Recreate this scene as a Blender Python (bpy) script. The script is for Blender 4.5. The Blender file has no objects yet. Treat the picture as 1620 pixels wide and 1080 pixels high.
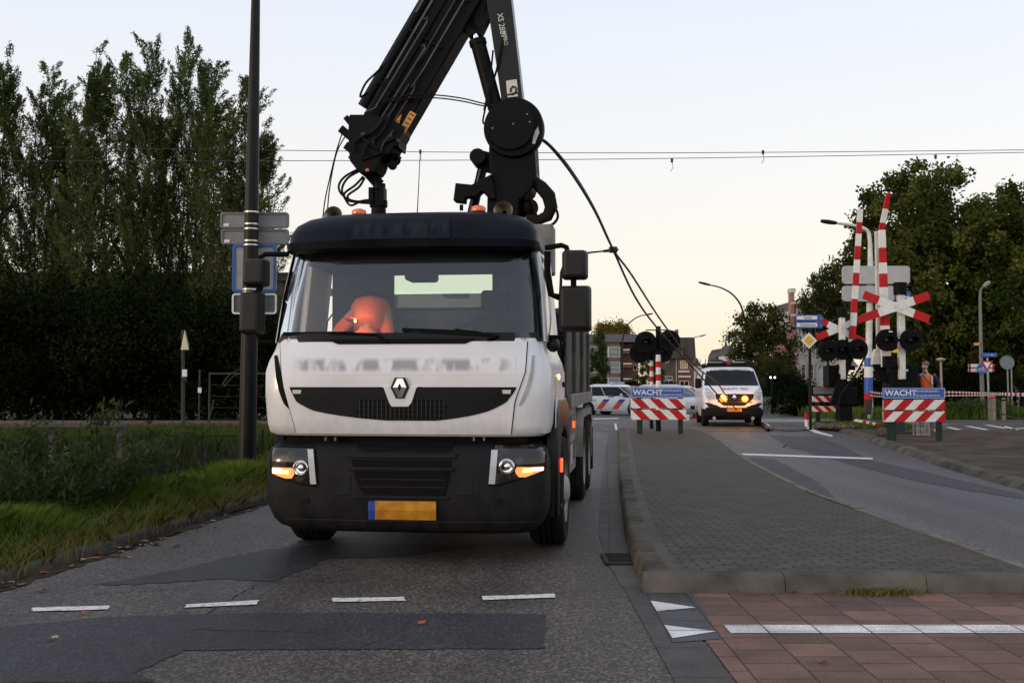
import bpy, bmesh, math, random
import numpy as np
from mathutils import Vector, Matrix
R = math.radians
sc = bpy.context.scene
COL = sc.collection
# ---------------------------------------------------------------- camera
FPX, HZ, CAMH = 1650.0, 608.0, 1.55
PITCH = math.atan((HZ - 540) / FPX)
cam_d = bpy.data.cameras.new('camera'); cam = bpy.data.objects.new('camera', cam_d); COL.objects.link(cam)
cam_d.sensor_width = 36; cam_d.lens = FPX / 1620 * 36; cam_d.clip_end = 6000; cam_d.clip_start = .05
cam.location = (0, 0, CAMH); cam.rotation_euler = (R(90) + PITCH, 0, 0)
sc.camera = cam
# ---------------------------------------------------------------- world, sun, exposure
SUN_EL, SUN_AZ = R(5.0), R(-118)          # azimuth from +Y (clockwise positive): the sun is low on the left, a little behind
w = bpy.data.worlds.new('World'); sc.world = w; w.use_nodes = True
nt = w.node_tree; nt.nodes.clear()
def wn(t): return nt.nodes.new(t)
wo = wn('ShaderNodeOutputWorld'); bg = wn('ShaderNodeBackground'); sky = wn('ShaderNodeTexSky')
sky.sky_type = 'NISHITA'; sky.sun_disc = False; sky.sun_elevation = SUN_EL; sky.sun_rotation = SUN_AZ
sky.altitude = 0; sky.air_density = 1.0; sky.dust_density = 1.6; sky.ozone_density = 1.5
hsv = wn('ShaderNodeHueSaturation'); hsv.inputs['Saturation'].default_value = .55
tc = wn('ShaderNodeTexCoord'); sep = wn('ShaderNodeSeparateXYZ'); ramp = wn('ShaderNodeValToRGB'); mx = wn('ShaderNodeMix'); mx.data_type = 'RGBA'
# a thin even veil of high cloud, warm near the horizon, over the clear sky
cr = ramp.color_ramp
cr.elements[0].position = 0.0; cr.elements[0].color = (8.3, 7.0, 4.8, 1)
cr.elements[1].position = .60; cr.elements[1].color = (5.65, 6.05, 7.2, 1)
for p_, c_ in ((.09, (8.0, 7.4, 6.4, 1)), (.19, (7.6, 7.4, 7.25, 1)), (.34, (6.75, 7.05, 7.8, 1))):
    e_ = cr.elements.new(p_); e_.color = c_
nt.links.new(tc.outputs['Generated'], sep.inputs[0]); nt.links.new(sep.outputs['Z'], ramp.inputs[0])
nt.links.new(sky.outputs[0], hsv.inputs['Color'])
mx.inputs[0].default_value = .72
# sky brightened behind the viewer, out of view, to add light on front-facing surfaces
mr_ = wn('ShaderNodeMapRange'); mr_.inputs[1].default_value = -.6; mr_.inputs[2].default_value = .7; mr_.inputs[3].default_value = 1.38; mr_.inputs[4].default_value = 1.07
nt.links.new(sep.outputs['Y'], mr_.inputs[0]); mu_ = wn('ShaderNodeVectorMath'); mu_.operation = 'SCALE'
nt.links.new(hsv.outputs[0], mx.inputs[6]); nt.links.new(ramp.outputs[0], mx.inputs[7])
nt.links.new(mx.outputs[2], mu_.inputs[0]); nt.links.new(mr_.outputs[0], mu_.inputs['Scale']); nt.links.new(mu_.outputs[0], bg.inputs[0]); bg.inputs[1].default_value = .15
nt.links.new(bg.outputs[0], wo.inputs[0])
sun_d = bpy.data.lights.new('sun', 'SUN'); sun = bpy.data.objects.new('sun', sun_d); COL.objects.link(sun)
sun_d.energy = 1.1; sun_d.angle = R(9); sun_d.color = (1, .66, .42)
sv = Vector((math.sin(SUN_AZ) * math.cos(SUN_EL), math.cos(SUN_AZ) * math.cos(SUN_EL), math.sin(SUN_EL)))
sun.rotation_euler = sv.to_track_quat('Z', 'Y').to_euler(); sun.location = (-30, -20, 40)
sc.view_settings.view_transform = 'Standard'; sc.view_settings.look = 'None'
sc.view_settings.exposure = 0.0; sc.view_settings.gamma = 1.0
# ---------------------------------------------------------------- terrain and pixel helpers
YS = [-60, -20, 0, 6, 9, 12, 14, 16, 18, 20, 22, 24, 26, 28, 30, 32, 34, 36, 38, 40, 42, 44, 47, 50, 55, 60, 70, 85, 110, 150, 220, 400, 900, 2500]
def _sm(a, b, t):
    t = max(0, min(1, (t - a) / (b - a))); return t * t * (3 - 2 * t)
ZS = [.17 * _sm(15, 29, y) * (1 - _sm(37, 52, y)) for y in YS]
def zg(y): return float(np.interp(y, YS, ZS))
FW = Vector((0, math.cos(PITCH), math.sin(PITCH))); UP = Vector((0, -math.sin(PITCH), math.cos(PITCH)))
def ray(px, py): return FW * FPX + Vector((1, 0, 0)) * (px - 810) + UP * (540 - py)
def P(px, py, Y):                                   # point seen at a pixel at distance Y
    d = ray(px, py); return Vector((0, 0, CAMH)) + d * (Y / d.y)
def G(px, py, off=0.0):                             # point of the ground seen at a pixel
    d = ray(px, py); z = off
    for _ in range(12):
        t = (z - CAMH) / d.z; y = d.y * t; z = zg(y) + off
    t = (z - CAMH) / d.z
    return Vector((d.x * t, d.y * t, z))
def on(x, y, off=0.0): return Vector((x, y, zg(y) + off))
def SX(px, Y): return (px - 810) / FPX * Y          # world x of a pixel column at distance Y
def SZ(py, Y): return P(810, py, Y).z
# ---------------------------------------------------------------- materials
MATS = {}
def pm(name, col, rough=.6, metal=0., var=.12, scale=6., bump=0., bscale=40., spec=.5, coat=0., col2=None, emit=None, estr=0., alpha=None, detail=5., ramp=(.35, .65)):
    if name in MATS: return MATS[name]
    m = bpy.data.materials.new(name); m.use_nodes = True; MATS[name] = m
    n = m.node_tree.nodes; L = m.node_tree.links; b = n['Principled BSDF']
    b.inputs['Roughness'].default_value = rough; b.inputs['Metallic'].default_value = metal
    b.inputs['Specular IOR Level'].default_value = spec; b.inputs['Coat Weight'].default_value = coat
    co = n.new('ShaderNodeTexCoord')
    if var or col2:
        nz = n.new('ShaderNodeTexNoise'); nz.inputs['Scale'].default_value = scale; nz.inputs['Detail'].default_value = detail
        L.new(co.outputs['Object'], nz.inputs['Vector'])
        rp = n.new('ShaderNodeValToRGB'); L.new(nz.outputs['Fac'], rp.inputs[0])
        c2 = col2 or tuple(min(1, c * (1 + var)) for c in col)
        c1 = col if col2 else tuple(c * (1 - var) for c in col)
        rp.color_ramp.elements[0].color = (*c1, 1); rp.color_ramp.elements[1].color = (*c2, 1)
        rp.color_ramp.elements[0].position, rp.color_ramp.elements[1].position = ramp
        L.new(rp.outputs[0], b.inputs['Base Color'])
        rr = n.new('ShaderNodeMapRange'); rr.inputs[3].default_value = max(0, rough - .08); rr.inputs[4].default_value = min(1, rough + .08)
        L.new(nz.outputs['Fac'], rr.inputs[0]); L.new(rr.outputs[0], b.inputs['Roughness'])
    else: b.inputs['Base Color'].default_value = (*col, 1)
    if bump:
        nb = n.new('ShaderNodeTexNoise'); nb.inputs['Scale'].default_value = bscale; nb.inputs['Detail'].default_value = 6
        L.new(co.outputs['Object'], nb.inputs['Vector'])
        bp = n.new('ShaderNodeBump'); bp.inputs['Strength'].default_value = bump; bp.inputs['Distance'].default_value = .02
        L.new(nb.outputs['Fac'], bp.inputs['Height']); L.new(bp.outputs[0], b.inputs['Normal'])
    if emit: b.inputs['Emission Color'].default_value = (*emit, 1); b.inputs['Emission Strength'].default_value = estr
    if alpha is not None: b.inputs['Alpha'].default_value = alpha
    return m
def glass(name, tint=(.8, .85, .85), rough=.02, refl=.9, ior=1.45):
    if name in MATS: return MATS[name]
    m = bpy.data.materials.new(name); m.use_nodes = True; MATS[name] = m
    n = m.node_tree.nodes; L = m.node_tree.links; n.clear()
    o = n.new('ShaderNodeOutputMaterial'); t = n.new('ShaderNodeBsdfTransparent'); g = n.new('ShaderNodeBsdfGlossy'); mxs = n.new('ShaderNodeMixShader'); f = n.new('ShaderNodeFresnel')
    f.inputs[0].default_value = ior
    t.inputs[0].default_value = (*tint, 1); g.inputs['Roughness'].default_value = rough; g.inputs[0].default_value = (refl, refl, refl, 1)
    L.new(f.outputs[0], mxs.inputs[0]); L.new(t.outputs[0], mxs.inputs[1]); L.new(g.outputs[0], mxs.inputs[2]); L.new(mxs.outputs[0], o.inputs[0])
    return m
def emis(name, col, s): return pm(name, col, rough=.3, var=0, emit=col, estr=s)
def leafmat(name, c1, c2, scale=.6, trans=.25):
    if name in MATS: return MATS[name]
    m = bpy.data.materials.new(name); m.use_nodes = True; MATS[name] = m
    n = m.node_tree.nodes; L = m.node_tree.links; n.clear()
    o = n.new('ShaderNodeOutputMaterial'); d = n.new('ShaderNodeBsdfDiffuse'); t = n.new('ShaderNodeBsdfTranslucent'); mxs = n.new('ShaderNodeMixShader'); mxs.inputs[0].default_value = trans
    co = n.new('ShaderNodeTexCoord'); nz = n.new('ShaderNodeTexNoise'); nz.inputs['Scale'].default_value = scale; nz.inputs['Detail'].default_value = 6; nz.inputs['Roughness'].default_value = .7
    rp = n.new('ShaderNodeValToRGB'); rp.color_ramp.elements[0].color = (*c1, 1); rp.color_ramp.elements[1].color = (*c2, 1)
    rp.color_ramp.elements[0].position = .35; rp.color_ramp.elements[1].position = .68
    L.new(co.outputs['Object'], nz.inputs['Vector']); L.new(nz.outputs['Fac'], rp.inputs[0])
    for s in (d, t): L.new(rp.outputs[0], s.inputs[0])
    L.new(d.outputs[0], mxs.inputs[1]); L.new(t.outputs[0], mxs.inputs[2]); L.new(mxs.outputs[0], o.inputs[0])
    return m
# ---------------------------------------------------------------- objects
def tag(o, label=None, cat=None, group=None, kind=None):
    if label: o['label'] = label
    if cat: o['category'] = cat
    if group: o['group'] = group
    if kind: o['kind'] = kind
    return o
def thing(name, label, cat, loc=(0, 0, 0), rz=0, group=None):
    o = bpy.data.objects.new(name, None); COL.objects.link(o); o.empty_display_size = .2
    o.location = loc; o.rotation_euler = (0, 0, rz)
    return tag(o, label, cat, group)
def wmat(o):
    m = o.matrix_basis.copy()
    while o.parent is not None: o = o.parent; m = o.matrix_basis @ m
    return m
def copy_tree(o, parent=None):
    c = o.copy(); COL.objects.link(c); c.parent = parent
    for ch in list(o.children): copy_tree(ch, c)
    return c
def frame(d, up=None):
    d = Vector(d).normalized(); up = Vector(up) if up is not None else (Vector((0, 0, 1)) if abs(d.z) < .95 else Vector((0, 1, 0)))
    x = d.cross(up).normalized(); y = x.cross(d).normalized()
    return x, y, d
class MB:
    def __init__(s): s.v = []; s.f = []; s.m = []; s.mats = []; s.cur = 0; s.smooth = []
    def mat(s, m):
        if m not in s.mats: s.mats.append(m)
        s.cur = s.mats.index(m); return s
    def face(s, idx): s.f.append(tuple(idx)); s.m.append(s.cur)
    def pts(s, ps):
        b = len(s.v); s.v += [tuple(p) for p in ps]; return b
    def poly(s, ps):
        b = s.pts(ps); s.face(range(b, b + len(ps))); return s
    def box(s, c, d, M=None):
        x, y, z = (q / 2 for q in d); c = Vector(c)
        ps = [Vector((a * x, b_ * y, e * z)) for e in (-1, 1) for b_ in (-1, 1) for a in (-1, 1)]
        b = s.pts([c + ((M @ q) if M is not None else q) for q in ps])
        for q in ((0, 2, 3, 1), (4, 5, 7, 6), (0, 1, 5, 4), (2, 6, 7, 3), (0, 4, 6, 2), (1, 3, 7, 5)): s.face(b + i for i in q)
        return s
    def box2(s, p0, p1): return s.box([(a + b) / 2 for a, b in zip(p0, p1)], [abs(b - a) for a, b in zip(p0, p1)])
    def beam(s, p0, p1, w, h, up=None, w1=None, h1=None):
        p0, p1 = Vector(p0), Vector(p1); x, y, d = frame(p1 - p0, up); w1 = w if w1 is None else w1; h1 = h if h1 is None else h1
        ps = [p + x * (a * ww / 2) + y * (b_ * hh / 2) for p, ww, hh in ((p0, w, h), (p1, w1, h1)) for a, b_ in ((-1, -1), (1, -1), (1, 1), (-1, 1))]
        b = s.pts(ps); s.face((b + 3, b + 2, b + 1, b)); s.face((b + 4, b + 5, b + 6, b + 7))
        for i in range(4): j = (i + 1) % 4; s.face((b + i, b + j, b + 4 + j, b + 4 + i))
        return s
    def loft(s, rings, closed=True, cap=True):
        n = len(rings[0]); bs = [s.pts(r) for r in rings]
        for a, b in zip(bs, bs[1:]):
            for i in range(n if closed else n - 1):
                j = (i + 1) % n; s.face((a + i, a + j, b + j, b + i))
        if cap and closed: s.face(range(bs[0] + n - 1, bs[0] - 1, -1)); s.face(range(bs[-1], bs[-1] + n))
        return s
    def tube(s, pts, r, n=8, cap=True):
        pts = [Vector(p) for p in pts]; rs = r if isinstance(r, (list, tuple)) else [r] * len(pts); rings = []; x = None
        for i, p in enumerate(pts):
            d = (pts[min(i + 1, len(pts) - 1)] - pts[max(i - 1, 0)]).normalized()
            if x is None: x, y, _ = frame(d)
            else:
                x = (x - d * x.dot(d)).normalized(); y = d.cross(x)
            y = d.cross(x)
            rings.append([p + x * (math.cos(t) * rs[i]) + y * (math.sin(t) * rs[i]) for t in (2 * math.pi * k / n for k in range(n))])
        return s.loft(rings, cap=cap)
    def cyl(s, p0, p1, r0, r1=None, n=16): return s.tube([p0, p1], [r0, r0 if r1 is None else r1], n)
    def lathe(s, prof, o=(0, 0, 0), axis=(0, 0, 1), n=24, cap=True):   # prof: (radius, height)
        x, y, d = frame(axis); o = Vector(o)
        return s.loft([[o + d * h + x * (math.cos(t) * max(r, 1e-4)) + y * (math.sin(t) * max(r, 1e-4)) for t in (2 * math.pi * k / n for k in range(n))] for r, h in prof], cap=cap)
    def prism(s, poly, f0, f1):   # poly of 2d points; f0/f1 turn (a,b) into 3d points of the two faces
        return s.loft([[f0(a, b) for a, b in poly], [f1(a, b) for a, b in poly]])
    def prismY(s, poly, y0, y1):   # poly in (x,z)
        return s.prism(poly, lambda a, b: (a, y0, b), lambda a, b: (a, y1, b))
    def prismX(s, poly, x0, x1):   # poly in (y,z)
        return s.prism(poly, lambda a, b: (x0, a, b), lambda a, b: (x1, a, b))
    def prismZ(s, poly, z0, z1): return s.prism(poly, lambda a, b: (a, b, z0), lambda a, b: (a, b, z1))
    def ell(s, c, r, n=16, m=10, M=None):
        c = Vector(c); r = Vector((r, r, r)) if not hasattr(r, '__len__') else Vector(r); rings = []
        for i in range(m + 1):
            ph = -math.pi / 2 + math.pi * i / m; k = max(math.cos(ph), 1e-3)
            ring = []
            for j in range(n):
                q = Vector((math.cos(2 * math.pi * j / n) * k * r.x, math.sin(2 * math.pi * j / n) * k * r.y, math.sin(ph) * r.z))
                ring.append(c + (M @ q if M is not None else q))
            rings.append(ring)
        return s.loft(rings)
    def build(s, name, mat=None, parent=None, world=False, smooth=30, bevel=0, origin=None, segs=2, subsurf=0):
        V = s.v
        if world and parent is not None:
            mi = wmat(parent).inverted(); V = [tuple(mi @ Vector(p)) for p in V]
        if origin is not None: o_ = Vector(origin); V = [tuple(Vector(p) - o_) for p in V]
        me = bpy.data.meshes.new(name); me.from_pydata(V, [], s.f); me.update()
        bm = bmesh.new(); bm.from_mesh(me); bmesh.ops.recalc_face_normals(bm, faces=bm.faces); bm.to_mesh(me); bm.free()
        for m in (s.mats or ([mat] if mat else [])): me.materials.append(m)
        if s.mats: me.polygons.foreach_set('material_index', s.m)
        if smooth:
            me.polygons.foreach_set('use_smooth', [True] * len(me.polygons))
            if smooth < 180: me.set_sharp_from_angle(angle=R(smooth))
        o = bpy.data.objects.new(name, me); COL.objects.link(o)
        if parent is not None: o.parent = parent
        if origin is not None: o.location = origin
        if bevel:
            b = o.modifiers.new('bevel', 'BEVEL'); b.width = bevel; b.segments = segs; b.limit_method = 'ANGLE'; b.angle_limit = R(40)
        if subsurf:
            b = o.modifiers.new('sub', 'SUBSURF'); b.levels = b.render_levels = subsurf
        return o
def text(name, body, size, mat, parent, M, align='CENTER', extrude=.002, sx=1.0, bold=0.0):
    c = bpy.data.curves.new(name, 'FONT'); c.body = body; c.size = size; c.align_x = align; c.align_y = 'CENTER'; c.extrude = extrude; c.offset = bold; c.resolution_u = 4
    t = bpy.data.objects.new('tmp', c); COL.objects.link(t); dg = bpy.context.evaluated_depsgraph_get()
    me = bpy.data.meshes.new_from_object(t.evaluated_get(dg)); bpy.data.objects.remove(t); me.name = name
    me.materials.clear(); me.materials.append(mat); o = bpy.data.objects.new(name, me); COL.objects.link(o); o.parent = parent
    o.matrix_basis = M @ Matrix.Diagonal((sx, 1, 1, 1)); return o
def face_cam(loc, rz=0, roll=0, tilt=0):   # matrix for lettering standing upright and facing -y, turned by rz
    return Matrix.Translation(loc) @ Matrix.Rotation(rz, 4, 'Z') @ Matrix.Rotation(R(90) + tilt, 4, 'X') @ Matrix.Rotation(roll, 4, 'Z')
def arc(c, r, a0, a1, n, f):
    return [f(c[0] + r * math.cos(R(a0 + (a1 - a0) * i / n)), c[1] + r * math.sin(R(a0 + (a1 - a0) * i / n))) for i in range(n + 1)]
def clipY(poly, y0, y1):
    for yy, keep in ((y0, 1), (y1, -1)):
        out = []
        for i, p in enumerate(poly):
            q = poly[(i + 1) % len(poly)]; a, b = (p[1] - yy) * keep, (q[1] - yy) * keep
            if a >= 0: out.append(p)
            if (a >= 0) != (b >= 0):
                t = a / (a - b); out.append((p[0] + (q[0] - p[0]) * t, p[1] + (q[1] - p[1]) * t))
        poly = out
        if len(poly) < 3: return []
    return poly
def sheet_into(mb, poly, off):
    poly = [(p[0], p[1]) for p in poly]
    lo, hi = min(p[1] for p in poly), max(p[1] for p in poly)
    cuts = [y for y in YS if lo < y < hi]; cuts = [lo] + cuts + [hi]
    for a, b in zip(cuts, cuts[1:]):
        q = clipY(poly, a, b)
        if len(q) >= 3: mb.poly([(x, y, zg(y) + off) for x, y in q])
def sheet(name, polys, off, mat, parent=None, kind='structure', **k):
    mb = MB()
    for p in polys: sheet_into(mb, p, off)
    o = mb.build(name, mat, parent, smooth=0)
    if kind and parent is None: o['kind'] = kind
    return o
rng = np.random.default_rng(7)
random.seed(7)
def np_mesh(name, V, F, mat, parent=None, smooth=False):
    """V (n,3) array, F (m,k) array of equal-sized faces"""
    me = bpy.data.meshes.new(name); k = F.shape[1]
    me.vertices.add(len(V)); me.vertices.foreach_set('co', np.asarray(V, np.float32).ravel())
    me.loops.add(F.size); me.loops.foreach_set('vertex_index', np.asarray(F, np.int32).ravel())
    me.polygons.add(len(F)); me.polygons.foreach_set('loop_start', np.arange(0, F.size, k, dtype=np.int32))
    me.update(calc_edges=True); me.validate()
    me.materials.append(mat); o = bpy.data.objects.new(name, me); COL.objects.link(o)
    if parent is not None: o.parent = parent
    return o
# ================================================================ ground, roads, kerbs
def xl(y): return -3.96 + .12 * (y - 8.07)                      # left edge of the carriageway
def ditch(x, y):
    dl = xl(y) - x
    if y > 60: return -.02
    if dl < 0: return -.02
    k = _sm(24, 20.5, y) if False else 1 - _sm(20, 23.5, y)
    rise = .16 * _sm(.1, .9, dl) * (1 - .6 * _sm(24, 30, y))
    return rise - k * .95 * _sm(1.35, 3.1, dl) * (1 - _sm(6.5, 9.5, dl) * .75) - .02
def asphalt(name, c1, c2, stone, rough=.62, bump=.5):
    m = pm(name, c1, rough=rough, var=0, spec=.35); n = m.node_tree.nodes; L = m.node_tree.links; b = n['Principled BSDF']
    co = n['Texture Coordinate']
    n1 = n.new('ShaderNodeTexNoise'); n1.inputs['Scale'].default_value = .55; n1.inputs['Detail'].default_value = 8; n1.inputs['Roughness'].default_value = .65
    n2 = n.new('ShaderNodeTexVoronoi'); n2.inputs['Scale'].default_value = 62
    n3 = n.new('ShaderNodeTexNoise'); n3.inputs['Scale'].default_value = 120; n3.inputs['Detail'].default_value = 3
    for q in (n1, n2, n3): L.new(co.outputs['Object'], q.inputs['Vector'])
    r1 = n.new('ShaderNodeValToRGB'); r1.color_ramp.elements[0].color = (*c1, 1); r1.color_ramp.elements[1].color = (*c2, 1)
    r1.color_ramp.elements[0].position = .38; r1.color_ramp.elements[1].position = .62; L.new(n1.outputs['Fac'], r1.inputs[0])
    r2 = n.new('ShaderNodeValToRGB'); r2.color_ramp.elements[0].position = .45; r2.color_ramp.elements[1].position = .92
    r2.color_ramp.elements[0].color = (.55, .55, .55, 1); r2.color_ramp.elements[1].color = (*stone, 1); L.new(n2.outputs['Color'], r2.inputs[0])
    mm = n.new('ShaderNodeMix'); mm.data_type = 'RGBA'; mm.blend_type = 'MULTIPLY'; mm.inputs[0].default_value = 1
    L.new(r1.outputs[0], mm.inputs[6]); L.new(r2.outputs[0], mm.inputs[7]); L.new(mm.outputs[2], b.inputs['Base Color'])
    mp = n.new('ShaderNodeMapping'); mp.inputs['Rotation'].default_value = (0, 0, R(7)); mp.inputs['Scale'].default_value = (1.5, .12, 1); L.new(co.outputs['Object'], mp.inputs[0])
    n4 = n.new('ShaderNodeTexNoise'); n4.inputs['Scale'].default_value = 1.1; n4.inputs['Detail'].default_value = 5; L.new(mp.outputs[0], n4.inputs['Vector'])
    r4 = n.new('ShaderNodeValToRGB'); r4.color_ramp.elements[0].position = .32; r4.color_ramp.elements[1].position = .66; r4.color_ramp.elements[0].color = (.70, .68, .66, 1); r4.color_ramp.elements[1].color = (1.25, 1.22, 1.2, 1); L.new(n4.outputs['Fac'], r4.inputs[0])
    m4 = n.new('ShaderNodeMix'); m4.data_type = 'RGBA'; m4.blend_type = 'MULTIPLY'; m4.inputs[0].default_value = 1; L.new(mm.outputs[2], m4.inputs[6]); L.new(r4.outputs[0], m4.inputs[7]); L.new(m4.outputs[2], b.inputs['Base Color'])
    ad = n.new('ShaderNodeMath'); ad.operation = 'ADD'; L.new(n2.outputs['Distance'], ad.inputs[0]); L.new(n3.outputs['Fac'], ad.inputs[1])
    bp = n.new('ShaderNodeBump'); bp.inputs['Strength'].default_value = bump; bp.inputs['Distance'].default_value = .006
    L.new(ad.outputs[0], bp.inputs['Height']); L.new(bp.outputs[0], b.inputs['Normal'])
    mr = n.new('ShaderNodeMapRange'); mr.inputs[3].default_value = rough - .12; mr.inputs[4].default_value = rough + .12
    L.new(n1.outputs['Fac'], mr.inputs[0]); L.new(mr.outputs[0], b.inputs['Roughness'])
    return m
M_asph = asphalt('asphalt', (.042, .037, .033), (.066, .059, .053), (2.5, 2.32, 2.2))
M_asph2 = asphalt('asphalt_smooth', (.036, .034, .034), (.054, .051, .050), (2.3, 2.25, 2.2), rough=.56, bump=.3)
M_patch = asphalt('asphalt_new', (.014, .014, .016), (.026, .025, .028), (2.0, 2.0, 2.0), rough=.66, bump=.22)
M_mark = pm('road_paint', (.62, .61, .58), rough=.6, col2=(.16, .15, .14), scale=22, ramp=(.48, .74), detail=8, bump=.2, bscale=90)
M_earth = pm('earth', (.018, .022, .010), rough=.95, col2=(.045, .045, .02), scale=1.4, bump=.8, bscale=9)
M_kerb = pm('kerb_concrete', (.036, .031, .022), rough=.85, spec=.2, col2=(.105, .094, .075), scale=2.6, bump=.5, bscale=60, detail=9)
M_gut = pm('gutter_concrete', (.075, .07, .062), rough=.8, col2=(.125, .118, .105), scale=5, bump=.4, bscale=80)
def tiles(name, cols, w_, h_, mort, mcol, rot, off=.5, rough=.75, bump=.6, moss=None, mscale=.5, mpos=(.5, .65)):
    m = pm(name, cols[0], rough=rough, var=0, spec=.3); n = m.node_tree.nodes; L = m.node_tree.links; b = n['Principled BSDF']
    co = n['Texture Coordinate']; mp = n.new('ShaderNodeMapping'); mp.inputs['Rotation'].default_value = (0, 0, rot)
    L.new(co.outputs['Object'], mp.inputs[0]); br = n.new('ShaderNodeTexBrick'); L.new(mp.outputs[0], br.inputs['Vector'])
    br.offset = off; br.inputs['Color1'].default_value = (*cols[0], 1); br.inputs['Color2'].default_value = (*cols[1], 1); br.inputs['Mortar'].default_value = (*mcol, 1)
    br.inputs['Scale'].default_value = 1; br.inputs['Brick Width'].default_value = w_; br.inputs['Row Height'].default_value = h_
    br.inputs['Mortar Size'].default_value = mort; br.inputs['Mortar Smooth'].default_value = .3; br.inputs['Bias'].default_value = 0
    nz = n.new('ShaderNodeTexNoise'); nz.inputs['Scale'].default_value = 2.2; nz.inputs['Detail'].default_value = 9; nz.inputs['Roughness'].default_value = .7
    L.new(co.outputs['Object'], nz.inputs['Vector'])
    r = n.new('ShaderNodeValToRGB'); r.color_ramp.elements[0].color = (.62, .62, .62, 1); r.color_ramp.elements[1].color = (1.25, 1.25, 1.25, 1); L.new(nz.outputs['Fac'], r.inputs[0])
    r.color_ramp.elements[0].position = .3; r.color_ramp.elements[1].position = .7
    fn = n.new('ShaderNodeTexNoise'); fn.inputs['Scale'].default_value = 140; L.new(co.outputs['Object'], fn.inputs['Vector'])
    r3 = n.new('ShaderNodeValToRGB'); r3.color_ramp.elements[0].color = (.6, .6, .6, 1); r3.color_ramp.elements[1].color = (1.4, 1.4, 1.4, 1); L.new(fn.outputs['Fac'], r3.inputs[0])
    r3.color_ramp.elements[0].position = .35; r3.color_ramp.elements[1].position = .65
    m1 = n.new('ShaderNodeMix'); m1.data_type = 'RGBA'; m1.blend_type = 'MULTIPLY'; m1.inputs[0].default_value = 1
    m2 = n.new('ShaderNodeMix'); m2.data_type = 'RGBA'; m2.blend_type = 'MULTIPLY'; m2.inputs[0].default_value = 1
    L.new(br.outputs['Color'], m1.inputs[6]); L.new(r.outputs[0], m1.inputs[7]); L.new(m1.outputs[2], m2.inputs[6]); L.new(r3.outputs[0], m2.inputs[7])
    last = m2.outputs[2]
    if moss:
        nm = n.new('ShaderNodeTexNoise'); nm.inputs['Scale'].default_value = mscale; nm.inputs['Detail'].default_value = 8; L.new(co.outputs['Object'], nm.inputs['Vector'])
        rm = n.new('ShaderNodeMapRange'); rm.inputs[1].default_value, rm.inputs[2].default_value = mpos; 
        sy = n.new('ShaderNodeSeparateXYZ'); L.new(co.outputs['Object'], sy.inputs[0]); my = n.new('ShaderNodeMapRange'); my.inputs[1].default_value = 13; my.inputs[2].default_value = 28; my.inputs[3].default_value = -.06; my.inputs[4].default_value = .26; L.new(sy.outputs['Y'], my.inputs[0])
        ay = n.new('ShaderNodeMath'); L.new(nm.outputs['Fac'], ay.inputs[0]); L.new(my.outputs[0], ay.inputs[1]); L.new(ay.outputs[0], rm.inputs[0])
        m3 = n.new('ShaderNodeMix'); m3.data_type = 'RGBA'; L.new(rm.outputs[0], m3.inputs[0]); L.new(last, m3.inputs[6]); m3.inputs[7].default_value = (*moss, 1); last = m3.outputs[2]
    L.new(last, b.inputs['Base Color'])
    mu = n.new('ShaderNodeMath'); mu.operation = 'MULTIPLY_ADD'; mu.inputs[1].default_value = .25; L.new(fn.outputs['Fac'], mu.inputs[0])
    iv = n.new('ShaderNodeMath'); iv.operation = 'SUBTRACT'; iv.inputs[0].default_value = 1; L.new(br.outputs['Fac'], iv.inputs[1]); L.new(iv.outputs[0], mu.inputs[2])
    bp = n.new('ShaderNodeBump'); bp.inputs['Strength'].default_value = bump; bp.inputs['Distance'].default_value = .008; L.new(mu.outputs[0], bp.inputs['Height']); L.new(bp.outputs[0], b.inputs['Normal'])
    return m
M_red = tiles('red_path_tiles', ((.092, .050, .038), (.182, .098, .072)), .30, .32, .006, (.03, .02, .017), R(90), rough=.8)
M_pav = tiles('island_pavers', ((.037, .031, .023), (.066, .056, .042)), .21, .105, .013, (.010, .009, .007), 0, moss=(.046, .034, .020), mscale=.35, mpos=(.5, .72), bump=.9)
M_dirt = pm('mossy_verge', (.042, .031, .022), rough=.95, spec=.1, col2=(.084, .066, .048), scale=1.6, bump=.7, bscale=25, detail=10)
# --- terrain: one sheet out to the horizon, with the ditch on the left
xs = [-2500, -600, -200, -90, -60, -45, -35, -28, -24, -20, -17, -15] + [round(-14 + .4 * i, 2) for i in range(33)] + [-.6, 0, 3, 6, 9, 12, 16, 20, 26, 34, 45, 60, 90, 200, 600, 2500]
ys = sorted(set(YS + [7, 8, 10, 11, 13, 15, 17, 19, 21, 23, 25]))
V = np.array([(x, y, zg(y) + ditch(x, y)) for y in ys for x in xs]); nx = len(xs)
F = np.array([(j * nx + i, j * nx + i + 1, (j + 1) * nx + i + 1, (j + 1) * nx + i) for j in range(len(ys) - 1) for i in range(nx - 1)])
tag(np_mesh('ground', V, F, M_earth, smooth=True), kind='structure')
# --- carriageways
road = [[(xl(-8), -8), (9.4, -8), (9.4, 12), (9.35, 30), (xl(30), 30)], [(-8, 30), (60, 30), (60, 43.5), (-8, 43.5)],
        [(-6, 43.5), (16, 43.5), (16, 64), (-6, 64)], [(5, 64), (16, 64), (88, 400), (48, 400)]]
sheet('road', road, .0, M_asph)
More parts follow.
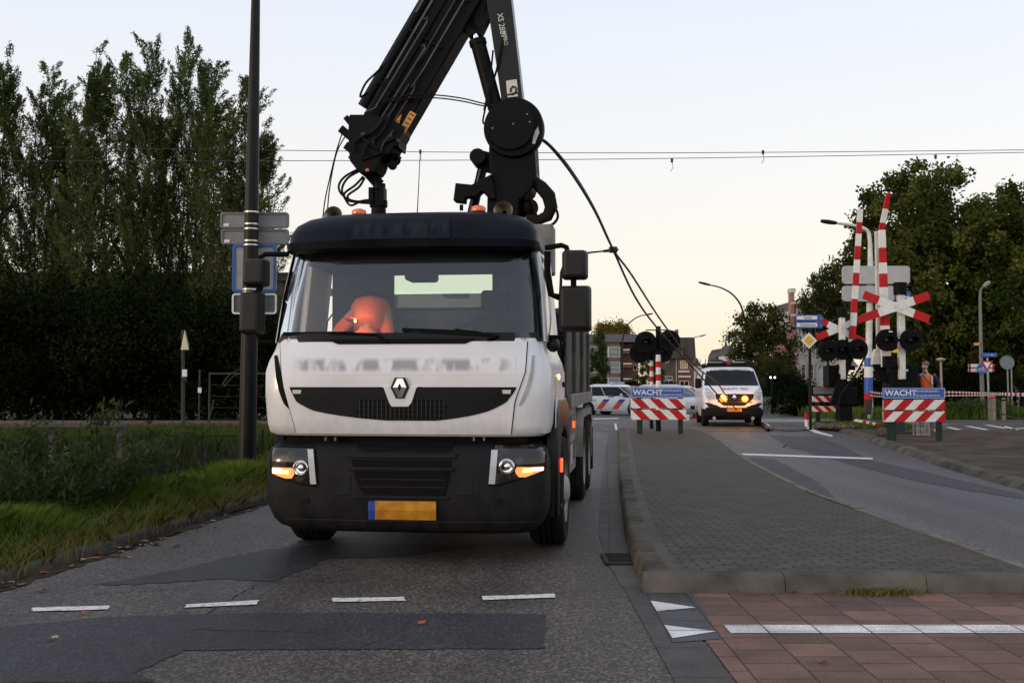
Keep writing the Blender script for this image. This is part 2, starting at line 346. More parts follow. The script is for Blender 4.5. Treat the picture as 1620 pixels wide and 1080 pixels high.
# right carriageway: smoother, newer surface
isl_r = [(4.12, 8.02), (4.08, 10), (4.06, 13.7), (4.4, 19), (5.1, 26), (5.35, 30.2)]
isl_l = [(1.0, 8.02), (1.03, 9), (1.16, 10.9), (1.71, 16.9), (2.85, 28), (3.05, 30.2)]
ker_r = [(7.1, 6), (7.2, 11), (7.45, 15.3), (7.8, 18.7), (8.5, 23.9), (9.4, 30.2)]
sheet('carriageway', [isl_r + [(9.0, 29.4)] + ker_r[-2::-1] + [(7.1, 8.02)]], .004, M_asph2)
# --- bike path of red slabs, the white line along it and the two give-way triangles
sheet('bike_path', [[(1.17, -6), (14, -6), (14, 7.8), (1.17, 7.8)]], .006, M_red)
sheet('gutter', [[(.85, -6), (1.15, -6), (1.15, 7.8), (.85, 7.8)], [(.85, 7.8), (1.0, 7.8), (1.03, 9), (1.16, 10.9), (1.71, 16.9), (2.85, 28), (3.05, 30.2), (2.8, 30.2), (2.58, 28), (1.44, 16.9), (.9, 10.9), (.83, 9)]], .005,
      tiles('gutter_slabs', ((.05, .046, .041), (.068, .063, .056)), 20., .62, .008, (.02, .018, .015), 0, rough=.75))
M_wt = tiles('white_slabs', ((.50, .49, .46), (.58, .57, .54)), .30, .32, .006, (.05, .045, .04), R(90), rough=.7)
yw0, yw1 = G(1200, 1003).y, G(1200, 990).y
sheet('path_line', [[(1.36, yw0), (14, yw0), (14, yw1), (1.36, yw1)]], .010, M_wt)
dk = [G(*p) for p in ((1023, 938), (1095, 938), (1140, 1012), (1064, 1018))]
sheet('dark_slabs', [[(p.x, p.y) for p in dk]], .009, tiles('dark_path_slabs', ((.05, .05, .05), (.062, .062, .062)), .30, .32, .006, (.015, .015, .015), R(90)))
tri = [[G(*p) for p in q] for q in (((1029, 952), (1101, 963), (1039, 969)), ((1051, 991), (1133, 1001), (1064, 1012)))]
sheet('path_triangles', [[(p.x, p.y) for p in q] for q in tri], .013, M_wt)
# --- patches and painted lines on the left carriageway
def pxpoly(ps): return [(G(*p).x, G(*p).y) for p in ps]
def wob(ps, n=7, a=.02):
    out = []
    for i, p in enumerate(ps):
        q = ps[(i + 1) % len(ps)]
        for k in range(n):
            t = k / n; out.append((p[0] + (q[0] - p[0]) * t + random.uniform(-a, a), p[1] + (q[1] - p[1]) * t + random.uniform(-a, a)))
    return out
pa = pxpoly([(-160, 1079), (-160, 1040), (0, 992), (165, 976), (420, 969), (862, 971), (862, 1026), (560, 1027), (290, 1029), (215, 1065), (245, 1079)])
pb = pxpoly([(150, 925), (260, 905), (420, 870), (520, 858), (760, 862), (640, 880), (520, 882), (440, 920), (350, 915), (220, 925)])
pc = pxpoly([(395, 1079), (150, 1079), (150, 1078)])
sheet('asphalt_patch', [wob(wob(pa, 6, .015), 5, .006), wob(wob(pb, 6, .04), 5, .012)], .004, M_patch)
sheet('road_dashes', [wob(pxpoly(q), 5, .006) for q in (((50, 962), (174, 959), (170, 965), (52, 968)), ((295, 957), (410, 950), (405, 957), (293, 962)), ((525, 947), (640, 945), (642, 951), (527, 953)), ((762, 944), (878, 940), (878, 946), (764, 950)))], .008, M_mark)
crk = MB()
def crack(p, q, w_=.006, n=14, a=.03, off=.007):
    p, q = Vector(p), Vector(q); side = (q - p).cross(Vector((0, 0, 1))).normalized(); pr = None
    for i in range(n + 1):
        c = p.lerp(q, i / n) + side * random.uniform(-a, a); ww = w_ * random.uniform(.3, 1.2); cur = (c - side * ww, c + side * ww)
        if pr: crk.poly([(v.x, v.y, zg(v.y) + off) for v in (pr[0], cur[0], cur[1], pr[1])])
        pr = cur
M_crk = pm('crack_tar', (.012, .012, .012), rough=.9, var=0)
for a_, b_ in (((412, 921), (325, 972)), ((305, 996), (520, 1002)), ((385, 967), (260, 971)), ((150, 940), (300, 930)), ((965, 880), (960, 700)), ((1180, 812), (1130, 700))): crack(G(*a_), G(*b_), a=.02)
o = crk.build('road_cracks', M_crk, smooth=0); o['kind'] = 'structure'
# tar and darker re-laid strips on the right carriageway, stop line, edge dashes
sheet('carriageway_patch', [wob(pxpoly(q), 6, .03) for q in (((1150, 722), (1225, 726), (1290, 760), (1320, 786), (1268, 788), (1200, 764)), ((1215, 688), (1300, 692), (1380, 728), (1470, 748), (1618, 782), (1618, 790), (1450, 762), (1330, 730), (1250, 708)))], .008, M_patch)
sheet('stop_line', [pxpoly([(1132, 716), (1380, 724.5), (1381, 727), (1132, 718.6)])], .010, M_mark)
sheet('edge_marks', [pxpoly(q) for q in (((1089, 678), (1094, 678), (1101, 687), (1096, 687)), ((1097, 689), (1102, 689), (1107, 695), (1103, 695)), ((972, 670), (975, 670), (977, 680), (973, 680)),
     ((938, 662), (979, 661), (979, 662.2), (938, 663.4)), ((1277, 676), (1284, 674), (1287, 679), (1300, 684), (1318, 689), (1316, 691), (1290, 685), (1276, 679)))], .010, M_mark)
# hatching and lines on the road that comes in from the right
hl = [((1500, 676), (1560, 690)), ((1530, 674), (1600, 688)), ((1560, 672), (1620, 683)), ((1500, 690), (1620, 699)), ((1390, 668), (1500, 672)), ((1600, 679), (1640, 676))]
hp = []
for a_, b_ in hl:
    p, q = G(*a_), G(*b_); s_ = (q - p).cross(Vector((0, 0, 1))).normalized() * .09
    hp.append([((p - s_).x, (p - s_).y), ((q - s_).x, (q - s_).y), ((q + s_).x, (q + s_).y), ((p + s_).x, (p + s_).y)])
hp.append(pxpoly([(1590, 674), (1612, 680), (1606, 686), (1600, 681), (1588, 677)]))
sheet('hatch_marks', hp, .012, M_mark)
# --- kerbs: rows of metre-long blocks
def kerb(name, line, side, w_=.2, h=.13, blk=1.0, mat=None, gap=.006, batter=.035, base=-.02):
    line = [Vector((p[0], p[1], 0)) for p in line]; seg = [(b - a).length for a, b in zip(line, line[1:])]; tot = sum(seg); mb = MB()
    def at(d):
        for a, b, l in zip(line, line[1:], seg):
            if d <= l + 1e-6: return a.lerp(b, max(0, d) / l), (b - a).normalized()
            d -= l
        return line[-1], (line[-1] - line[-2]).normalized()
    n = max(1, round(tot / blk)); L_ = tot / n
    for i in range(n):
        rings = []; hj = random.uniform(-.006, .006)
        for j in range(4):
            p, d = at(i * L_ + gap / 2 + (L_ - gap) * j / 3); nrm = Vector((-d.y, d.x, 0)) * side; z = zg(p.y)
            rings.append([p + nrm * u + Vector((0, 0, z + v)) for u, v in ((0, base), (batter * .7, h - .03 + hj), (batter + .01, h - .008 + hj), (batter + .035, h + hj), (w_, h + hj), (w_, base))])
        mb.loft(rings)
    o = mb.build(name, mat or M_kerb, smooth=50); o['kind'] = 'structure'; return o
kerb('island_kerb', [(1.0, 7.95)] + isl_l[1:], -1)
kerb('island_kerb_front', [(.98, 7.8), (9.4, 7.8)], 1, w_=.21, h=.135, blk=1.0, batter=.05)
kerb('island_kerb_side', isl_r, 1, h=.128, w_=.14, batter=.02, mat=pm('kerb_pale', (.085, .078, .064), rough=.85, spec=.2, col2=(.15, .138, .115), scale=3))
kerb('verge_kerb_right', ker_r, -1, w_=.3, h=.11, blk=1.2, batter=.12)
kerb('verge_kerb_left', [(xl(y) - .0, y) for y in (2, 8, 14, 20, 29)], 1, w_=.16, h=.08, mat=pm('mossy_kerb', (.016, .014, .009), rough=.95, col2=(.05, .044, .034), scale=5, bump=.6))
sheet('verge_dirt', [wob([(xl(y0) - .01, y0), (xl(y0) + .16, y0), (xl(y0 + 1.5) + .16, y0 + 1.5), (xl(y0 + 1.5) - .01, y0 + 1.5)], 12, .0 if 0 else .04) for y0 in (2, 3.5, 5, 6.5, 8, 9.5, 11, 12.5, 14, 15.5)], .006, pm('kerb_dirt', (.022, .016, .010), rough=.95, spec=.1, col2=(.05, .04, .03), scale=7, bump=.5))
inl = [(p[0] + .19, p[1]) for p in isl_l]; inr = [(p[0] - .13, p[1]) for p in isl_r]
inl[0] = (inl[0][0], 8.0); inr[0] = (inr[0][0], 8.0)
sheet('traffic_island', [inl[i:i + 2] + inr[i:i + 2][::-1] for i in range(len(inl) - 1)] , .122, M_pav)
bord = [(p[0] + .11, p[1]) for p in inl]
sheet('island_border', [[inl[i], inl[i + 1], bord[i + 1], bord[i]] for i in range(len(inl) - 1)], .126, tiles('border_setts', ((.05, .046, .039), (.066, .06, .051)), 9., .5, .008, (.02, .018, .014), 0))
rk = [(p[0] + .28, p[1]) for p in ker_r]
sheet('verge', [rk[i:i + 2] + [(24, rk[i + 1][1] - 2.2), (24, rk[i][1] - 2.2)] if i else rk[0:2] + [(24, 9), (24, 4)] for i in range(len(rk) - 1)], .10, M_dirt)
sheet('verge_tip', [[(9.6, 30.2), (12.4, 29.2), (12.6, 33.4), (10.2, 33.8), (9.2, 32.4)]], .06, M_dirt)
sheet('verge_far', [[(13.2, 43.5), (60, 43.5), (60, 70), (17, 70)]], .03, M_earth)
sheet('sidewalk', [[(9.2, 38), (13, 38), (13.1, 43.4), (9.6, 43.4)]], .012, pm('sidewalk_slabs', (.16, .15, .135), rough=.8, col2=(.21, .2, .18), scale=2, bump=.2))
M_soil = pm('dark_soil', (.03, .024, .018), rough=.95, col2=(.05, .04, .03), scale=3, bump=.7)
# rails across the road and the track bed left of it
M_ball = pm('ballast', (.035, .03, .026), rough=.95, col2=(.09, .08, .072), scale=14, bump=1, bscale=22)
M_rail = pm('rail_steel', (.08, .06, .05), rough=.5, metal=.6, col2=(.14, .10, .08), scale=10)
sheet('track_bed', [[(-60, 29.6), (-5.4, 30.0), (-4.6, 36.2), (-60, 36)]], .05, M_ball)
for yr in (30.9, 32.4, 34.0, 35.5):
    mb = MB(); zt = zg(yr) + .16; k = -.004
    for x0, x1, top in ((-60, -5.2, zt), (-5.2, 60, zg(yr) + .012)):
        mb.box2((x0, yr - .035, top - .05), (x1, yr + .035, top)); mb.box2((x0, yr - .07, zg(yr) - .1), (x1, yr + .07, top - .11 if x0 < -20 else zg(yr) - .05))
    tag(mb.build('railway_rail', M_rail, origin=(-30, yr, zg(yr))), 'long rusty rail of the tracks crossing the road and running behind the fence', 'rail', 'rails of the two tracks')
# ---------------------------------------------------------------- grass
def blades(name, pts, h, mat, label=None, w_=.012, lean=.5, group=None):
    n = len(pts); a = rng.uniform(0, 2 * np.pi, n); hh = h * rng.uniform(.45, 1.25, n); ln = hh * lean * rng.uniform(0, 1, n); b = rng.uniform(0, 2 * np.pi, n)
    side = np.stack([np.cos(a), np.sin(a), np.zeros(n)], 1) * (w_ * rng.uniform(.6, 1.3, n))[:, None]
    dr = np.stack([np.cos(b) * ln, np.sin(b) * ln, hh], 1); dm = np.stack([np.cos(b) * ln * .3, np.sin(b) * ln * .3, hh * .6], 1)
    V = np.concatenate([pts - side, pts + side, pts + dm + side * .7, pts + dr, pts + dm - side * .7], 0)
    i = np.arange(n); F = np.stack([i, i + n, i + 2 * n, i + 3 * n, i + 4 * n], 1)
    o = np_mesh(name, V, F, mat); o['kind'] = 'stuff'
    if label: tag(o, label, 'grass', group)
    return o
def gmat(name, a, b, s=.9): return leafmat(name, a, b, s, .3)
M_gr1 = gmat('verge_grass', (.042, .085, .012), (.165, .21, .038), 1.3); M_gr2 = gmat('dry_grass', (.13, .12, .035), (.20, .18, .06), 1.5)
def zt(x, y): return zg(y) + ditch(x, y)
def scatter(n, f):
    out = [];
    while len(out) < n:
        q = f()
        if q is not None: out.append(q)
    return np.array(out)
def f1():
    y = random.uniform(6.5, 22); dl = random.betavariate(1.3, 1.5) * 2.3 + .2; x = xl(y) - dl; z_ = .05 * math.sin(x * 3.1 + y * 1.7) + .05 * math.sin(y * 2.3 - x); return (x, y, zt(x, y) - .01 + z_) if random.random() < .55 + .45 * math.sin(x * 5 + math.sin(y * 3) * 2) else None
blades('verge_grass', scatter(80000, f1), .21, M_gr1, 'long green grass on the roadside verge left of the truck', w_=.0055, lean=1.3)
def f2():
    y = random.uniform(22.5, 29.8); x = random.uniform(-17, xl(y) - .2); return (x, y, zt(x, y) - .01)
blades('trackside_grass', scatter(24000, f2), .26, gmat('track_grass', (.030, .052, .010), (.095, .12, .028), .8), 'mown green grass strip in front of the railway tracks', w_=.014)
def f3():
    y = random.uniform(8, 22.5); dl = random.uniform(2.2, 10); x = xl(y) - dl; return (x, y, zt(x, y) - .01)
M_gr4 = gmat('ditch_weeds', (.018, .03, .008), (.05, .065, .018))
blades('ditch_weeds', scatter(22000, f3), .42, M_gr4, 'dark rank weeds filling the ditch behind the verge', w_=.014, lean=.9)
def f5():
    y = random.uniform(6.5, 15); dl = abs(random.gauss(.25, .16)); x = xl(y) - dl; return (x, y, zt(x, y) + .03)
blades('dry_edge_grass', scatter(3600, f5), .20, M_gr2, 'dry straw coloured grass hanging over the left kerb', w_=.0045, lean=1.2)
def f6():
    y = random.uniform(43.6, 50); x = random.uniform(13.6, 42); return (x, y, zg(y) + .03)
blades('far_verge_grass', scatter(16000, f6), .45, M_gr1, 'rough green grass beyond the side road behind the bollards', w_=.02)
def f7():
    x = random.uniform(9.6, 12.0); y = random.uniform(29.6, 33.6)
    return (x, y, zg(y) + .06) if (x - 9.2) * .8 > abs(y - 32.2) - 1.2 and random.random() < (.25 if y < 31 else 1) else None
blades('tip_grass', scatter(3600, f7), .2, M_gr1, 'green weeds round the foot of the level crossing signals', w_=.013)
def f8():
    y = random.uniform(50.2, 57); x = random.uniform(12.6, 17) + .03 * y; return (x, y, zg(y))
blades('street_grass', scatter(5000, f8), .4, M_gr1, 'green strip of grass behind the white van', w_=.02)
# ---------------------------------------------------------------- fallen leaves
M_lv = [pm('fallen_leaf_brown', (.12, .05, .02), rough=.7, col2=(.2, .09, .03)), pm('fallen_leaf_red', (.25, .05, .015), rough=.7, col2=(.3, .09, .02)), pm('fallen_leaf_pale', (.3, .24, .14), rough=.7, var=.1)]
def leaf(p, s, m, label):
    mb = MB(); a = random.uniform(0, 6.28); pts = []
    for i in range(10):
        t = a + i * 2 * math.pi / 10; r = s * (1 if i % 2 == 0 else .5) * random.uniform(.7, 1.1); pts.append((r * math.cos(t), r * .7 * math.sin(t), random.uniform(.004, .02)))
    b = mb.pts(pts + [(0, 0, .006)])
    for i in range(10): mb.face((b + i, b + (i + 1) % 10, b + 10))
    o = mb.build('fallen_leaf', m, smooth=0); o.location = p; return tag(o, label, 'leaf', 'fallen leaves lying on the road')
lab = ('small brown fallen leaf in the litter along the left kerb', 'small reddish fallen leaf in the litter along the left kerb', 'small pale fallen leaf in the litter along the left kerb')
for i in range(46):
    y = random.choice([random.uniform(7.5, 14), random.uniform(9.2, 11.5)]); x = xl(y) + abs(random.gauss(.12, .22)); k = random.choice((0, 0, 1, 2)); leaf(on(x, y, .006), random.uniform(.03, .07), M_lv[k], lab[k])
leaf(G(132, 972) + Vector((0, 0, .008)), .045, M_lv[1], 'reddish leaf lying under the leftmost white dash')
leaf(G(85, 1013) + Vector((0, 0, .01)), .05, M_lv[2], 'pale leaf lying on the dark asphalt patch at lower left')
leaf(G(668, 989) + Vector((0, 0, .01)), .04, M_lv[1], 'single red leaf on the dark patch in front of the truck')
leaf(G(1166, 938) + Vector((0, 0, .012)), .055, M_lv[1], 'bright red leaf against the front kerb of the island')
leaf(G(1256, 939) + Vector((0, 0, .012)), .05, M_lv[0], 'dark brown leaf against the front kerb of the island')
leaf(G(1300, 1050) + Vector((0, 0, .012)), .05, M_lv[0], 'dark leaf on the red bike path slabs')
def f9():
    x = random.gauss(2.72, .12); y = random.gauss(7.74, .03); return (x, y, .0)
blades('kerb_weeds', scatter(420, f9), .05, M_gr2, 'small tuft of weeds and moss at the foot of the front kerb', w_=.006, lean=1.5)

M_iron = pm('drain_iron', (.010, .009, .008), rough=.7, col2=(.022, .018, .015), scale=12, spec=.2)
dp = G(984, 886); dr = thing('road_drain', 'dark iron gully grate in the gutter beside the island corner', 'drain', (dp.x, dp.y, 0))
MB().box2((-.15, -.26, .006), (.13, .26, .010)).build('pit', pm('drain_pit', (.003, .003, .003), rough=1, var=0, spec=0), dr, smooth=0)
mb = MB().mat(M_iron)
for x in (-.15, .13): mb.box((x, 0, .014), (.03, .55, .02))
for y in (-.26, .26): mb.box((-.01, y, .0145), (.25, .03, .019))
for k in range(7): mb.box((-.01, -.21 + .07 * k, .013), (.25, .022, .014))
mb.build('grate', None, dr, smooth=0)
# ================================================================ the truck
YAW = R(-7.0)
TR = Vector((-.965, 9.07, 0))
truck = thing('crane_truck', 'white tipper truck with dark visor and black loader crane folded above its cab, indicators lit', 'truck', TR, YAW)
_Mi = wmat(truck).inverted()
def TP(px, py, y0=0.0):                       # local x,z of a pixel on the truck's plane y = y0
    o = _Mi @ Vector((0, 0, CAMH)); d = _Mi.to_3x3() @ ray(px, py); t = (y0 - o.y) / d.y; q = o + d * t; return q.x, q.z
def TW(px, py, y0): x, z = TP(px, py, y0); return Vector((x, y0, z))
W_white = pm('truck_white_paint', (.63, .64, .665), rough=.34, coat=.25, var=.03, scale=1.3, col2=(.55, .555, .57), detail=9)
def grime(m, z0, z1, amt, col):   # road dirt thrown up on the lower part of the bodywork
    n = m.node_tree.nodes; L = m.node_tree.links; b = n['Principled BSDF']; src = b.inputs['Base Color'].links[0].from_socket
    co = n['Texture Coordinate']; sp = n.new('ShaderNodeSeparateXYZ'); L.new(co.outputs['Object'], sp.inputs[0]); mr = n.new('ShaderNodeMapRange'); mr.inputs[1].default_value = z0; mr.inputs[2].default_value = z1; mr.inputs[3].default_value = amt; mr.inputs[4].default_value = .04; L.new(sp.outputs['Z'], mr.inputs[0])
    mp = n.new('ShaderNodeMapping'); mp.inputs['Scale'].default_value = (3.2, 3.2, 1.3); L.new(co.outputs['Object'], mp.inputs[0]); nz = n.new('ShaderNodeTexNoise'); nz.inputs['Scale'].default_value = 2.4; nz.inputs['Detail'].default_value = 10; nz.inputs['Roughness'].default_value = .72; L.new(mp.outputs[0], nz.inputs['Vector'])
    r = n.new('ShaderNodeMapRange'); r.inputs[1].default_value = .38; r.inputs[2].default_value = .72; L.new(nz.outputs['Fac'], r.inputs[0]); mu = n.new('ShaderNodeMath'); mu.operation = 'MULTIPLY'; L.new(mr.outputs[0], mu.inputs[0]); L.new(r.outputs[0], mu.inputs[1])
    mx_ = n.new('ShaderNodeMix'); mx_.data_type = 'RGBA'; L.new(mu.outputs[0], mx_.inputs[0]); L.new(src, mx_.inputs[6]); mx_.inputs[7].default_value = (*col, 1); L.new(mx_.outputs[2], b.inputs['Base Color'])
grime(W_white, 1.10, 1.6, .42, (.25, .23, .20))
W_vis = pm('visor_dark_paint', (.005, .006, .010), rough=.42, spec=.07, var=.3, scale=3)
W_plas = pm('bumper_plastic', (.005, .0055, .0075), rough=.6, spec=.14, col2=(.008, .009, .011), scale=4, bump=.15, bscale=200)
grime(W_plas, .25, 1.0, .8, (.030, .028, .026))
W_blk = pm('matt_black', (.003, .003, .0033), rough=.7, spec=.1, var=.3, scale=6)
W_blkg = pm('gloss_black', (.003, .003, .004), rough=.3, var=.2, spec=.2)
W_chr = pm('chrome', (.75, .75, .77), rough=.12, metal=1, var=0)
W_rub = pm('tyre_rubber', (.007, .007, .007), rough=.85, spec=.12, col2=(.014, .013, .012), scale=7, bump=.4, bscale=60)
W_grey = pm('grey_paint', (.34, .34, .33), rough=.5, col2=(.22, .215, .20), scale=3)
W_lgt = pm('light_grey_steel', (.22, .215, .20), rough=.55, spec=.25, col2=(.10, .097, .09), scale=4)
W_int = pm('cab_trim', (.052, .058, .064), rough=.8, spec=.2, col2=(.082, .09, .097), scale=5)
W_intd = pm('cab_trim_dark', (.010, .010, .012), rough=.8, var=.2, spec=.1)
W_glass = glass('windscreen_glass', (.95, .975, .98), refl=.9)
W_lens = pm('lamp_lens_dark', (.010, .010, .010), rough=.12, spec=.35, coat=.3, col2=(.10, .075, .05), scale=7, ramp=(.5, .72), detail=3)  # brown blotches put reflections into the lens colour
E_amb = emis('indicator_glow', (1, .24, .07), 1.25); E_hot = emis('indicator_core', (1, .55, .2), 1.9); E_wht = emis('side_lamp_glow', (1, .84, .74), 1.6)
E_side = emis('side_marker_glow', (1, .12, .03), 1.4)
def surf(x, hw, y0, D=.40, n=6.0, bow=.03):
    k = min(abs(x) / hw, .9999); return y0 + D * (1 - (1 - k ** n) ** (1 / n)) + bow * k * k
def ring(z, hw, y0, yb, D=.40, n=6.0, bow=.03, m=12):
    pts = [(-hw, yb, z)]; xs_ = []
    for i in range(-m, m + 1):
        ph = abs(i) / m * math.pi / 2; x = hw * math.sin(ph) ** (2 / n) if i else 0; xs_.append(math.copysign(x, i) if i else 0)
    for i, x in zip(range(-m, m + 1), xs_):
        ph = abs(i) / m * math.pi / 2; y = y0 + D * (1 - max(0, math.cos(ph)) ** (2 / n)) + bow * (x / hw) ** 2
        pts.append((x, y, z))
    return pts + [(hw, yb, z)]
CABZ = [(1.10, 1.215, .06), (1.125, 1.26, .03), (1.20, 1.28, .012), (1.45, 1.30, .0), (1.66, 1.30, .0), (1.76, 1.275, .02), (1.86, 1.23, .05), (1.955, 1.21, .08)]
def cabp(z):
    zz = [c[0] for c in CABZ]; return float(np.interp(z, zz, [c[1] for c in CABZ])), float(np.interp(z, zz, [c[2] for c in CABZ]))
WINZ = [(1.93, 1.23, .075), (2.35, 1.20, .17), (2.82, 1.135, .30)]
def winp(z): zz = [c[0] for c in WINZ]; return float(np.interp(z, zz, [c[1] for c in WINZ])), float(np.interp(z, zz, [c[2] for c in WINZ]))
BUMZ = [(.27, 1.11, .16), (.30, 1.17, .08), (.36, 1.22, .04), (.46, 1.255, .0), (.62, 1.265, -.02), (.90, 1.265, -.02), (.99, 1.24, .01), (1.04, 1.17, .07)]
def bump_(z): zz = [c[0] for c in BUMZ]; return float(np.interp(z, zz, [c[1] for c in BUMZ])), float(np.interp(z, zz, [c[2] for c in BUMZ]))
def spt(x, z, prof, d=0.0, D=.40, n=6.0):
    hw, y0 = prof(z); return Vector((x, surf(x, hw, y0, D, n) - d, z))
def onS(px, py, prof, it=4):                  # pixel -> (x, z) on a cab surface
    y = .05
    for _ in range(it):
        x, z = TP(px, py, y); hw, y0 = prof(z); y = surf(min(max(x, -hw * .995), hw * .995), hw, y0)
    return x, z
def patch(mb, rows, prof, d=.008, cols=12, th=.02):   # rows: (z, x0, x1) from top to bottom; a plate lying d proud of the surface
    G_ = []
    for z, x0, x1 in rows:
        hw = prof(z)[0]; c = []
        for j in range(cols + 1):
            x = x0 + (x1 - x0) * j / cols; x = max(-hw * .998, min(hw * .998, x)); c.append(spt(x, z, prof, d))
        G_.append(c)
    b = [mb.pts(c) for c in G_]; k = [mb.pts([p + Vector((0, th, 0)) for p in c]) for c in G_]; m = cols
    for a, e, a2, e2 in zip(b, b[1:], k, k[1:]):
        for j in range(m): mb.face((a + j, a + j + 1, e + j + 1, e + j)); mb.face((a2 + j, e2 + j, e2 + j + 1, a2 + j + 1))
        mb.face((a, e, e2, a2)); mb.face((a + m, a2 + m, e2 + m, e + m))
    for j in range(m): mb.face((b[0] + j, k[0] + j, k[0] + j + 1, b[0] + j + 1)); mb.face((b[-1] + j, b[-1] + j + 1, k[-1] + j + 1, k[-1] + j))
    return mb
def pxrows(pxl, prof, n=8):
    """pxl: list of (py, pxleft, pxright) -> rows"""
    py = [q[0] for q in pxl]; out = []
    for i in range(n + 1):
        y = py[0] + (py[-1] - py[0]) * i / n; a, b = float(np.interp(y, py, [q[1] for q in pxl])), float(np.interp(y, py, [q[2] for q in pxl]))
        xa, za = onS(a, y, prof); xb, zb = onS(b, y, prof); out.append(((za + zb) / 2, xa, xb))
    return out
# --- lower cab shell
mb = MB(); mb.loft([ring(z, hw, y0, 1.72) for z, hw, y0 in CABZ], cap=False)
cab = mb.build('cab', W_white, truck, smooth=45)
mb = MB(); mb.box2((-1.1, .35, 1.14), (1.1, 1.70, 1.20)); mb.build('cab_floor', W_intd, cab)
# --- pillars, side walls, rear wall, roof rails
for s in (-1, 1):
    mb = MB().mat(W_white)
    ap = [spt(s * winp(z)[0] * .995, z, winp) for z in (1.93, 2.2, 2.5, 2.8)]
    rings = []
    for p in ap: rings.append([(p.x - s * .055, p.y - .02, p.z), (p.x + s * .012, p.y + .0, p.z), (p.x + s * .025, p.y + .12, p.z), (p.x - s * .05, p.y + .12, p.z)])
    mb.loft(rings)
    mb.loft([[(s * 1.21, 1.02, 1.94), (s * 1.24, 1.02, 1.94), (s * 1.24, 1.72, 1.94), (s * 1.21, 1.72, 1.94)], [(s * 1.13, 1.05, 2.8), (s * 1.16, 1.05, 2.8), (s * 1.16, 1.72, 2.8), (s * 1.13, 1.72, 2.8)]])
    mb.loft([[(s * 1.21, .56, 1.94), (s * 1.21, .56, 1.94), (s * 1.25, 1.1, 1.94), (s * 1.21, 1.1, 1.94)], [(s * 1.205, .58, 2.02), (s * 1.205, .58, 2.02), (s * 1.245, 1.1, 2.02), (s * 1.205, 1.1, 2.02)]])
    mb.beam((s * 1.125, .70, 2.79), (s * 1.125, 1.72, 2.79), .07, .1)
    mb.build('cab_pillar', W_white, truck, smooth=40)
a, b = TP(622, 490, 1.68), TP(782, 430, 1.68)
mb = MB().mat(W_int)
mb.box2((-1.12, 1.66, 1.2), (1.12, 1.72, a[1])); mb.box2((-1.1, 1.66, b[1]), (1.1, 1.72, 2.82))
mb.box2((-1.12, 1.66, a[1]), (a[0], 1.72, b[1])); mb.box2((b[0], 1.66, a[1]), (1.12, 1.72, b[1]))
rw = mb.build('cab_rear_wall', None, truck, smooth=0)
mb = MB().mat(W_intd); rr = TP(632, 484, 1.67); cc = [(a[0], a[1]), (b[0], a[1]), (b[0], b[1]), (a[0], b[1])]
for p, q in zip(cc, cc[1:] + cc[:1]): mb.beam((p[0], 1.655, p[1]), (q[0], 1.655, q[1]), .03, .03, (0, 1, 0))
rg = mb.build('rear_window', None, rw, smooth=0)
MB().box2((a[0], 1.685, a[1]), (b[0], 1.69, b[1])).build('rear_window_pane', glass('rear_glass', (.86, .93, .85)), rw)
# --- windscreen with its black border
rows = [(z, -winp(z)[0] * .985, winp(z)[0] * .985) for z in np.linspace(2.80, 1.93, 9)]
ws = MB(); patch(ws, rows, winp, .0, 18, .006); wsc = ws.build('windscreen', W_glass, truck, smooth=60)
fr = MB().mat(W_blkg)
def strip(r, d=.004): patch(fr, r, winp, d, 10, .012)
strip([(z, winp(z)[0] * .955, winp(z)[0] * .992) for z in np.linspace(2.80, 1.93, 9)]); strip([(z, -winp(z)[0] * .995, -winp(z)[0] * .978) for z in np.linspace(2.80, 1.93, 9)])
top = pxrows([(372, 455, 853), (390, 458, 851), (402, 472, 846), (411, 489, 836), (414, 510, 822), (416, 540, 800)], winp, 10); strip(top)
strip(pxrows([(527, 446, 850), (541, 440, 856)], winp, 3), .006)
fr.build('windscreen_border', None, wsc, smooth=40)
mb = MB().mat(W_blk); patch(mb, pxrows([(536, 520, 752), (540, 526, 746), (544, 536, 736)], cabp, 3), cabp, .020, 10, .03); mb.build('windscreen_cowl', None, truck)
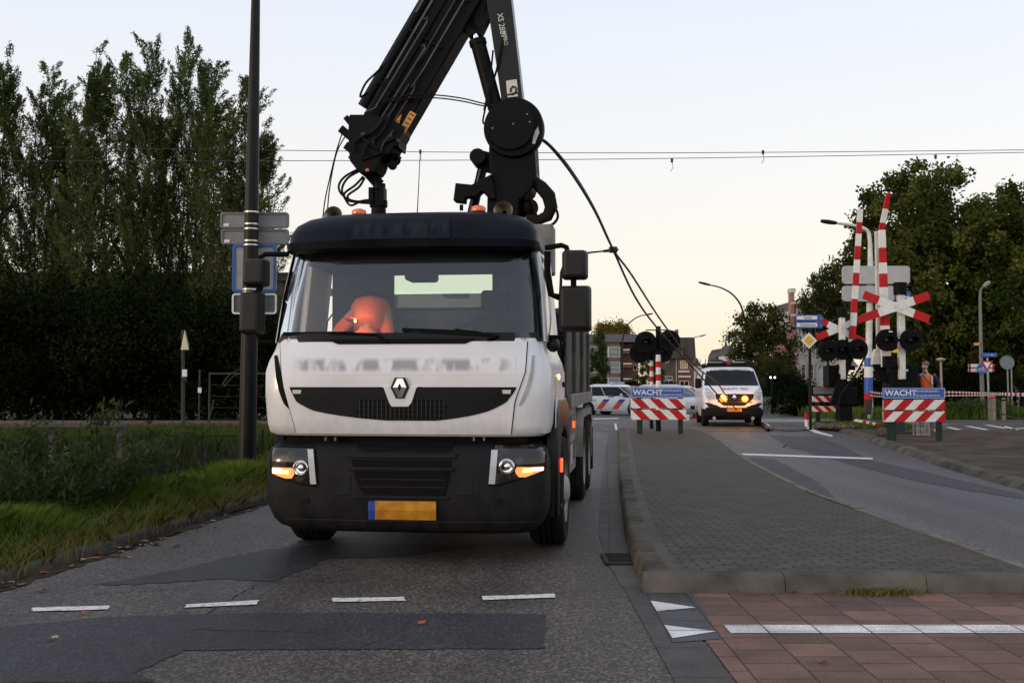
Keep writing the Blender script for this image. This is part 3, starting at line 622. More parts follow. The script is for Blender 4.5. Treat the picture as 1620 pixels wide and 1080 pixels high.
# --- visor and roof
VZ = [(2.745, 1.14, .16), (2.765, 1.165, .10), (2.83, 1.17, .085), (2.845, 1.155, .13), (2.93, 1.15, .16), (3.01, 1.115, .22), (3.075, 1.03, .30), (3.115, .90, .39), (3.135, .70, .50)]
mb = MB(); mb.loft([ring(z, hw, y0, 1.74 if z > 2.8 else .72, D=.42, n=4.6, bow=.05) for z, hw, y0 in VZ], cap=True)
vis = mb.build('sun_visor', W_vis, truck, smooth=50)
def visp(z): zz = [c[0] for c in VZ]; return float(np.interp(z, zz, [c[1] for c in VZ])), float(np.interp(z, zz, [c[2] for c in VZ]))
def blur_mat(name, base, ink, sx, sz, th=.5, rough=.34, spec=.5, coat=.25):
    m = pm(name, base, rough=rough, var=0, coat=coat, spec=spec); n = m.node_tree.nodes; L = m.node_tree.links; b_ = n['Principled BSDF']
    co = n['Texture Coordinate']; mp = n.new('ShaderNodeMapping'); mp.inputs['Scale'].default_value = (sx, 1, sz); L.new(co.outputs['Generated'], mp.inputs[0])
    nz = n.new('ShaderNodeTexNoise'); nz.inputs['Scale'].default_value = 1; nz.inputs['Detail'].default_value = 1; L.new(mp.outputs[0], nz.inputs['Vector'])
    sp = n.new('ShaderNodeSeparateXYZ'); L.new(co.outputs['Generated'], sp.inputs[0])
    def hump(sock, p):
        a1 = n.new('ShaderNodeMath'); a1.operation = 'SUBTRACT'; a1.inputs[1].default_value = .5; L.new(sock, a1.inputs[0])
        a2 = n.new('ShaderNodeMath'); a2.operation = 'ABSOLUTE'; L.new(a1.outputs[0], a2.inputs[0])
        a3 = n.new('ShaderNodeMapRange'); a3.inputs[1].default_value = .5; a3.inputs[2].default_value = p; a3.interpolation_type = 'SMOOTHSTEP'; L.new(a2.outputs[0], a3.inputs[0]); return a3.outputs[0]
    h1, h2 = hump(sp.outputs['Z'], .12), hump(sp.outputs['X'], .42)
    r_ = n.new('ShaderNodeMapRange'); r_.inputs[1].default_value = .36; r_.inputs[2].default_value = .56; L.new(nz.outputs['Fac'], r_.inputs[0])
    u = n.new('ShaderNodeMath'); u.operation = 'MULTIPLY'; L.new(h1, u.inputs[0]); L.new(h2, u.inputs[1])
    u2 = n.new('ShaderNodeMath'); u2.operation = 'MULTIPLY'; L.new(u.outputs[0], u2.inputs[0]); L.new(r_.outputs[0], u2.inputs[1])
    u3 = n.new('ShaderNodeMath'); u3.operation = 'MULTIPLY'; u3.inputs[1].default_value = th; L.new(u2.outputs[0], u3.inputs[0])
    mx_ = n.new('ShaderNodeMix'); mx_.data_type = 'RGBA'; mx_.inputs[6].default_value = (*base, 1); mx_.inputs[7].default_value = (*ink, 1); L.new(u3.outputs[0], mx_.inputs[0]); L.new(mx_.outputs[2], b_.inputs['Base Color'])
    return m
mb = MB(); patch(mb, pxrows([(347, 556, 712), (378, 556, 712)], visp, 5), visp, .012, 8, .02)
mb.build('visor_name_panel', blur_mat('smudged_visor_name', (.005, .006, .010), (.024, .027, .034), 18, .5, .5, .42, .07, 0), vis)
# --- bonnet panel, seams, grille, emblem
hl_ = [(541, 444, 834), (587, 446, 831), (610, 449, 823), (633, 455, 814), (686, 470, 808)]
rws = pxrows(hl_, cabp, 12)
mb = MB(); patch(mb, rws, cabp, .012, 24, .03); hood = mb.build('bonnet_panel', W_white, truck, smooth=40)
for a_, b_ in ((1, 0), (0, 1)):
    mb = MB(); patch(mb, [((z, x0 - .008, x0) if a_ else (z, x1, x1 + .008)) for z, x0, x1 in rws], cabp, .005, 1, .02); mb.build('panel_seam', W_blk, hood, smooth=0)
mb = MB(); patch(mb, pxrows([(563, 462, 816), (592, 462, 816)], cabp, 3), cabp, .0145, 14, .01)
mb.build('bonnet_name', blur_mat('smudged_bonnet_name', (.592, .60, .62), (.14, .14, .16), 24, .45, .75), hood)
gb = [(612, 459, 817.5), (618, 461, 815), (626, 465, 809), (636, 470, 801), (645, 486, 784), (651, 500, 770), (657, 535, 745), (661, 565, 722), (665, 612, 690)]
mb = MB().mat(W_plas); patch(mb, pxrows(gb, cabp, 14), cabp, .018, 24, .02); gr = mb.build('upper_grille', None, truck, smooth=40)
W_mesh = pm('grille_mesh_grey', (.018, .019, .021), rough=.5, var=.2, spec=.3)
mb = MB().mat(W_blk)
for y_, a_, b_ in ((632, 568, 705), (640, 566, 708), (648, 564, 706), (656, 572, 700)):
    r_ = pxrows([(y_, a_, b_), (y_ + 5.4, a_, b_)], cabp, 1); patch(mb, r_, cabp, .021, 10, .02)
for i in range(20):
    px = 569 + i * 7; r_ = pxrows([(631, px, px + 1.6), (661, px, px + 1.6)], cabp, 2); patch(mb.mat(W_mesh), r_, cabp, .024, 1, .01)
mb.build('grille_mesh', None, gr, smooth=0)
for a_ in (464, 795):
    mb = MB(); patch(mb, pxrows([(616.5, a_, a_ + 14), (622.5, a_ + 1, a_ + 13)], cabp, 1), cabp, .026, 4, .02); mb.build('marker_lamp', pm('lamp_lens_pale', (.45, .45, .42), rough=.15, var=.1), gr)
def poly_on(px, d, th, prof=cabp):
    ps = [onS(x, y, prof) for x, y in px]; return [spt(x, z, prof, d) for x, z in ps], [spt(x, z, prof, d) + Vector((0, th, 0)) for x, z in ps]
def plate(name, px, d, th, mat, parent, prof=cabp, bevel=0):
    a_, b_ = poly_on(px, d, th, prof); return MB().loft([a_, b_]).build(name, mat, parent, smooth=0, bevel=bevel)
sur = plate('emblem_surround', [(600, 611), (608, 613), (617, 637), (621, 643), (647, 643), (652, 637), (660, 613), (667, 611)], .032, .03, W_white, hood, bevel=.004)
em = plate('emblem', [(626.3, 597), (641.7, 597), (648.8, 612.5), (640.8, 630), (628, 630), (619.5, 612.5)], .038, .02, W_blkg, hood)
mb = MB(); q = {k: spt(*onS(*v, cabp), cabp, .041) for k, v in dict(tl=(629.7, 598.5), tr=(638.8, 598.5), r=(644.6, 612.6), br=(637.6, 628.5), bl=(631, 628.5), l=(623.2, 612.6), t=(634, 598.5), b=(634.2, 628.5)).items()}
ins = {k: spt(*onS(*v, cabp), cabp, .046) for k, v in dict(t=(634, 606), r=(637, 612.4), b=(634, 619), l=(630.8, 612.4)).items()}
mb.mat(W_chr); mb.poly([q['tl'], q['t'], ins['t'], ins['l'], q['l']]); mb.poly([q['t'], q['tr'], q['r'], ins['r'], ins['t']])
mb.poly([q['l'], ins['l'], ins['b'], q['b'], q['bl']]); mb.poly([ins['r'], q['r'], q['br'], q['b'], ins['b']])
mb.build('diamond_badge', None, em, smooth=0)
# side air slots on the corner panels
for rr_, m_ in (([(562, 434, 439), (580, 435.5, 443), (600, 437.5, 447), (620, 442, 452), (638, 449, 456.5), (646, 456.5, 459)], W_blk), ([(562, 842, 846), (585, 840, 845), (605, 835, 841), (625, 828, 833.5), (641, 821, 824)], W_grey)):
    mb = MB(); patch(mb, pxrows(rr_, cabp, 12), cabp, .008, 3, .02); mb.build('air_slot', m_, cab)
# --- bumper
mb = MB(); mb.loft([ring(z, hw, y0, .62) for z, hw, y0 in BUMZ]); bum = mb.build('bumper', W_plas, truck, smooth=40)
MB().box2((-1.08, .16, 1.0), (1.08, .8, 1.14)).build('bumper_gap', W_blk, truck)
mb = MB().mat(W_blk)
for r_ in ([(727, 556, 714), (738, 558, 712)], [(746, 560, 712), (760, 563, 709), (783, 576, 704)], [(699, 563, 719), (709, 567, 716), (713, 572, 712)]): patch(mb, pxrows(r_, bump_, 4), bump_, .006, 10, .02)
mb.mat(W_plas)
for y_ in (757, 769): patch(mb, pxrows([(y_, 572, 705), (y_ + 2, 572, 705)], bump_, 1), bump_, .009, 8, .01)
mb.build('lower_grille', None, bum, smooth=0)
mb = MB().mat(W_plas); patch(mb, pxrows([(739, 552, 718), (744, 552, 718)], bump_, 1), bump_, .02, 10, .03); patch(mb, pxrows([(716, 548, 722), (724, 548, 722)], bump_, 1), bump_, .016, 10, .03)
patch(mb, pxrows([(784, 560, 712), (789, 562, 710)], bump_, 1), bump_, .014, 10, .03); mb.build('bumper_rib', None, bum, bevel=.006)
for a_, b_ in ((527, 555), (718, 749)): mb = MB(); patch(mb, pxrows([(752, a_, b_), (783, a_ + 1, b_ - 1)], bump_, 2), bump_, .004, 3, .02); mb.build('fog_lamp_cover', W_plas, bum, bevel=.004)
for a_ in (487, 789): p = spt(*onS(a_, 791, bump_), bump_, 0); MB().cyl(p + Vector((0, -.006, 0)), p + Vector((0, .02, 0)), .022, n=14).build('parking_sensor', W_blkg, bum)
for a_ in (516, 531, 750, 766): p = TW(a_, 694, .1); MB().box(p, (.012, .05, .03)).build('hinge_pin', W_lgt, bum)
plm = pm('plate_yellow_smudged', (.52, .24, .015), rough=.45, col2=(.34, .145, .012), scale=9, detail=1)
mb = MB().mat(plm); patch(mb, pxrows([(792, 594, 690), (821.5, 594, 690)], bump_, 2), bump_, .016, 6, .014)
mb.mat(pm('plate_blue', (.02, .055, .26), rough=.4, var=.1)); patch(mb, pxrows([(792, 583, 594), (821.5, 583, 594)], bump_, 2), bump_, .016, 2, .014); mb.build('licence_plate', None, truck, smooth=0)
mb = MB(); patch(mb, pxrows([(820, 452, 872), (832, 456, 874), (838, 470, 870)], bump_, 3), bump_, .022, 20, .06); mb.build('bumper_lip', W_plas, bum, bevel=.008)
# --- headlamps
for side in (-1, 1):
    if side < 0:
        rows = [(708, 434, 497), (716, 431, 498), (738, 430.5, 499), (752, 432, 500), (758, 450, 500), (766, 486, 500.5)]; chrome = [(710, 487.5, 496.5), (765, 492, 501)]; lamp = (477, 739.5); ind = [(739, 432.5, 463), (744, 431.5, 467), (750, 433, 466), (756, 452, 462)]; core = [(743, 440, 458), (749, 440, 458)]; wh = [(740, 431.8, 446), (748, 432, 446)]
    else:
        rows = [(703, 784, 862), (714, 782, 866), (735, 779, 867.5), (745, 778, 867), (755, 776, 826), (765, 775, 790)]; chrome = [(711, 778, 788), (765, 773.5, 783.5)]; lamp = (802.5, 737.5); ind = [(738, 818, 860), (743, 815, 862), (749, 817, 846), (754, 822, 832)]; core = [(740, 828, 848), (747, 826, 842)]; wh = [(738.5, 842, 860), (744, 840, 860)]
    mb = MB(); patch(mb, pxrows([(r_[0] + (-3 if i == 0 else 3 if i == len(rows) - 1 else 0), r_[1] - 3, r_[2] + 3) for i, r_ in enumerate(rows)], bump_, 10), bump_, .004, 14, .03); mb.build('lamp_recess', W_blk, bum, smooth=60)
    hm = MB(); patch(hm, pxrows(rows, bump_, 10), bump_, .014, 14, .03); h = hm.build('headlamp', W_lens, truck, smooth=60)
    mb = MB(); patch(mb, pxrows(chrome, bump_, 4), bump_, .022, 2, .03); mb.build('lamp_trim', pm('lamp_trim_silver', (.42, .43, .45), rough=.35, metal=.3, var=.05), h, smooth=0)
    p = spt(*onS(*lamp, bump_), bump_, .012); rr_ = .067
    mb = MB().mat(W_chr); mb.lathe([(rr_, .0), (rr_, .022), (rr_ * .9, .026), (rr_ * .72, .008), (rr_ * .45, .004), (rr_ * .35, .02), (.001, .026)], p + Vector((0, .002, 0)), (0, -1, 0), 24)
    mb.build('main_beam', None, h, smooth=35)
    mb = MB(); patch(mb, pxrows(ind, bump_, 5), bump_, .018, 6, .02); mb.build('indicator', E_amb, h)
    mb = MB(); patch(mb, pxrows(core, bump_, 2), bump_, .021, 4, .01); mb.build('indicator_bulb', E_hot, h)
    mb = MB(); patch(mb, pxrows(wh, bump_, 2), bump_, .0215, 4, .01); mb.build('side_lamp', E_wht, h)
# --- wipers
for pts in (((614, 541), (598, 529), (520, 525), (449, 528)), ((772, 537), (790, 531), (720, 520.5), (637, 521.5))):
    q = [spt(*onS(x, y, winp), winp, .02 + .012 * (i == 0)) for i, (x, y) in enumerate(pts)]
    mb = MB().mat(W_blk); mb.tube(q[:2], .016, 6); mb.tube(q[1:3], [.011, .006], 6); mb.beam(q[1] if pts[0][0] < 700 else q[1], q[3], .014, .022); mb.beam((q[1] + q[2]) / 2, q[3], .012, .03); mb.build('wiper', None, truck)
# --- doors, handles, side windows
for s in (-1, 1):
    mb = MB(); gz = [(2.0, 1.235), (2.4, 1.20), (2.78, 1.148)]
    mb.loft([[(s * w_, y0_, z), (s * w_, 1.10, z), (s * (w_ - .008), 1.10, z), (s * (w_ - .008), y0_, z)] for (z, w_), y0_ in zip(gz, (.52, .58, .66))])
    door = MB().loft([[(s * 1.302, .52, z), (s * 1.31, .52, z), (s * 1.31, 1.45, z), (s * 1.302, 1.45, z)] for z in (1.16, 1.62)]).build('door', W_white, truck)
    mb.build('door_window', W_glass, door)
    MB().box((s * 1.315, 1.35, 1.55), (.03, .16, .05)).build('door_handle', W_blk, door, bevel=.008)
# --- lower side skirts and wheel arches (dark), side lamps on them
for s in (-1, 1):
    mb = MB(); pr = [(.50, .34), (.78, .34), (.80, .62), (.86, .85), (1.02, 1.06), (1.36, 1.14), (1.70, 1.06), (1.88, .85), (1.94, .45), (2.10, .45), (2.12, 1.2), (1.95, 1.36), (1.72, 1.42), (.80, 1.42), (.56, 1.30), (.50, 1.10)]
    o_ = mb.prismX(pr, s * 1.20, s * 1.325).build('wheel_arch', W_blkg if s > 0 else W_plas, truck, bevel=.03)
    MB().box((s * 1.33, .86, .80), (.03, .06, .13)).build('side_indicator', E_side, o_, bevel=.01)
    MB().box((s * 1.28, 1.0, .42), (.12, .5, .05)).build('cab_step', W_plas, o_, bevel=.01)
    MB().ell((s * 1.312, .80, 1.62), (.015, .04, .03), 10, 6).build('repeater_lamp', E_hot, truck)
# --- wheels
def wheel(mb, c, r, w_, s, rim=.6, tread=True):
    c = Vector(c); ax = Vector((s, 0, 0)); n = 40
    prof = [(r * rim, -w_ / 2), (r * .93, -w_ / 2), (r * .985, -w_ * .42), (r, -w_ * .3)]
    for k in (-.2, -.04, .12): prof += [(r, w_ * k), (r * .972, w_ * (k + .01)), (r * .972, w_ * (k + .05)), (r, w_ * (k + .06))]
    prof += [(r, w_ * .3), (r * .985, w_ * .42), (r * .93, w_ / 2), (r * rim, w_ / 2)]
    mb.lathe(prof, c, ax, n, cap=False); return mb
def axle(x, y, r, w_, s, hub=True):
    e = wheel(MB(), (x, y, r), r, w_, s).build('wheel', W_rub, truck, smooth=40)
    mb = MB().mat(W_grey); mb.lathe([(r * .62, w_ * .5), (r * .6, w_ * .3), (r * .4, w_ * .2 if hub else -.1), (r * .22, w_ * (.55 if hub else .1)), (r * .12, w_ * (.6 if hub else .15)), (.001, w_ * .6 if hub else .05)], (x, y, r), (s, 0, 0), 24, cap=False)
    for k in range(8): t = k * math.pi / 4; mb.cyl((x + s * w_ * .22, y + r * .33 * math.cos(t), r + r * .33 * math.sin(t)), (x + s * w_ * .42, y + r * .33 * math.cos(t), r + r * .33 * math.sin(t)), .02, n=6)
    mb.build('rim', None, e, smooth=40)
for s in (-1, 1):
    axle(s * 1.175, 1.37, .525, .33, s)
    for y in (5.3, 6.7):
        axle(s * 1.17, y, .51, .28, s, False); axle(s * .84, y, .51, .28, s, False)
# --- chassis, side gear, tipper body
mb = MB().mat(W_blk)
for s in (-1, 1): mb.box2((s * .35, .9, .68), (s * .45, 8.0, .95))
mb.box2((-1.0, .7, .55), (1.0, 1.0, .75)); mb.cyl((-.95, 1.37, .52), (.95, 1.37, .52), .08); mb.cyl((-1, 5.3, .52), (1, 5.3, .52), .1); mb.cyl((-1, 6.7, .52), (1, 6.7, .52), .1); mb.box2((-.5, .5, .5), (.5, 1.9, 1.1)); mb.box2((-1.0, .3, .3), (1.0, .55, .6))
mb.box2((-1.05, 1.85, .95), (1.05, 2.55, 1.45)); mb.build('chassis', None, truck, smooth=0)
mb = MB().mat(W_blk)
for y0_, y1_, z0, z1 in ((2.15, 2.40, .45, 1.25), (2.45, 2.62, .55, 2.15)): mb.box2((.95, y0_, z0), (1.22, y1_, z1))
for z in (1.2, 1.55, 1.9, 2.2): mb.box2((.9, 2.35, z), (1.24, 2.45, z + .04))
for y in (2.2, 2.42): mb.tube([(1.2, y, .9), (1.22, y, 1.5), (1.17, y, 2.3), (.9, y + .1, 2.5)], .03, 6)
for k in range(5): mb.tube([(1.16, 2.2 + .08 * k, 1.25), (1.25, 2.25 + .05 * k, 1.6 + .1 * k), (1.1, 2.3, 2.0 + .1 * k), (.8, 2.4, 2.45)], .014, 5)
mb.build('hydraulic_gear', None, truck)
mb = MB().mat(W_lgt); mb.box2((.86, 2.0, 2.72), (1.16, 2.35, 3.24)); mb.build('oil_tank', None, truck, bevel=.02)
sg = MB().mat(W_lgt)
for y0_, y1_ in ((2.66, 3.3), (3.34, 3.98), (4.02, 4.6)):
    sg.box2((1.20, y0_, .50), (1.235, y1_, .62)); sg.box2((1.20, y0_, 1.18), (1.235, y1_, 1.30)); sg.box2((1.20, y0_, .62), (1.235, y0_ + .1, 1.18)); sg.box2((1.20, y1_ - .1, .62), (1.235, y1_, 1.18)); sg.box2((1.20, y0_ + .1, .86), (1.235, y1_ - .1, .94))
sgo = sg.build('side_guard', None, truck, smooth=0, bevel=.004)
for y in (2.66, 3.98): MB().box((1.25, y, 1.06 if y > 3 else 1.18), (.03, .05, .08)).build('side_marker', E_side, sgo)
for y in (2.7, 3.6): MB().box((1.245, y, .72), (.012, .12, .22)).build('reflector_plate', pm('reflector_white', (.6, .6, .58), rough=.3, var=.1), sgo)
W_tip = pm('tipper_dark_steel', (.085, .083, .078), rough=.6, spec=.2, col2=(.04, .039, .036), scale=3)
tp = MB().mat(W_tip); z0, z1 = 1.34, 2.42
tp.box2((-1.24, 2.95, z0), (1.24, 8.2, z0 + .1)); tp.box2((-1.24, 2.95, z0 + .1), (1.24, 3.02, z1)); tp.box2((-1.24, 8.1, z0 + .1), (1.24, 8.17, z1 - .1))
for s in (-1, 1):
    tp.loft([[(s * 1.22, 3.02, z) if 0 else (s * (1.22 - i * .0), y, z) for y, z in ((3.02, z0 + .1), (8.1, z0 + .1), (8.1, z1), (3.02, z1))] if i == 0 else [(s * 1.24, y, z) for y, z in ((3.02, z0 + .1), (8.1, z0 + .1), (8.1, z1), (3.02, z1))] for i in (0, 1)])
    for y in np.arange(3.9, 8.1, 1.7): tp.box2((s * 1.242, y, z0), (s * 1.285, y + .12, z1 - .08))
    tp.mat(W_lgt); tp.box2((s * 1.18, 2.95, z1), (s * 1.285, 8.15, z1 + .09)); tp.box2((s * 1.242, 2.95, z0 - .06), (s * 1.29, 8.15, z0 + .10)); tp.mat(W_tip)
hx0, hz0 = TP(600, 466, 2.9); hx1, _ = TP(800, 466, 2.9); tp.box2((hx0, 2.86, z1), (hx1, 2.94, hz0))
tipper = tp.build('tipper_body', None, truck, smooth=0, bevel=.01)
for s in (-1, 1): MB().prismX([(4.72, .62), (4.78, .95), (5.0, 1.12), (7.0, 1.12), (7.25, .95), (7.35, .45), (7.42, .45), (7.4, 1.0), (7.1, 1.2), (4.95, 1.2), (4.7, 1.0), (4.66, .62)], s * .72, s * 1.32).build('mudguard', W_lgt, truck, smooth=0)
for s in (-1, 1): MB().box2((s * .75, 7.36, .25), (s * 1.33, 7.39, .9)).build('mud_flap', W_blk, truck)
# --- mirrors
def mbox(name, px, y0, d, mat, parent, bev=.03, taper=.0):
    (xa, za), (xb, zb) = TP(px[0], px[1], y0), TP(px[2], px[3], y0)
    cx, cz, hw, hh = (xa + xb) / 2, (za + zb) / 2, abs(xb - xa) / 2, abs(za - zb) / 2
    r0 = [(cx + a_ * hw, y0, cz + b_ * hh) for a_, b_ in ((-1, -1), (1, -1), (1, 1), (-1, 1))]; r1 = [(cx + a_ * hw * .86 , y0 - d, cz + b_ * hh * .9) for a_, b_ in ((-1, -1), (1, -1), (1, 1), (-1, 1))]
    return MB().loft([r0, r1]).build(name, mat, parent, bevel=bev, segs=4)
mh = pm('mirror_housing', (.005, .005, .005), rough=.5, spec=.3, col2=(.009, .0085, .008), scale=5, bump=.1, bscale=200)
mr = []
for s, up_, lo_, y0, arm in ((1, (889, 397, 931.5, 444), (884, 452, 937, 526), .42, ((862, 392), (872, 390.5), (888, 388), (896, 391), (899, 402))), (-1, (391, 411, 429, 455), (386.5, 461, 421, 531), .42, ((456, 402.5), (440, 402), (420, 402), (410, 408), (408, 418)))):
    a_ = MB().tube([TW(x, y, y0 - .06) for x, y in arm], .024, 8); ar_ = a_; a_ = MB()
    p, q = TW((up_[0] + up_[2]) / 2 - s * 3, up_[3] - 3, y0 - .05), TW((lo_[0] + lo_[2]) / 2 - s * 3, lo_[1] + 3, y0 - .05); a_.beam(p, q, .05, .04)
    if s > 0: ar_.tube([TW(884, 470, y0 - .05), TW(872, 466, y0), TW(866, 430, y0), TW(866, 398, y0)], .03, 8); MB().tube([TW(890, 520, y0), TW(892, 533, y0), TW(868, 533, y0)], .02, 6).build('mirror_stay', W_blk, truck)
    arm_o = ar_.build('mirror_arm', W_blk, truck, smooth=50); a_.build('mirror_bracket', W_blk, arm_o, smooth=50)
    if s < 0: MB().tube([TW(408, 526, y0), TW(410, 540, y0), TW(428, 541, y0 + .02), TW(440, 541, y0 + .05)], .02, 6).build('mirror_stay', W_blk, truck)
    for b_ in (up_, lo_):
        m_ = mbox('mirror', b_, y0, .17, mh, arm_o, .035); (xa, za), (xb, zb) = TP(b_[0], b_[1], y0), TP(b_[2], b_[3], y0)
        MB().box2((min(xa, xb) + .02, y0 + .002, min(za, zb) + .02), (max(xa, xb) - .02, y0 + .006, max(za, zb) - .02)).build('mirror_glass', W_chr, arm_o)
p = TW(875, 545, .5); MB().ell(p, (.062, .07, .068), 16, 10).build('kerb_mirror', mh, truck); MB().tube([p, p + Vector((-.09, .08, .06))], .02, 6).build('kerb_mirror_arm', W_blk, truck)
# --- roof fittings
amb = pm('beacon_amber', (.75, .12, .01), rough=.2, var=.1, coat=.6)
for px, py in ((568, 336), (757, 331)):
    p = TW(px, py + 4, .95); MB().mat(W_blk).lathe([(.07, -.16), (.07, 0)], p, n=16).mat(amb).lathe([(.068, 0), (.072, .02), (.066, .045), (.04, .056), (.001, .058)], p, n=20).build('beacon', None, truck, smooth=50)
hrn = pm('horn_metal', (.20, .19, .16), rough=.35, metal=.8, var=.2)
for px, py in ((527, 341), (796, 333)):
    p = TW(px, py, .62); d = Vector((0, -1, .12)); MB().lathe([(.004, -.40), (.028, -.38), (.032, -.15), (.045, -.06), (.085, 0), (.09, .006), (.082, .0), (.05, -.04), (.02, -.08)], p, d, 20, cap=False).build('air_horn', hrn, truck, smooth=60)
    MB().box2((p.x - .02, p.y + .15, 2.98), (p.x + .02, p.y + .22, p.z)).build('horn_bracket', W_blk, truck)
for (x0, y0_), (x1, y1_) in (((660, 335), (665, 237)), ((786, 332), (793.5, 242))):
    a_, b_ = TW(x0, y0_ + 6, .8), TW(x1, y1_, .8); MB().tube([a_, a_.lerp(b_, .06), b_], [.012, .005, .003], 6).build('aerial', W_blk, truck)
# --- cab interior
mb = MB().mat(W_int); mb.prismX([(.22, 1.45), (.22, 1.93), (.42, 1.985), (.62, 1.955), (.70, 1.8), (.70, 1.45)], -1.12, 1.12)
dash = mb.build('dashboard', None, truck, smooth=40, bevel=.02)
mb = MB().mat(W_intd); c = Vector((.52, .86, 2.03)); ax = Vector((0, -.45, .9)).normalized(); ex, ey, _ = frame(ax)
mb.tube([c + ex * (.23 * math.cos(t)) + ey * (.23 * math.sin(t)) for t in np.linspace(0, 2 * math.pi, 29)], .016, 8, cap=False)
for t in (.5, 2.6, 4.7): mb.beam(c, c + ex * (.22 * math.cos(t)) + ey * (.22 * math.sin(t)), .03, .015)
mb.cyl(c - ax * .3, c + ax * .01, .04, .06); mb.build('steering_wheel', None, truck)
for x in (.62, -.62):
    mb = MB().mat(W_intd); mb.box2((x - .25, .95, 1.55), (x + .25, 1.42, 1.70)); mb.loft([[(x - .25, 1.38, 1.68), (x + .25, 1.38, 1.68), (x + .25, 1.52, 1.68), (x - .25, 1.52, 1.68)], [(x - .24, 1.46, 2.25), (x + .24, 1.46, 2.25), (x + .24, 1.58, 2.25), (x - .24, 1.58, 2.25)]])
    mb.box2((x - .15, 1.47, 2.28), (x + .15, 1.57, 2.50)); mb.box2((x - .2, 1.0, 1.2), (x + .2, 1.4, 1.55)); mb.build('cab_seat', None, truck, bevel=.04, segs=3)
MB().box2((-.12, .62, 2.52), (.16, .9, 2.68)).build('roof_console', W_intd, truck, bevel=.03)
MB().ell(TW(632, 396, .55), (.16, .08, .06), 16, 8).build('reflection_blob', W_int, truck)  # grey ellipsoid added to stand in for an interior reflection
MB().box2((-1.08, .45, 2.68), (1.08, 1.7, 2.74)).build('headliner', W_intd, truck)
mb = MB().mat(W_blk); q = [TW(516, 527, .45), TW(518, 508, .48), (TW(526, 497, .5)), TW(545, 502, .45), TW(552, 505, .42)]; mb.tube(q, .009, 6); gl = mb.build('gooseneck_lamp', None, truck)
MB().tube([q[3], q[4], TW(565, 508, .4)], [.014, .026, .02], 8).build('lamp_head', pm('lamp_head_red', (.5, .05, .02), rough=.4, var=.1), gl)
MB().ell(TW(562, 508, .385), .014, 8, 6).build('lamp_bulb', emis('reading_lamp_glow', (1, .5, .2), 4), gl)
l = bpy.data.lights.new('reading_light', 'POINT'); l.energy = 1.6; l.color = (1, .6, .35); l.shadow_soft_size = .05; lo = bpy.data.objects.new('reading_light', l); COL.objects.link(lo); lo.parent = truck; lo.location = TW(563, 500, .40) + Vector((0, .02, .05))
# ================================================================ the loader crane (bolted to the truck)
K_blk = pm('crane_black', (.0035, .0035, .004), rough=.5, spec=.08, col2=(.006, .006, .007), scale=3)
K_pipe = pm('crane_pipe_steel', (.07, .07, .07), rough=.45, metal=.5, var=.2)
K_lab = pm('sticker_white', (.55, .55, .5), rough=.5, var=.08); K_yel = pm('sticker_yellow', (.55, .25, .02), rough=.5, var=.1)
K_scr = pm('scratched_primer', (.35, .36, .36), rough=.6, var=.2)
KY = 2.25
def K(px, py, y=KY): return TW(px, py, y)
def kp(px, y0, y1, base=KY): ps = [TP(x, y, base) for x, y in px]; return MB().prismY(ps, y0, y1)
def smoothline(ps, n=6):
    out = []; ps = [Vector(p) for p in ps]
    for i in range(len(ps) - 1):
        p0, p1, p2, p3 = ps[max(i - 1, 0)], ps[i], ps[i + 1], ps[min(i + 2, len(ps) - 1)]
        for k in range(n):
            t = k / n; out.append(.5 * ((2 * p1) + (p2 - p0) * t + (2 * p0 - 5 * p1 + 4 * p2 - p3) * t * t + (3 * p1 - p0 - 3 * p2 + p3) * t ** 3))
    return out + [ps[-1]]
crane = thing('loader_crane', None, None); crane.parent = truck
# column and lugs
kp([(778, 225), (848, 228), (851, 283), (843, 306), (824, 322), (822, 420), (772, 420), (775, 318), (782, 290), (777, 262)], KY - .2, KY + .25).build('crane_column', K_blk, crane, bevel=.015)
kp([(782, 283), (752, 299), (727, 296.5), (723.5, 324), (741, 326.5), (742, 318), (758, 318), (768, 309), (780, 322), (790, 322)], KY - .26, KY - .10).build('valve_bracket', K_blk, crane, bevel=.01)
MB().cyl(K(730, 324, KY - .15), K(730, 333, KY - .15), .02).build('valve_stub', K_blk, crane)
p = K(760, 254); mb = MB(); mb.cyl(p + Vector((0, -.22, 0)), p + Vector((0, .1, 0)), .085, n=20); mb.beam(p, K(790, 262), .2, .14, (0, 1, 0)); mb.build('slew_motor', K_blk, crane)
mb = MB().mat(K_blk); mb.beam(K(763, 268), K(745, 345), .09, .09); mb.build('slew_cylinder', None, crane); MB().tube([K(760, 268, KY - .1), K(741, 345, KY - .1)], .012, 6).build('hydraulic_pipe', K_pipe, crane)
p = K(833, 330); MB().lathe([(.05, -.2), (.09, -.18), (.09, .1), (.05, .12)], p, (.6, -.8, 0), 18).build('slew_pump', K_blk, crane)
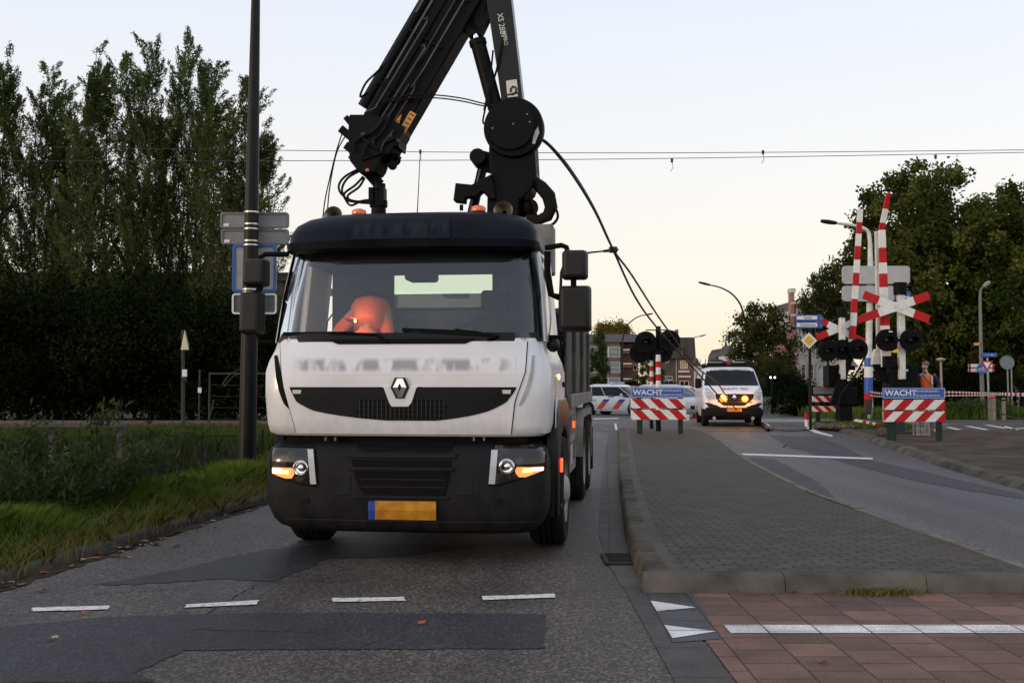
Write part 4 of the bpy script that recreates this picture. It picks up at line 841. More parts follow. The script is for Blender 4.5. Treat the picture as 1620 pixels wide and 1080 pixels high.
# inner boom with the round pivot cover
ib = kp([(744, -140), (790, -140), (810, 0), (829, 165), (853, 290), (844, 295), (830, 240), (795, 240), (794.6, 157), (776, 31), (770, 0)], KY - .12, KY + .16).build('inner_boom', pm('crane_gloss_black', (.005, .005, .006), rough=.35, spec=.2, coat=.12, var=.2), crane, bevel=.008)
c = K(813, 203, KY - .2); rr = TP(861, 203, KY - .3)[0] - TP(813, 203, KY - .3)[0]
cv = MB().lathe([(rr * .9, .12), (rr, .10), (rr, -.03), (rr * .97, -.06), (rr * .80, -.065)], c, (0, 1, 0), 56, cap=True).build('pivot_cover', K_blk, crane, smooth=35)
c2 = K(808, 200, KY - .27); MB().lathe([(rr * .80, .03), (rr * .80, -.022), (rr * .775, -.03), (.001, -.03)], c2, (0, 1, 0), 56).build('cover_disc', K_blk, cv, smooth=35)
kp([(851, 200), (853, 210), (849, 220), (846, 228), (842, 227), (843, 218), (846, 208)], KY - .268, KY - .262, KY - .27).build('cover_scratch', K_scr, cv, smooth=0)
for x, y in ((834, 181), (838, 193), (812, 196), (779, 203)): MB().box(K(x, y, KY - .305), (.012, .003, .012)).build('paint_chip', K_scr, cv)
# badge, bar and model lettering
bd = kp([(803, 133.5), (819.5, 131), (821.5, 151), (804.5, 154)], KY - .128, KY - .121).build('crane_badge', K_lab, ib, smooth=0)
mb = MB().mat(pm('sticker_black', (.01, .01, .01), rough=.5, var=0)); q = [(808, 146), (808, 141), (811, 137), (815, 138), (817, 142), (815, 147), (810, 149)]
mb.tube([K(x, y, KY - .131) for x, y in q], .011, 6); mb.box(K(809, 149.5, KY - .131), (.07, .004, .02)); mb.build('badge_mark', None, bd)
kp([(805.5, 156), (821, 154), (821.4, 157.5), (806, 159.5)], KY - .128, KY - .121).build('white_bar', K_lab, ib, smooth=0)
for body, px, size in (('XS 288', (793, 38), .088), ('E-5', (795.5, 60), .05), ('HIPRO', (799, 61), .062)):
    p = K(*px, KY - .123); text('lettering', body, size, K_lab, ib, Matrix.Translation(p) @ Matrix.Rotation(R(90), 4, 'X') @ Matrix.Rotation(R(-81), 4, 'Z'), sx=.9)
# lift cylinder between the booms
mb = MB().mat(K_blk); mb.cyl(K(756, 68, KY - .05), K(784, 172, KY - .05), .083, n=20); mb.cyl(K(755, 64, KY - .05), K(757, 72, KY - .05), .095, n=20)
cyl = mb.build('lift_cylinder', None, crane); MB().cyl(K(756, 68, KY - .05), K(752, 52, KY - .05), .05, n=16).build('piston_rod', W_chr, cyl)
mb = MB().mat(K_blk)
for a_, b_, w_ in (((752, 56), (742, 40), .14), ((750, 50), (772, -20), .10), ((758, 56), (781, 8), .07), ((742, 42), (748, -10), .12)): mb.beam(K(*a_, KY - .05), K(*b_, KY - .05), w_, .12, (0, 1, 0))
mb.build('boom_linkage', None, crane)
# outer telescopic boom, folded down to the left
def ax(t, off): # t along the boom (0 at the tip), off to its right, in photo pixels
    off -= 20; return (600 + 95.8 * t + off * .864, 250 - 164.0 * t + off * .504)
mb = MB(); mb.beam(K(*ax(.16, 14)), K(*ax(2.35, 14)), .36, .34, (0, 1, 0)); ob = mb.build('outer_boom', K_blk, crane, bevel=.012)
mb = MB(); mb.beam(K(*ax(.22, -16), KY - .08), K(*ax(2.35, -16), KY - .08), .10, .22, (0, 1, 0)); mb.build('boom_extension', K_blk, crane, bevel=.01)
for o_, r_, y_ in ((-28, .055, -.12), (-41, .06, -.05), (-47, .035, .05)):
    MB().cyl(K(*ax(.14 if o_ > -40 else .30, o_), KY + y_), K(*ax(2.35, o_), KY + y_), r_, n=16).build('extension_cylinder', K_blk, crane)
MB().beam(K(*ax(.9, 36)), K(*ax(1.12, 36)), .05, .3, (0, 1, 0)).build('boom_stop', K_blk, ob)
kp([(562, 190), (585, 190), (622, 194), (646, 208), (645, 217), (640, 226), (638, 241), (632, 238), (626, 250), (612, 256), (607, 271), (602, 278), (592, 281), (577, 280), (563, 262), (561, 246), (560, 215)], KY - .24, KY + .12).build('boom_tip', K_blk, ob, bevel=.01)
for a_, b_, w_ in (((566, 226), (543, 207), .085), ((572, 248), (551, 233), .085), ((564, 205), (551, 189), .06), ((566, 262), (558, 250), .05)): MB().beam(K(*a_, KY - .06), K(*b_, KY - .06), w_, .26, (0, 1, 0)).build('valve_block', K_blk, ob, bevel=.008)
for x, y, r_ in ((574, 212, .025), (585, 246, .03), (600, 262, .035), (618, 214, .02), (630, 222, .02), (590, 224, .02)): MB().cyl(K(x, y, KY - .275), K(x, y, KY - .23), r_, n=12).build('pin_bolt', K_pipe if r_ < .03 else K_blk, ob)
mb = MB().mat(K_blk); mb.cyl(K(621, 262, KY - .2), K(621, 262, KY + .08), .05, n=16)
q = K(629, 257); mb.tube([q + Vector((.045 * math.cos(t), -.1, .045 * math.sin(t))) for t in np.linspace(0, 2 * math.pi, 17)], .016, 6, cap=False)
mb.beam(K(610, 240), K(630, 254), .10, .1, (0, 1, 0)); mb.build('hook_eye', None, ob)
MB().box(K(581, 269, KY - .25), (.035, .01, .03)).build('tip_marker', pm('marker_orange', (.55, .12, .03), rough=.5, var=.1), ob)
# pipes clipped along the boom
def pipe(pts, r=.011, y=-.20, m=None, par=None):
    if m is not None and len(pts) > 3: pts = [(v.x, v.y) for v in smoothline([(p[0], p[1], 0) for p in pts], 5)]
    return MB().tube([K(x, yy, KY + y) for x, yy in pts], r, 6).build('hydraulic_pipe', m or K_pipe, par or ob, smooth=60)
pipe([ax(2.3, -2), ax(.95, -2), ax(.86, -5), ax(.80, -5)]); pipe([ax(2.3, 10), ax(.82, 10), ax(.66, 8), ax(.66, 2), ax(.15, -2)], y=-.21)
pipe([ax(.98, -12), ax(1.0, -9), ax(.98, -5), ax(.20, -9), ax(.12, -20)], y=-.23); pipe([ax(1.18, -30), ax(1.21, -26), ax(1.18, -23), ax(.34, -25), ax(.26, -36)], y=-.25)
pipe([ax(.64, 7), ax(.68, 10), ax(.64, 13), ax(.10, 10), ax(.05, 0)], y=-.215); pipe([ax(2.3, -33), ax(.6, -33)], y=-.21); pipe([ax(1.9, -46), ax(1.2, -46)], y=-.15)
pipe([ax(.42, -48), ax(.36, -55), ax(.48, -58), ax(.60, -52), ax(.72, -46)], .012, -.1, K_blk)
for t in (.55, 1.05, 1.5): mb = MB(); mb.beam(K(*ax(t, -42), KY - .19), K(*ax(t, 18), KY - .19), .02, .03, (0, 1, 0)); mb.build('pipe_clamp', K_blk, ob)
pipe([ax(.30, -6), ax(.18, -8), ax(.08, -20), ax(.0, -26), ax(-.06, -18)], .013, -.27, W_rub); pipe([ax(.34, 4), ax(.16, 2), ax(.04, -6), ax(-.06, -4)], .013, -.27, W_rub); pipe([ax(.26, 18), ax(.14, 14), ax(.06, 16)], .010, -.265)
for a_, b_ in (((568, 216), (600, 236)), ((572, 252), (606, 240)), ((604, 226), (632, 216))): MB().beam(K(*a_, KY - .255), K(*b_, KY - .255), .035, .03, (0, 1, 0)).build('tip_rib', K_blk, ob, bevel=.004)
# stickers
def onboom(a, b, off0, off1, y): return [ax(a, off0), ax(a, off1), ax(b, off1), ax(b, off0)]
kp(onboom(.28, .47, 25, 36, 0), KY - .178, KY - .171, KY - .17).build('warning_plate', K_yel, ob, smooth=0)
for t in (.32, .36, .40, .44): kp(onboom(t, t + .012, 27, 34, 0), KY - .180, KY - .1785, KY - .17).build('plate_line', pm('sticker_black', (.01, .01, .01)), ob, smooth=0)
kp([ax(.31, 11), ax(.31, 21), ax(.41, 16)], KY - .178, KY - .171, KY - .17).build('warning_triangle', K_yel, ob, smooth=0)
# rotator hanging at the tip, with its hoses
mb = MB().mat(K_blk); mb.beam(K(586, 276), K(599, 291), .12, .12, (0, 1, 0)); mb.cyl(K(600, 291), K(600, 300), .07, n=14)
for x in (589, 606): mb.beam(K(x, 298), K(x, 320), .05, .14, (0, 1, 0))
mb.cyl(K(598, 302), K(598, 318), .055, n=14); mb.lathe([(.085, 0), (.098, .01), (.098, -.06), (.08, -.07), (.085, -.2)], K(599, 319), (0, 0, 1), 20); mb.build('rotator', None, ob)
for pts in ([(566, 268), (545, 280), (536, 294), (541, 308), (560, 318), (588, 318)], [(570, 270), (550, 282), (541, 300), (548, 318), (556, 325), (572, 318), (590, 316)], [(575, 279), (562, 293), (545, 306), (549, 317), (570, 320), (588, 320)], [(577, 281), (568, 296), (550, 310), (560, 319), (588, 322)]):
    pipe(pts, .013, -.12, W_rub)
for pts in ([(541, 212), (532, 240), (521, 285), (514, 318), (510, 352)], [(546, 216), (534, 238), (526, 270), (520, 310), (517, 352)]): pipe(pts, .007, -.15, W_rub)
for dy in (0, 4.5): pipe([(582, 178), (600, 163 + dy * .6), (630, 154 + dy), (664, 150 + dy), (700, 151.5 + dy), (735, 156.5 + dy), (765, 164 + dy * .8), (790, 168)], .0075, -.24, W_rub, crane)
pipe([(780, 80), (775, 130), (768, 170), (764, 192), (768, 196), (772, 190), (768, 188)], .010, -.2, W_rub, crane); pipe([(795, 60), (786, 110), (772, 150), (766, 175)], .012, -.16, W_rub, crane)
mb = MB().mat(W_rub)
mb.tube([K(x, y, KY - .1) for x, y in ((842, 284), (856, 296), (868, 310), (872, 328), (866, 342), (852, 348), (832, 346))], [.055, .07, .075, .07, .065, .055, .05], 12)
crh = mb.build('hose_bundle', None, crane, smooth=60)
for pts in ([(870, 320), (880, 332), (882, 345), (872, 356), (855, 357), (840, 350)], [(838, 308), (845, 325), (848, 340)]): pipe(pts, .016, -.14, W_rub, crane)
MB().tube([K(836, 248, KY - .15), K(838, 300, KY - .15)], .012, 6).build('hydraulic_pipe', K_pipe, crane)
# ================================================================ the torn overhead wire held up by the crane
M_wire = pm('wire_dark', (.012, .012, .012), rough=.6, var=.1)
def wire(pts, r): return MB().tube(pts, r, 6)
w1 = smoothline([P(848, 215, 11.5), P(870, 230, 11.6), P(905, 272, 12.6), P(940, 330, 14.5), P(969, 393, 17), P(1005, 470, 21), P(1040, 519, 25), P(1090, 575, 30), P(1146, 636, 33.2), G(1166, 662, .03), G(1200, 676, .02)])
w2 = smoothline([P(848, 216, 11.5), P(872, 234, 11.7), P(908, 280, 12.7), P(942, 336, 14.5), P(971, 396, 17), P(1000, 436, 20), P(1048, 510, 25), P(1100, 578, 30), P(1135, 606, 33.2), P(1158, 640, 33.4), G(1190, 668, .03), G(1222, 680, .02)])
cb = thing('torn_wire', 'torn dark overhead cable running from the crane down past the signals to the white van', 'cable', (w1[0].x, w1[0].y, 0))
for q in (w1, w2): wire(q, [.013 + .008 * min(1, i / (len(q) * .5)) for i in range(len(q))]).build('cable_strand', M_wire, cb, world=True)
MB().mat(M_wire).box(P(970, 395, 17), (.14, .1, .10)).build('cable_clamp', None, cb, world=True, bevel=.02)
# ================================================================ left side: lamp post with signs, fences, trackside things, trees, building
M_post = pm('post_black', (.005, .005, .005), rough=.42, spec=.16, col2=(.010, .010, .010), scale=3)
M_alu = pm('sign_back_grey', (.20, .21, .22), rough=.55, col2=(.15, .155, .16), scale=3)
M_frm = pm('sign_frame_grey', (.12, .125, .13), rough=.5, var=.15)
M_blue = pm('sign_blue', (.012, .07, .30), rough=.45, var=.15)
M_wht = pm('sign_white', (.62, .62, .60), rough=.5, var=.06)
M_redp = pm('sign_red', (.43, .010, .012), rough=.5, spec=.2, col2=(.34, .010, .012), scale=4)
M_band = pm('steel_band', (.5, .48, .42), rough=.35, metal=.8, var=.2)
PY_ = 17.0
b0 = on(SX(390.5, PY_), PY_, .14)
lp = thing('lamp_post', 'tall black lamp post carrying the backs of four road signs, left of the truck', 'lamp post', b0)
axis_ = [(P(390.5, 745, PY_).x, .0)]
def pole_at(py): return P(np.interp(py, [-120, 0, 740], [408, 404.5, 390.5]), py, PY_)
MB().tube([pole_at(760), pole_at(500), pole_at(300), pole_at(0), pole_at(-220)], [.146, .128, .108, .072, .055], 24).build('pole', M_post, lp, world=True, smooth=60)
tip = pole_at(-220); MB().mat(M_post).tube([tip, tip + Vector((.1, 0, .35)), tip + Vector((.5, -.1, .55)), tip + Vector((1.2, -.2, .62))], .045, 10).box(tip + Vector((1.5, -.25, .64)), (.7, .25, .1)).build('lamp_arm', None, lp, world=True, smooth=50)
for py in (336, 355, 362.5, 381.5, 388, 458, 463, 493):
    p = pole_at(py); r = np.interp(py, [0, 300, 500], [.072, .108, .128]) + .006
    MB().lathe([(r - .008, -.012), (r, -.012), (r, .012), (r - .008, .012)], p, (0, 0, 1), 24).build('steel_band', M_band, lp, world=True)
def rrect(x0, z0, x1, z1, r, n=4):
    out = []
    for cx, cz, a in ((x1 - r, z1 - r, 0), (x0 + r, z1 - r, 90), (x0 + r, z0 + r, 180), (x1 - r, z0 + r, 270)):
        out += [(cx + r * math.cos(R(a + 90 * i / n)), cz + r * math.sin(R(a + 90 * i / n))) for i in range(n + 1)]
    return out
def signback(px, Y, mf, mb_, par, fw=.03, label=None, th=.03):
    (x0, z1), (x1, z0) = [(P(*q, Y).x, P(*q, Y).z) for q in (px[:2], px[2:])]
    o = MB().prismY(rrect(x0, z0, x1, z1, .05), Y, Y + th).build('sign_board', mb_, par, world=True, smooth=30)
    out, inn = rrect(x0, z0, x1, z1, .05), rrect(x0 + fw, z0 + fw, x1 - fw, z1 - fw, .03); n = len(out)
    MB().loft([[(a, Y - .022, b) for a, b in out], [(a, Y - .022, b) for a, b in inn], [(a, Y + .001, b) for a, b in inn], [(a, Y + .001, b) for a, b in out]], cap=False).build('sign_rim', mf, o, world=True, smooth=30)
    return o
sb = []
for px in ((349, 336, 457, 361), (350, 362.5, 457, 386.5)):
    o = signback(px, PY_ + .17, M_frm, M_alu, lp); sb.append(o); q = P(px[0] + 9, px[3] - 5, PY_ + .16); MB().box(q, (.09, .012, .05)).build('sign_sticker', M_wht, o, world=True)
signback((368, 386.5, 437, 462, 0)[:4], PY_ + .17, M_blue, pm('sign_back_pale', (.26, .27, .28), rough=.6, var=.1), lp, .045)
signback((367.5, 464, 438, 497), PY_ + .17, M_wht, pm('sign_back_dull', (.07, .075, .078), rough=.6, var=.2), lp, .03)
# guard rail
gx = P(25, 672, 17.5); gx1 = P(207, 672, 17.6)
gr_ = thing('guard_rail', 'weathered grey horizontal rail on two posts above the ditch', 'guard rail', on(gx.x, 17.5, -.6))
mg = pm('weathered_steel', (.045, .047, .045), rough=.7, col2=(.028, .028, .026), scale=5)
MB().box2((gx.x - 1.5, 17.45, gx.z - .045), (gx1.x, 17.55, gx.z + .03)).build('rail_bar', mg, gr_, world=True, bevel=.01)
for px in (85, 192):
    x = SX(px, 17.6); MB().box2((x - .045, 17.56, -.85), (x + .045, 17.66, gx.z + .02 if px > 100 else .93)).build('post', mg, gr_, world=True, bevel=.01)
MB().box2((SX(70, 17.6), 17.52, .87), (SX(100, 17.6), 17.6, .90)).build('post_plate', mg, gr_, world=True)
# mesh fence
fz0, fz1, FY = -.35, P(0, 688, 20).z, 20.3
fn = thing('mesh_fence', 'low black wire mesh fence with thin posts along the ditch', 'fence', on(SX(290, FY), FY, -.4))
M_fe = pm('fence_dark', (.008, .009, .008), rough=.6, var=.2, spec=.2)
mb = MB().mat(M_fe); x0, x1 = SX(163, FY), SX(415, FY)
for x in np.arange(x0, x1, .085): mb.box((x, FY, (fz0 + fz1) / 2), (.012, .012, fz1 - fz0))
for z in (fz1 - .03, fz0 + .35, fz1 - .45): mb.box(((x0 + x1) / 2, FY + .009, z), (x1 - x0, .012, .018))
mb.build('mesh_panel', None, fn, world=True, smooth=0)
for px, t in ((153, .2), (237, .08), (320, .05), (415, .1)): x = SX(px, FY); MB().cyl((x, FY + .05, -.9), (x, FY + .05, fz1 + t), .03 if px != 237 else .05, n=8).build('fence_post', M_fe, fn, world=True)
# gate frame of grey tube with strands of wire
GY = 26
gt = thing('tube_fence', 'grey tube frame fence strung with wires behind the lamp post', 'fence', on(SX(380, GY), GY))
mt = pm('tube_steel', (.045, .047, .043), rough=.7, spec=.2, col2=(.028, .03, .027), scale=4)
zt_ = P(0, 591, GY).z
MB().tube([(SX(332, GY), GY, -.1), (SX(332, GY), GY, zt_), (SX(470, GY), GY, zt_ + .0), (SX(470, GY), GY, -.1)], .032, 8).build('frame_tube', mt, gt, world=True)
for i in range(5): z = zt_ - .28 * (i + 1); MB().cyl((SX(332, GY), GY, z), (SX(470, GY), GY, z - .02), .005, n=5).build('wire_strand', mt, gt, world=True)
for pts in ([(292, 714), (308, 702), (322, 682), (333, 655), (338, 632)], [(352, 608), (362, 594), (378, 585), (395, 584)], [(354, 612), (368, 596), (385, 590), (398, 592)]):
    q = smoothline([P(x, y, 24 + .2 * i) for i, (x, y) in enumerate(pts)]); o = MB().tube(q, .012, 5).build('loose_cable', mt, None, origin=q[0]); tag(o, ('thin pale cable hanging in a curve before the tube fence', 'upper pale cable loop behind the lamp post', 'lower pale cable loop behind the lamp post')[[292, 352, 354].index(pts[0][0])], 'cable', 'loose cables by the tracks')
pts = smoothline([P(*q, 17.8) for q in ((155, 667), (170, 665), (185, 671), (200, 681), (209, 688))]); tag(MB().tube(pts, .01, 5).build('bent_wire', mt, origin=pts[0]), 'pale bent wire arching over the end of the guard rail', 'wire')
# triangle marker post by the tracks
TY = 31.9; b = on(SX(291, 29.2), 29.2, .0)
tm = thing('rail_marker', 'thin grey post with a tall white and green triangle board by the tracks', 'marker post', b)
MB().cyl(b, P(289.5, 522, 29.2), .06, .045, 10).build('pole', mt, tm, world=True)
for a_, m_, dy in (([(286, 553), (298.5, 553), (292, 522)], pm('marker_cream', (.5, .47, .30), rough=.5, var=.08), 0), ([(298.5, 551), (299, 545), (292.8, 521)], pm('marker_green', (.02, .12, .06), rough=.5), -.01)):
    MB().prismY([(P(*q, 29.1).x, P(*q, 29.1).z) for q in a_], 29.1 + dy, 29.12 + dy).build('triangle_board', m_, tm, world=True)
MB().box(P(292, 590, 29.1), (.13, .03, .2)).build('number_plate', M_wht, tm, world=True); MB().box(P(291, 600, 29.15), (.12, .08, .08)).build('clamp', mt, tm, world=True)
# small trackside boxes
def tbox(x0, y0, x1, y1, Y, label):
    a, c = P(x0, y0, Y), P(x1, y1, Y); b = ((a.x + c.x) / 2, Y + .2, c.z); t = thing('trackside_box', label, 'equipment box', b)
    MB().loft([[(a.x, Y, c.z), (c.x, Y, c.z), (c.x, Y + .4, c.z), (a.x, Y + .4, c.z)], [(a.x + .1, Y + .03, a.z), (c.x - .05, Y + .03, a.z), (c.x - .05, Y + .37, a.z), (a.x + .1, Y + .37, a.z)]]).build('lid', M_wht, t, world=True, bevel=.02)
    MB().box2((c.x - .2, Y - .015, c.z + .02), (c.x - .05, Y - .002, a.z - .03)).build('end_cap', M_blk2, t, world=True)
M_blk2 = pm('box_black', (.01, .01, .01), rough=.6, spec=.2)
tbox(136, 687, 182, 698, 29.4, 'long low white box with a black end beside the rails'); tbox(239, 687, 250, 696, 29.4, 'small white box beside the rails right of the long one')
pb_ = on(SX(316, 36.4), 36.4); t = thing('plate_post', 'thin post with a small white plate at the edge of the dark bushes', 'post', pb_); MB().cyl(pb_, pb_ + Vector((0, 0, 1.9)), .03, n=8).build('pole', mt, t, world=True); MB().box(P(316, 617, 36.35), (.12, .02, .18)).build('plate', M_wht, t, world=True)
# ---------------------------------------------------------------- foliage builders
def quads(C, D, S, L_, W_):
    """leaf diamonds: centres C, directions D, side vectors S, length, width"""
    a = C - D * L_[:, None] * .5; b = C + S * W_[:, None] * .5; c = C + D * L_[:, None] * .5; d = C - S * W_[:, None] * .5
    n = len(C); V = np.concatenate([a, b, c, d], 0); i = np.arange(n); return V, np.stack([i, i + n, i + 2 * n, i + 3 * n], 1)
def unit(v): return v / np.maximum(np.linalg.norm(v, axis=1, keepdims=True), 1e-6)
def leafcloud(C, r, lw, updir=.0, seed=0):
    g = np.random.default_rng(seed); n = len(C); D = g.normal(size=(n, 3)); D[:, 2] += updir * 2; D = unit(D); S = unit(np.cross(D, g.normal(size=(n, 3))))
    return quads(C, D, S, lw[0] * g.uniform(.6, 1.3, n), lw[1] * g.uniform(.6, 1.3, n))
M_bark = pm('bark', (.022, .018, .013), rough=.95, spec=.1, col2=(.045, .038, .028), scale=5, bump=.8, bscale=14)
L_wil = leafmat('willow_leaves', (.036, .056, .018), (.135, .165, .058), .5, .3)
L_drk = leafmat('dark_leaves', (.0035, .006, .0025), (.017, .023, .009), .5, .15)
L_pla = leafmat('plane_leaves', (.022, .040, .010), (.115, .125, .030), .45, .3)
L_mid = leafmat('mid_leaves', (.024, .036, .012), (.10, .10, .032), .6, .3)
L_yel = leafmat('yellow_leaves', (.06, .06, .014), (.22, .15, .03), .5, .35)
L_hed = leafmat('hedge_leaves', (.022, .040, .012), (.085, .105, .03), .6, .25)
def plume(h, w_, seed, nl=42000, stems=5):
    """upright willow or poplar: several steep stems, each set with steep twigs full of narrow leaves"""
    g = np.random.default_rng(seed); trunk = MB(); cs = []; ds = []
    for k in range(stems):
        a = 2 * math.pi * (k + g.uniform(-.2, .2)) / stems; sp = w_ * g.uniform(.06, .30); hh = h * (1.0 if k == 0 else g.uniform(.62, .95)); pts = []
        for i in range(9):
            t = i / 8; rr = sp * t ** .8 * (1 - .25 * t); pts.append(np.array([math.cos(a) * rr + g.normal() * .10 * t, math.sin(a) * rr + g.normal() * .10 * t, hh * t]))
        trunk.tube([Vector(p) for p in pts], [max(.008, .07 * (1 - i / 8.4)) for i in range(9)], 7)
        nt_ = int(62 * hh / h)
        for j in range(nt_):
            t = g.uniform(.14, 1.0) ** .85; i = min(7, int(t * 8)); p = pts[i] + (pts[i + 1] - pts[i]) * (t * 8 - i)
            b = g.uniform(0, 2 * math.pi); prof = math.sin(math.pi * min(1, (t * .88 + .12))) ** .7; ln = w_ * .5 * (.30 + .9 * prof) * g.uniform(.5, 1.15); el = R(g.uniform(35, 75))
            if t < .35: ln *= .6 + t
            dv = np.array([math.cos(b) * math.cos(el), math.sin(b) * math.cos(el), math.sin(el)])
            m = max(10, int(nl / stems / nt_)); s = g.uniform(.08, 1, m) ** .8; curve = np.array([0, 0, .25]) * (s ** 2)[:, None] * ln
            wind = np.array([-.12, 0, 0]) * (s ** 2)[:, None] * ln * (1 + t)
            C = p + dv * (s * ln)[:, None] + curve + wind + g.normal(size=(m, 3)) * .10 * (1.15 - s * .8)[:, None]; cs.append(C); ds.append(np.tile(dv, (m, 1)))
            if ln > .7: trunk.tube([Vector(p), Vector(p + dv * ln * .85)], [.010, .003], 4)
    C = np.concatenate(cs); D = np.concatenate(ds); n = len(C); D = unit(D * .9 + g.normal(size=(n, 3)) * .55); S = unit(np.cross(D, g.normal(size=(n, 3))))
    return trunk, quads(C, D, S, g.uniform(.11, .23, n), g.uniform(.03, .052, n))
def rounded(h, w_, seed, n=26000, base=.2, lw=(.20, .13), nb=150, squash=1.0, trunk_r=.25, lobes=9):
    """broad crown: limbs from a tapered trunk to lumps of leaves set around an uneven outline"""
    g = np.random.default_rng(seed); trunk = MB(); zc = h * (base + (1 - base) * .5); rz = h * (1 - base) * .5; rx = w_ / 2
    trunk.tube([(0, 0, 0), (g.normal() * .1, g.normal() * .1, h * base), (g.normal() * .2, g.normal() * .2, h * .62), (g.normal() * .3, 0, h * .9)], [trunk_r, trunk_r * .8, trunk_r * .4, .03], 10)
    lob = unit(g.normal(size=(lobes, 3))); la = g.uniform(.0, .20, lobes)
    U = unit(g.normal(size=(nb, 3))); rad = g.uniform(.15, 1.0, nb) ** .42
    amp = np.ones(nb) * .86
    for l_, a_ in zip(lob, la): amp += a_ * np.clip(U @ l_, 0, 1) ** 3
    Q = U * (rad * amp)[:, None] * np.array([rx, rx, rz]) + np.array([0, 0, zc])
    for q in Q[::3]:
        z0 = max(h * base * .8, min(q[2] - .25 * math.hypot(q[0], q[1]) * 1.4, h * .85)); trunk.tube([(0, 0, z0), Vector((q[0] * .5, q[1] * .5, (z0 + q[2]) / 2 + .1 * rx)), Vector(q)], [.07 * trunk_r / .25, .04 * trunk_r / .25, .012], 5)
    per = n // nb; cl = w_ / nb ** .5 * 1.3; R_ = g.normal(size=(nb, per, 3)) * np.array([cl * .55, cl * .55, cl * .42]) * g.uniform(.55, 1.2, (nb, 1, 1)); C = (Q[:, None, :] + R_).reshape(-1, 3); C = C[C[:, 2] > h * base * .6]
    return trunk, leafcloud(C, 0, lw, 0, seed + 1)
def tree(name, label, cat, loc, parts, lmat, group=None, rz=0, sc_=(1, 1, 1), meshes=None):
    t = thing(name, label, cat, loc, rz, group); tr_, (V, F) = parts
    tr_.build('trunk', M_bark, t, smooth=60); np_mesh('crown', V, F, lmat, t); t.scale = sc_; return t
def tree_copy(src, label, loc, rz, sc_):
    c = copy_tree(src); c.location = loc; c.rotation_euler = (0, 0, rz); c.scale = sc_; c['label'] = label; return c
# row of tall poplars/willows left
WY = 44.0; grp = 'tall upright trees in a row behind the railway'
pl = [plume(15, 3.6, 11, 40000, 6), plume(15, 3.8, 23, 40000, 6), plume(15, 3.1, 37, 34000, 6)]
spec = [(-18, 88, 1.1, 0, 'bushy tall tree cut off by the left edge of the photo'), (48, 150, .95, 1, 'shorter tall tree with a thin top, second of the row from the left'), (92, 118, 1.05, 2, 'tall tree with a forked feathery top, third of the row'), (145, 92, 1.15, 0, 'tall tree leaning left at its top, beside the gap in the row'), (214, 72, 1.05, 1, 'dense narrow plume shaped tree in the middle of the row'), (300, 62, 1.0, 2, 'tallest and thinnest tree of the row with a see-through crown'), (352, 118, 1.25, 1, 'broad tall tree just left of the lamp post'), (402, 205, 1.15, 0, 'lower loose tree partly behind the lamp post, at the right end of the row'), (255, 175, .8, 0, 'short slender tree standing between the dense plume and the tallest tree')]
first = {}
for i, (px, py, wk, k, lb) in enumerate(spec):
    Y = WY + (i % 3 - 1) * 1.3; b = on(SX(px, Y), Y, -.05); hz = (P(px, py, Y).z + .1) / 15.0; s_ = (wk * 1.0, wk, hz); rz = i * 1.7
    if k not in first: first[k] = tree('tall_tree', lb, 'tree', b, pl[k], L_wil, grp, rz, s_)
    else: tree_copy(first[k], lb, b, rz, s_)
# dark shrubbery under them
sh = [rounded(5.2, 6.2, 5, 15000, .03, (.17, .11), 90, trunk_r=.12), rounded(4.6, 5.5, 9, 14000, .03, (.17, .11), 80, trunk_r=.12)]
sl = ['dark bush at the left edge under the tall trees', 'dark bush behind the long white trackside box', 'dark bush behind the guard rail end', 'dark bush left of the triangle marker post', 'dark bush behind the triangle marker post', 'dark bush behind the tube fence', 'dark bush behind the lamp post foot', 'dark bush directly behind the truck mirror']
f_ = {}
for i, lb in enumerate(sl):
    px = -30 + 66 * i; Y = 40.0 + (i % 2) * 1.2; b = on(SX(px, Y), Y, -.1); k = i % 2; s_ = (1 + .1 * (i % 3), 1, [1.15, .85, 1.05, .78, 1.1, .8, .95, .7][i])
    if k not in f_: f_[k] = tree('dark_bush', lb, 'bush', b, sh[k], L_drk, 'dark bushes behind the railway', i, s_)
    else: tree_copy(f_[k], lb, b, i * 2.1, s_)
# bush in the left foreground
def weedbush(h, w_, seed, n):
    g = np.random.default_rng(seed); tr_ = MB(); cs = []; ds = []
    for k in range(26):
        a = g.uniform(0, 6.28); e = R(g.uniform(45, 85)); ln = h * g.uniform(.6, 1.05); dv = np.array([math.cos(a) * math.cos(e), math.sin(a) * math.cos(e), math.sin(e)]); b0_ = np.array([g.normal() * w_ * .18, g.normal() * w_ * .18, 0])
        pts = [b0_ + dv * ln * t + np.array([math.cos(a), math.sin(a), -.3]) * .25 * ln * t * t for t in np.linspace(0, 1, 7)]; tr_.tube([Vector(p) for p in pts], [.014 * (1 - .13 * i) for i in range(7)], 5)
        m = n // 26; s = g.uniform(.15, 1, m); idx = np.minimum(5, (s * 6).astype(int)); P0 = np.array(pts); C = P0[idx] + (P0[idx + 1] - P0[idx]) * (s * 6 - idx)[:, None] + g.normal(size=(m, 3)) * .09; cs.append(C); ds.append(np.tile(dv, (m, 1)))
    C = np.concatenate(cs); D = unit(np.concatenate(ds) + g.normal(size=(len(C), 3)) * .8); S = unit(np.cross(D, g.normal(size=(len(C), 3)))); return tr_, quads(C, D, S, g.uniform(.07, .15, len(C)), g.uniform(.022, .04, len(C)))
L_wd = leafmat('weed_leaves', (.018, .030, .010), (.085, .10, .045), 2, .3)
tree('roadside_bush', 'leafy dark green bush with pale shoot tips at the left edge of the photo', 'bush', Vector((SX(8, 11.5), 11.5, -.5)), weedbush(2.05, 1.7, 3, 11000), L_wd)
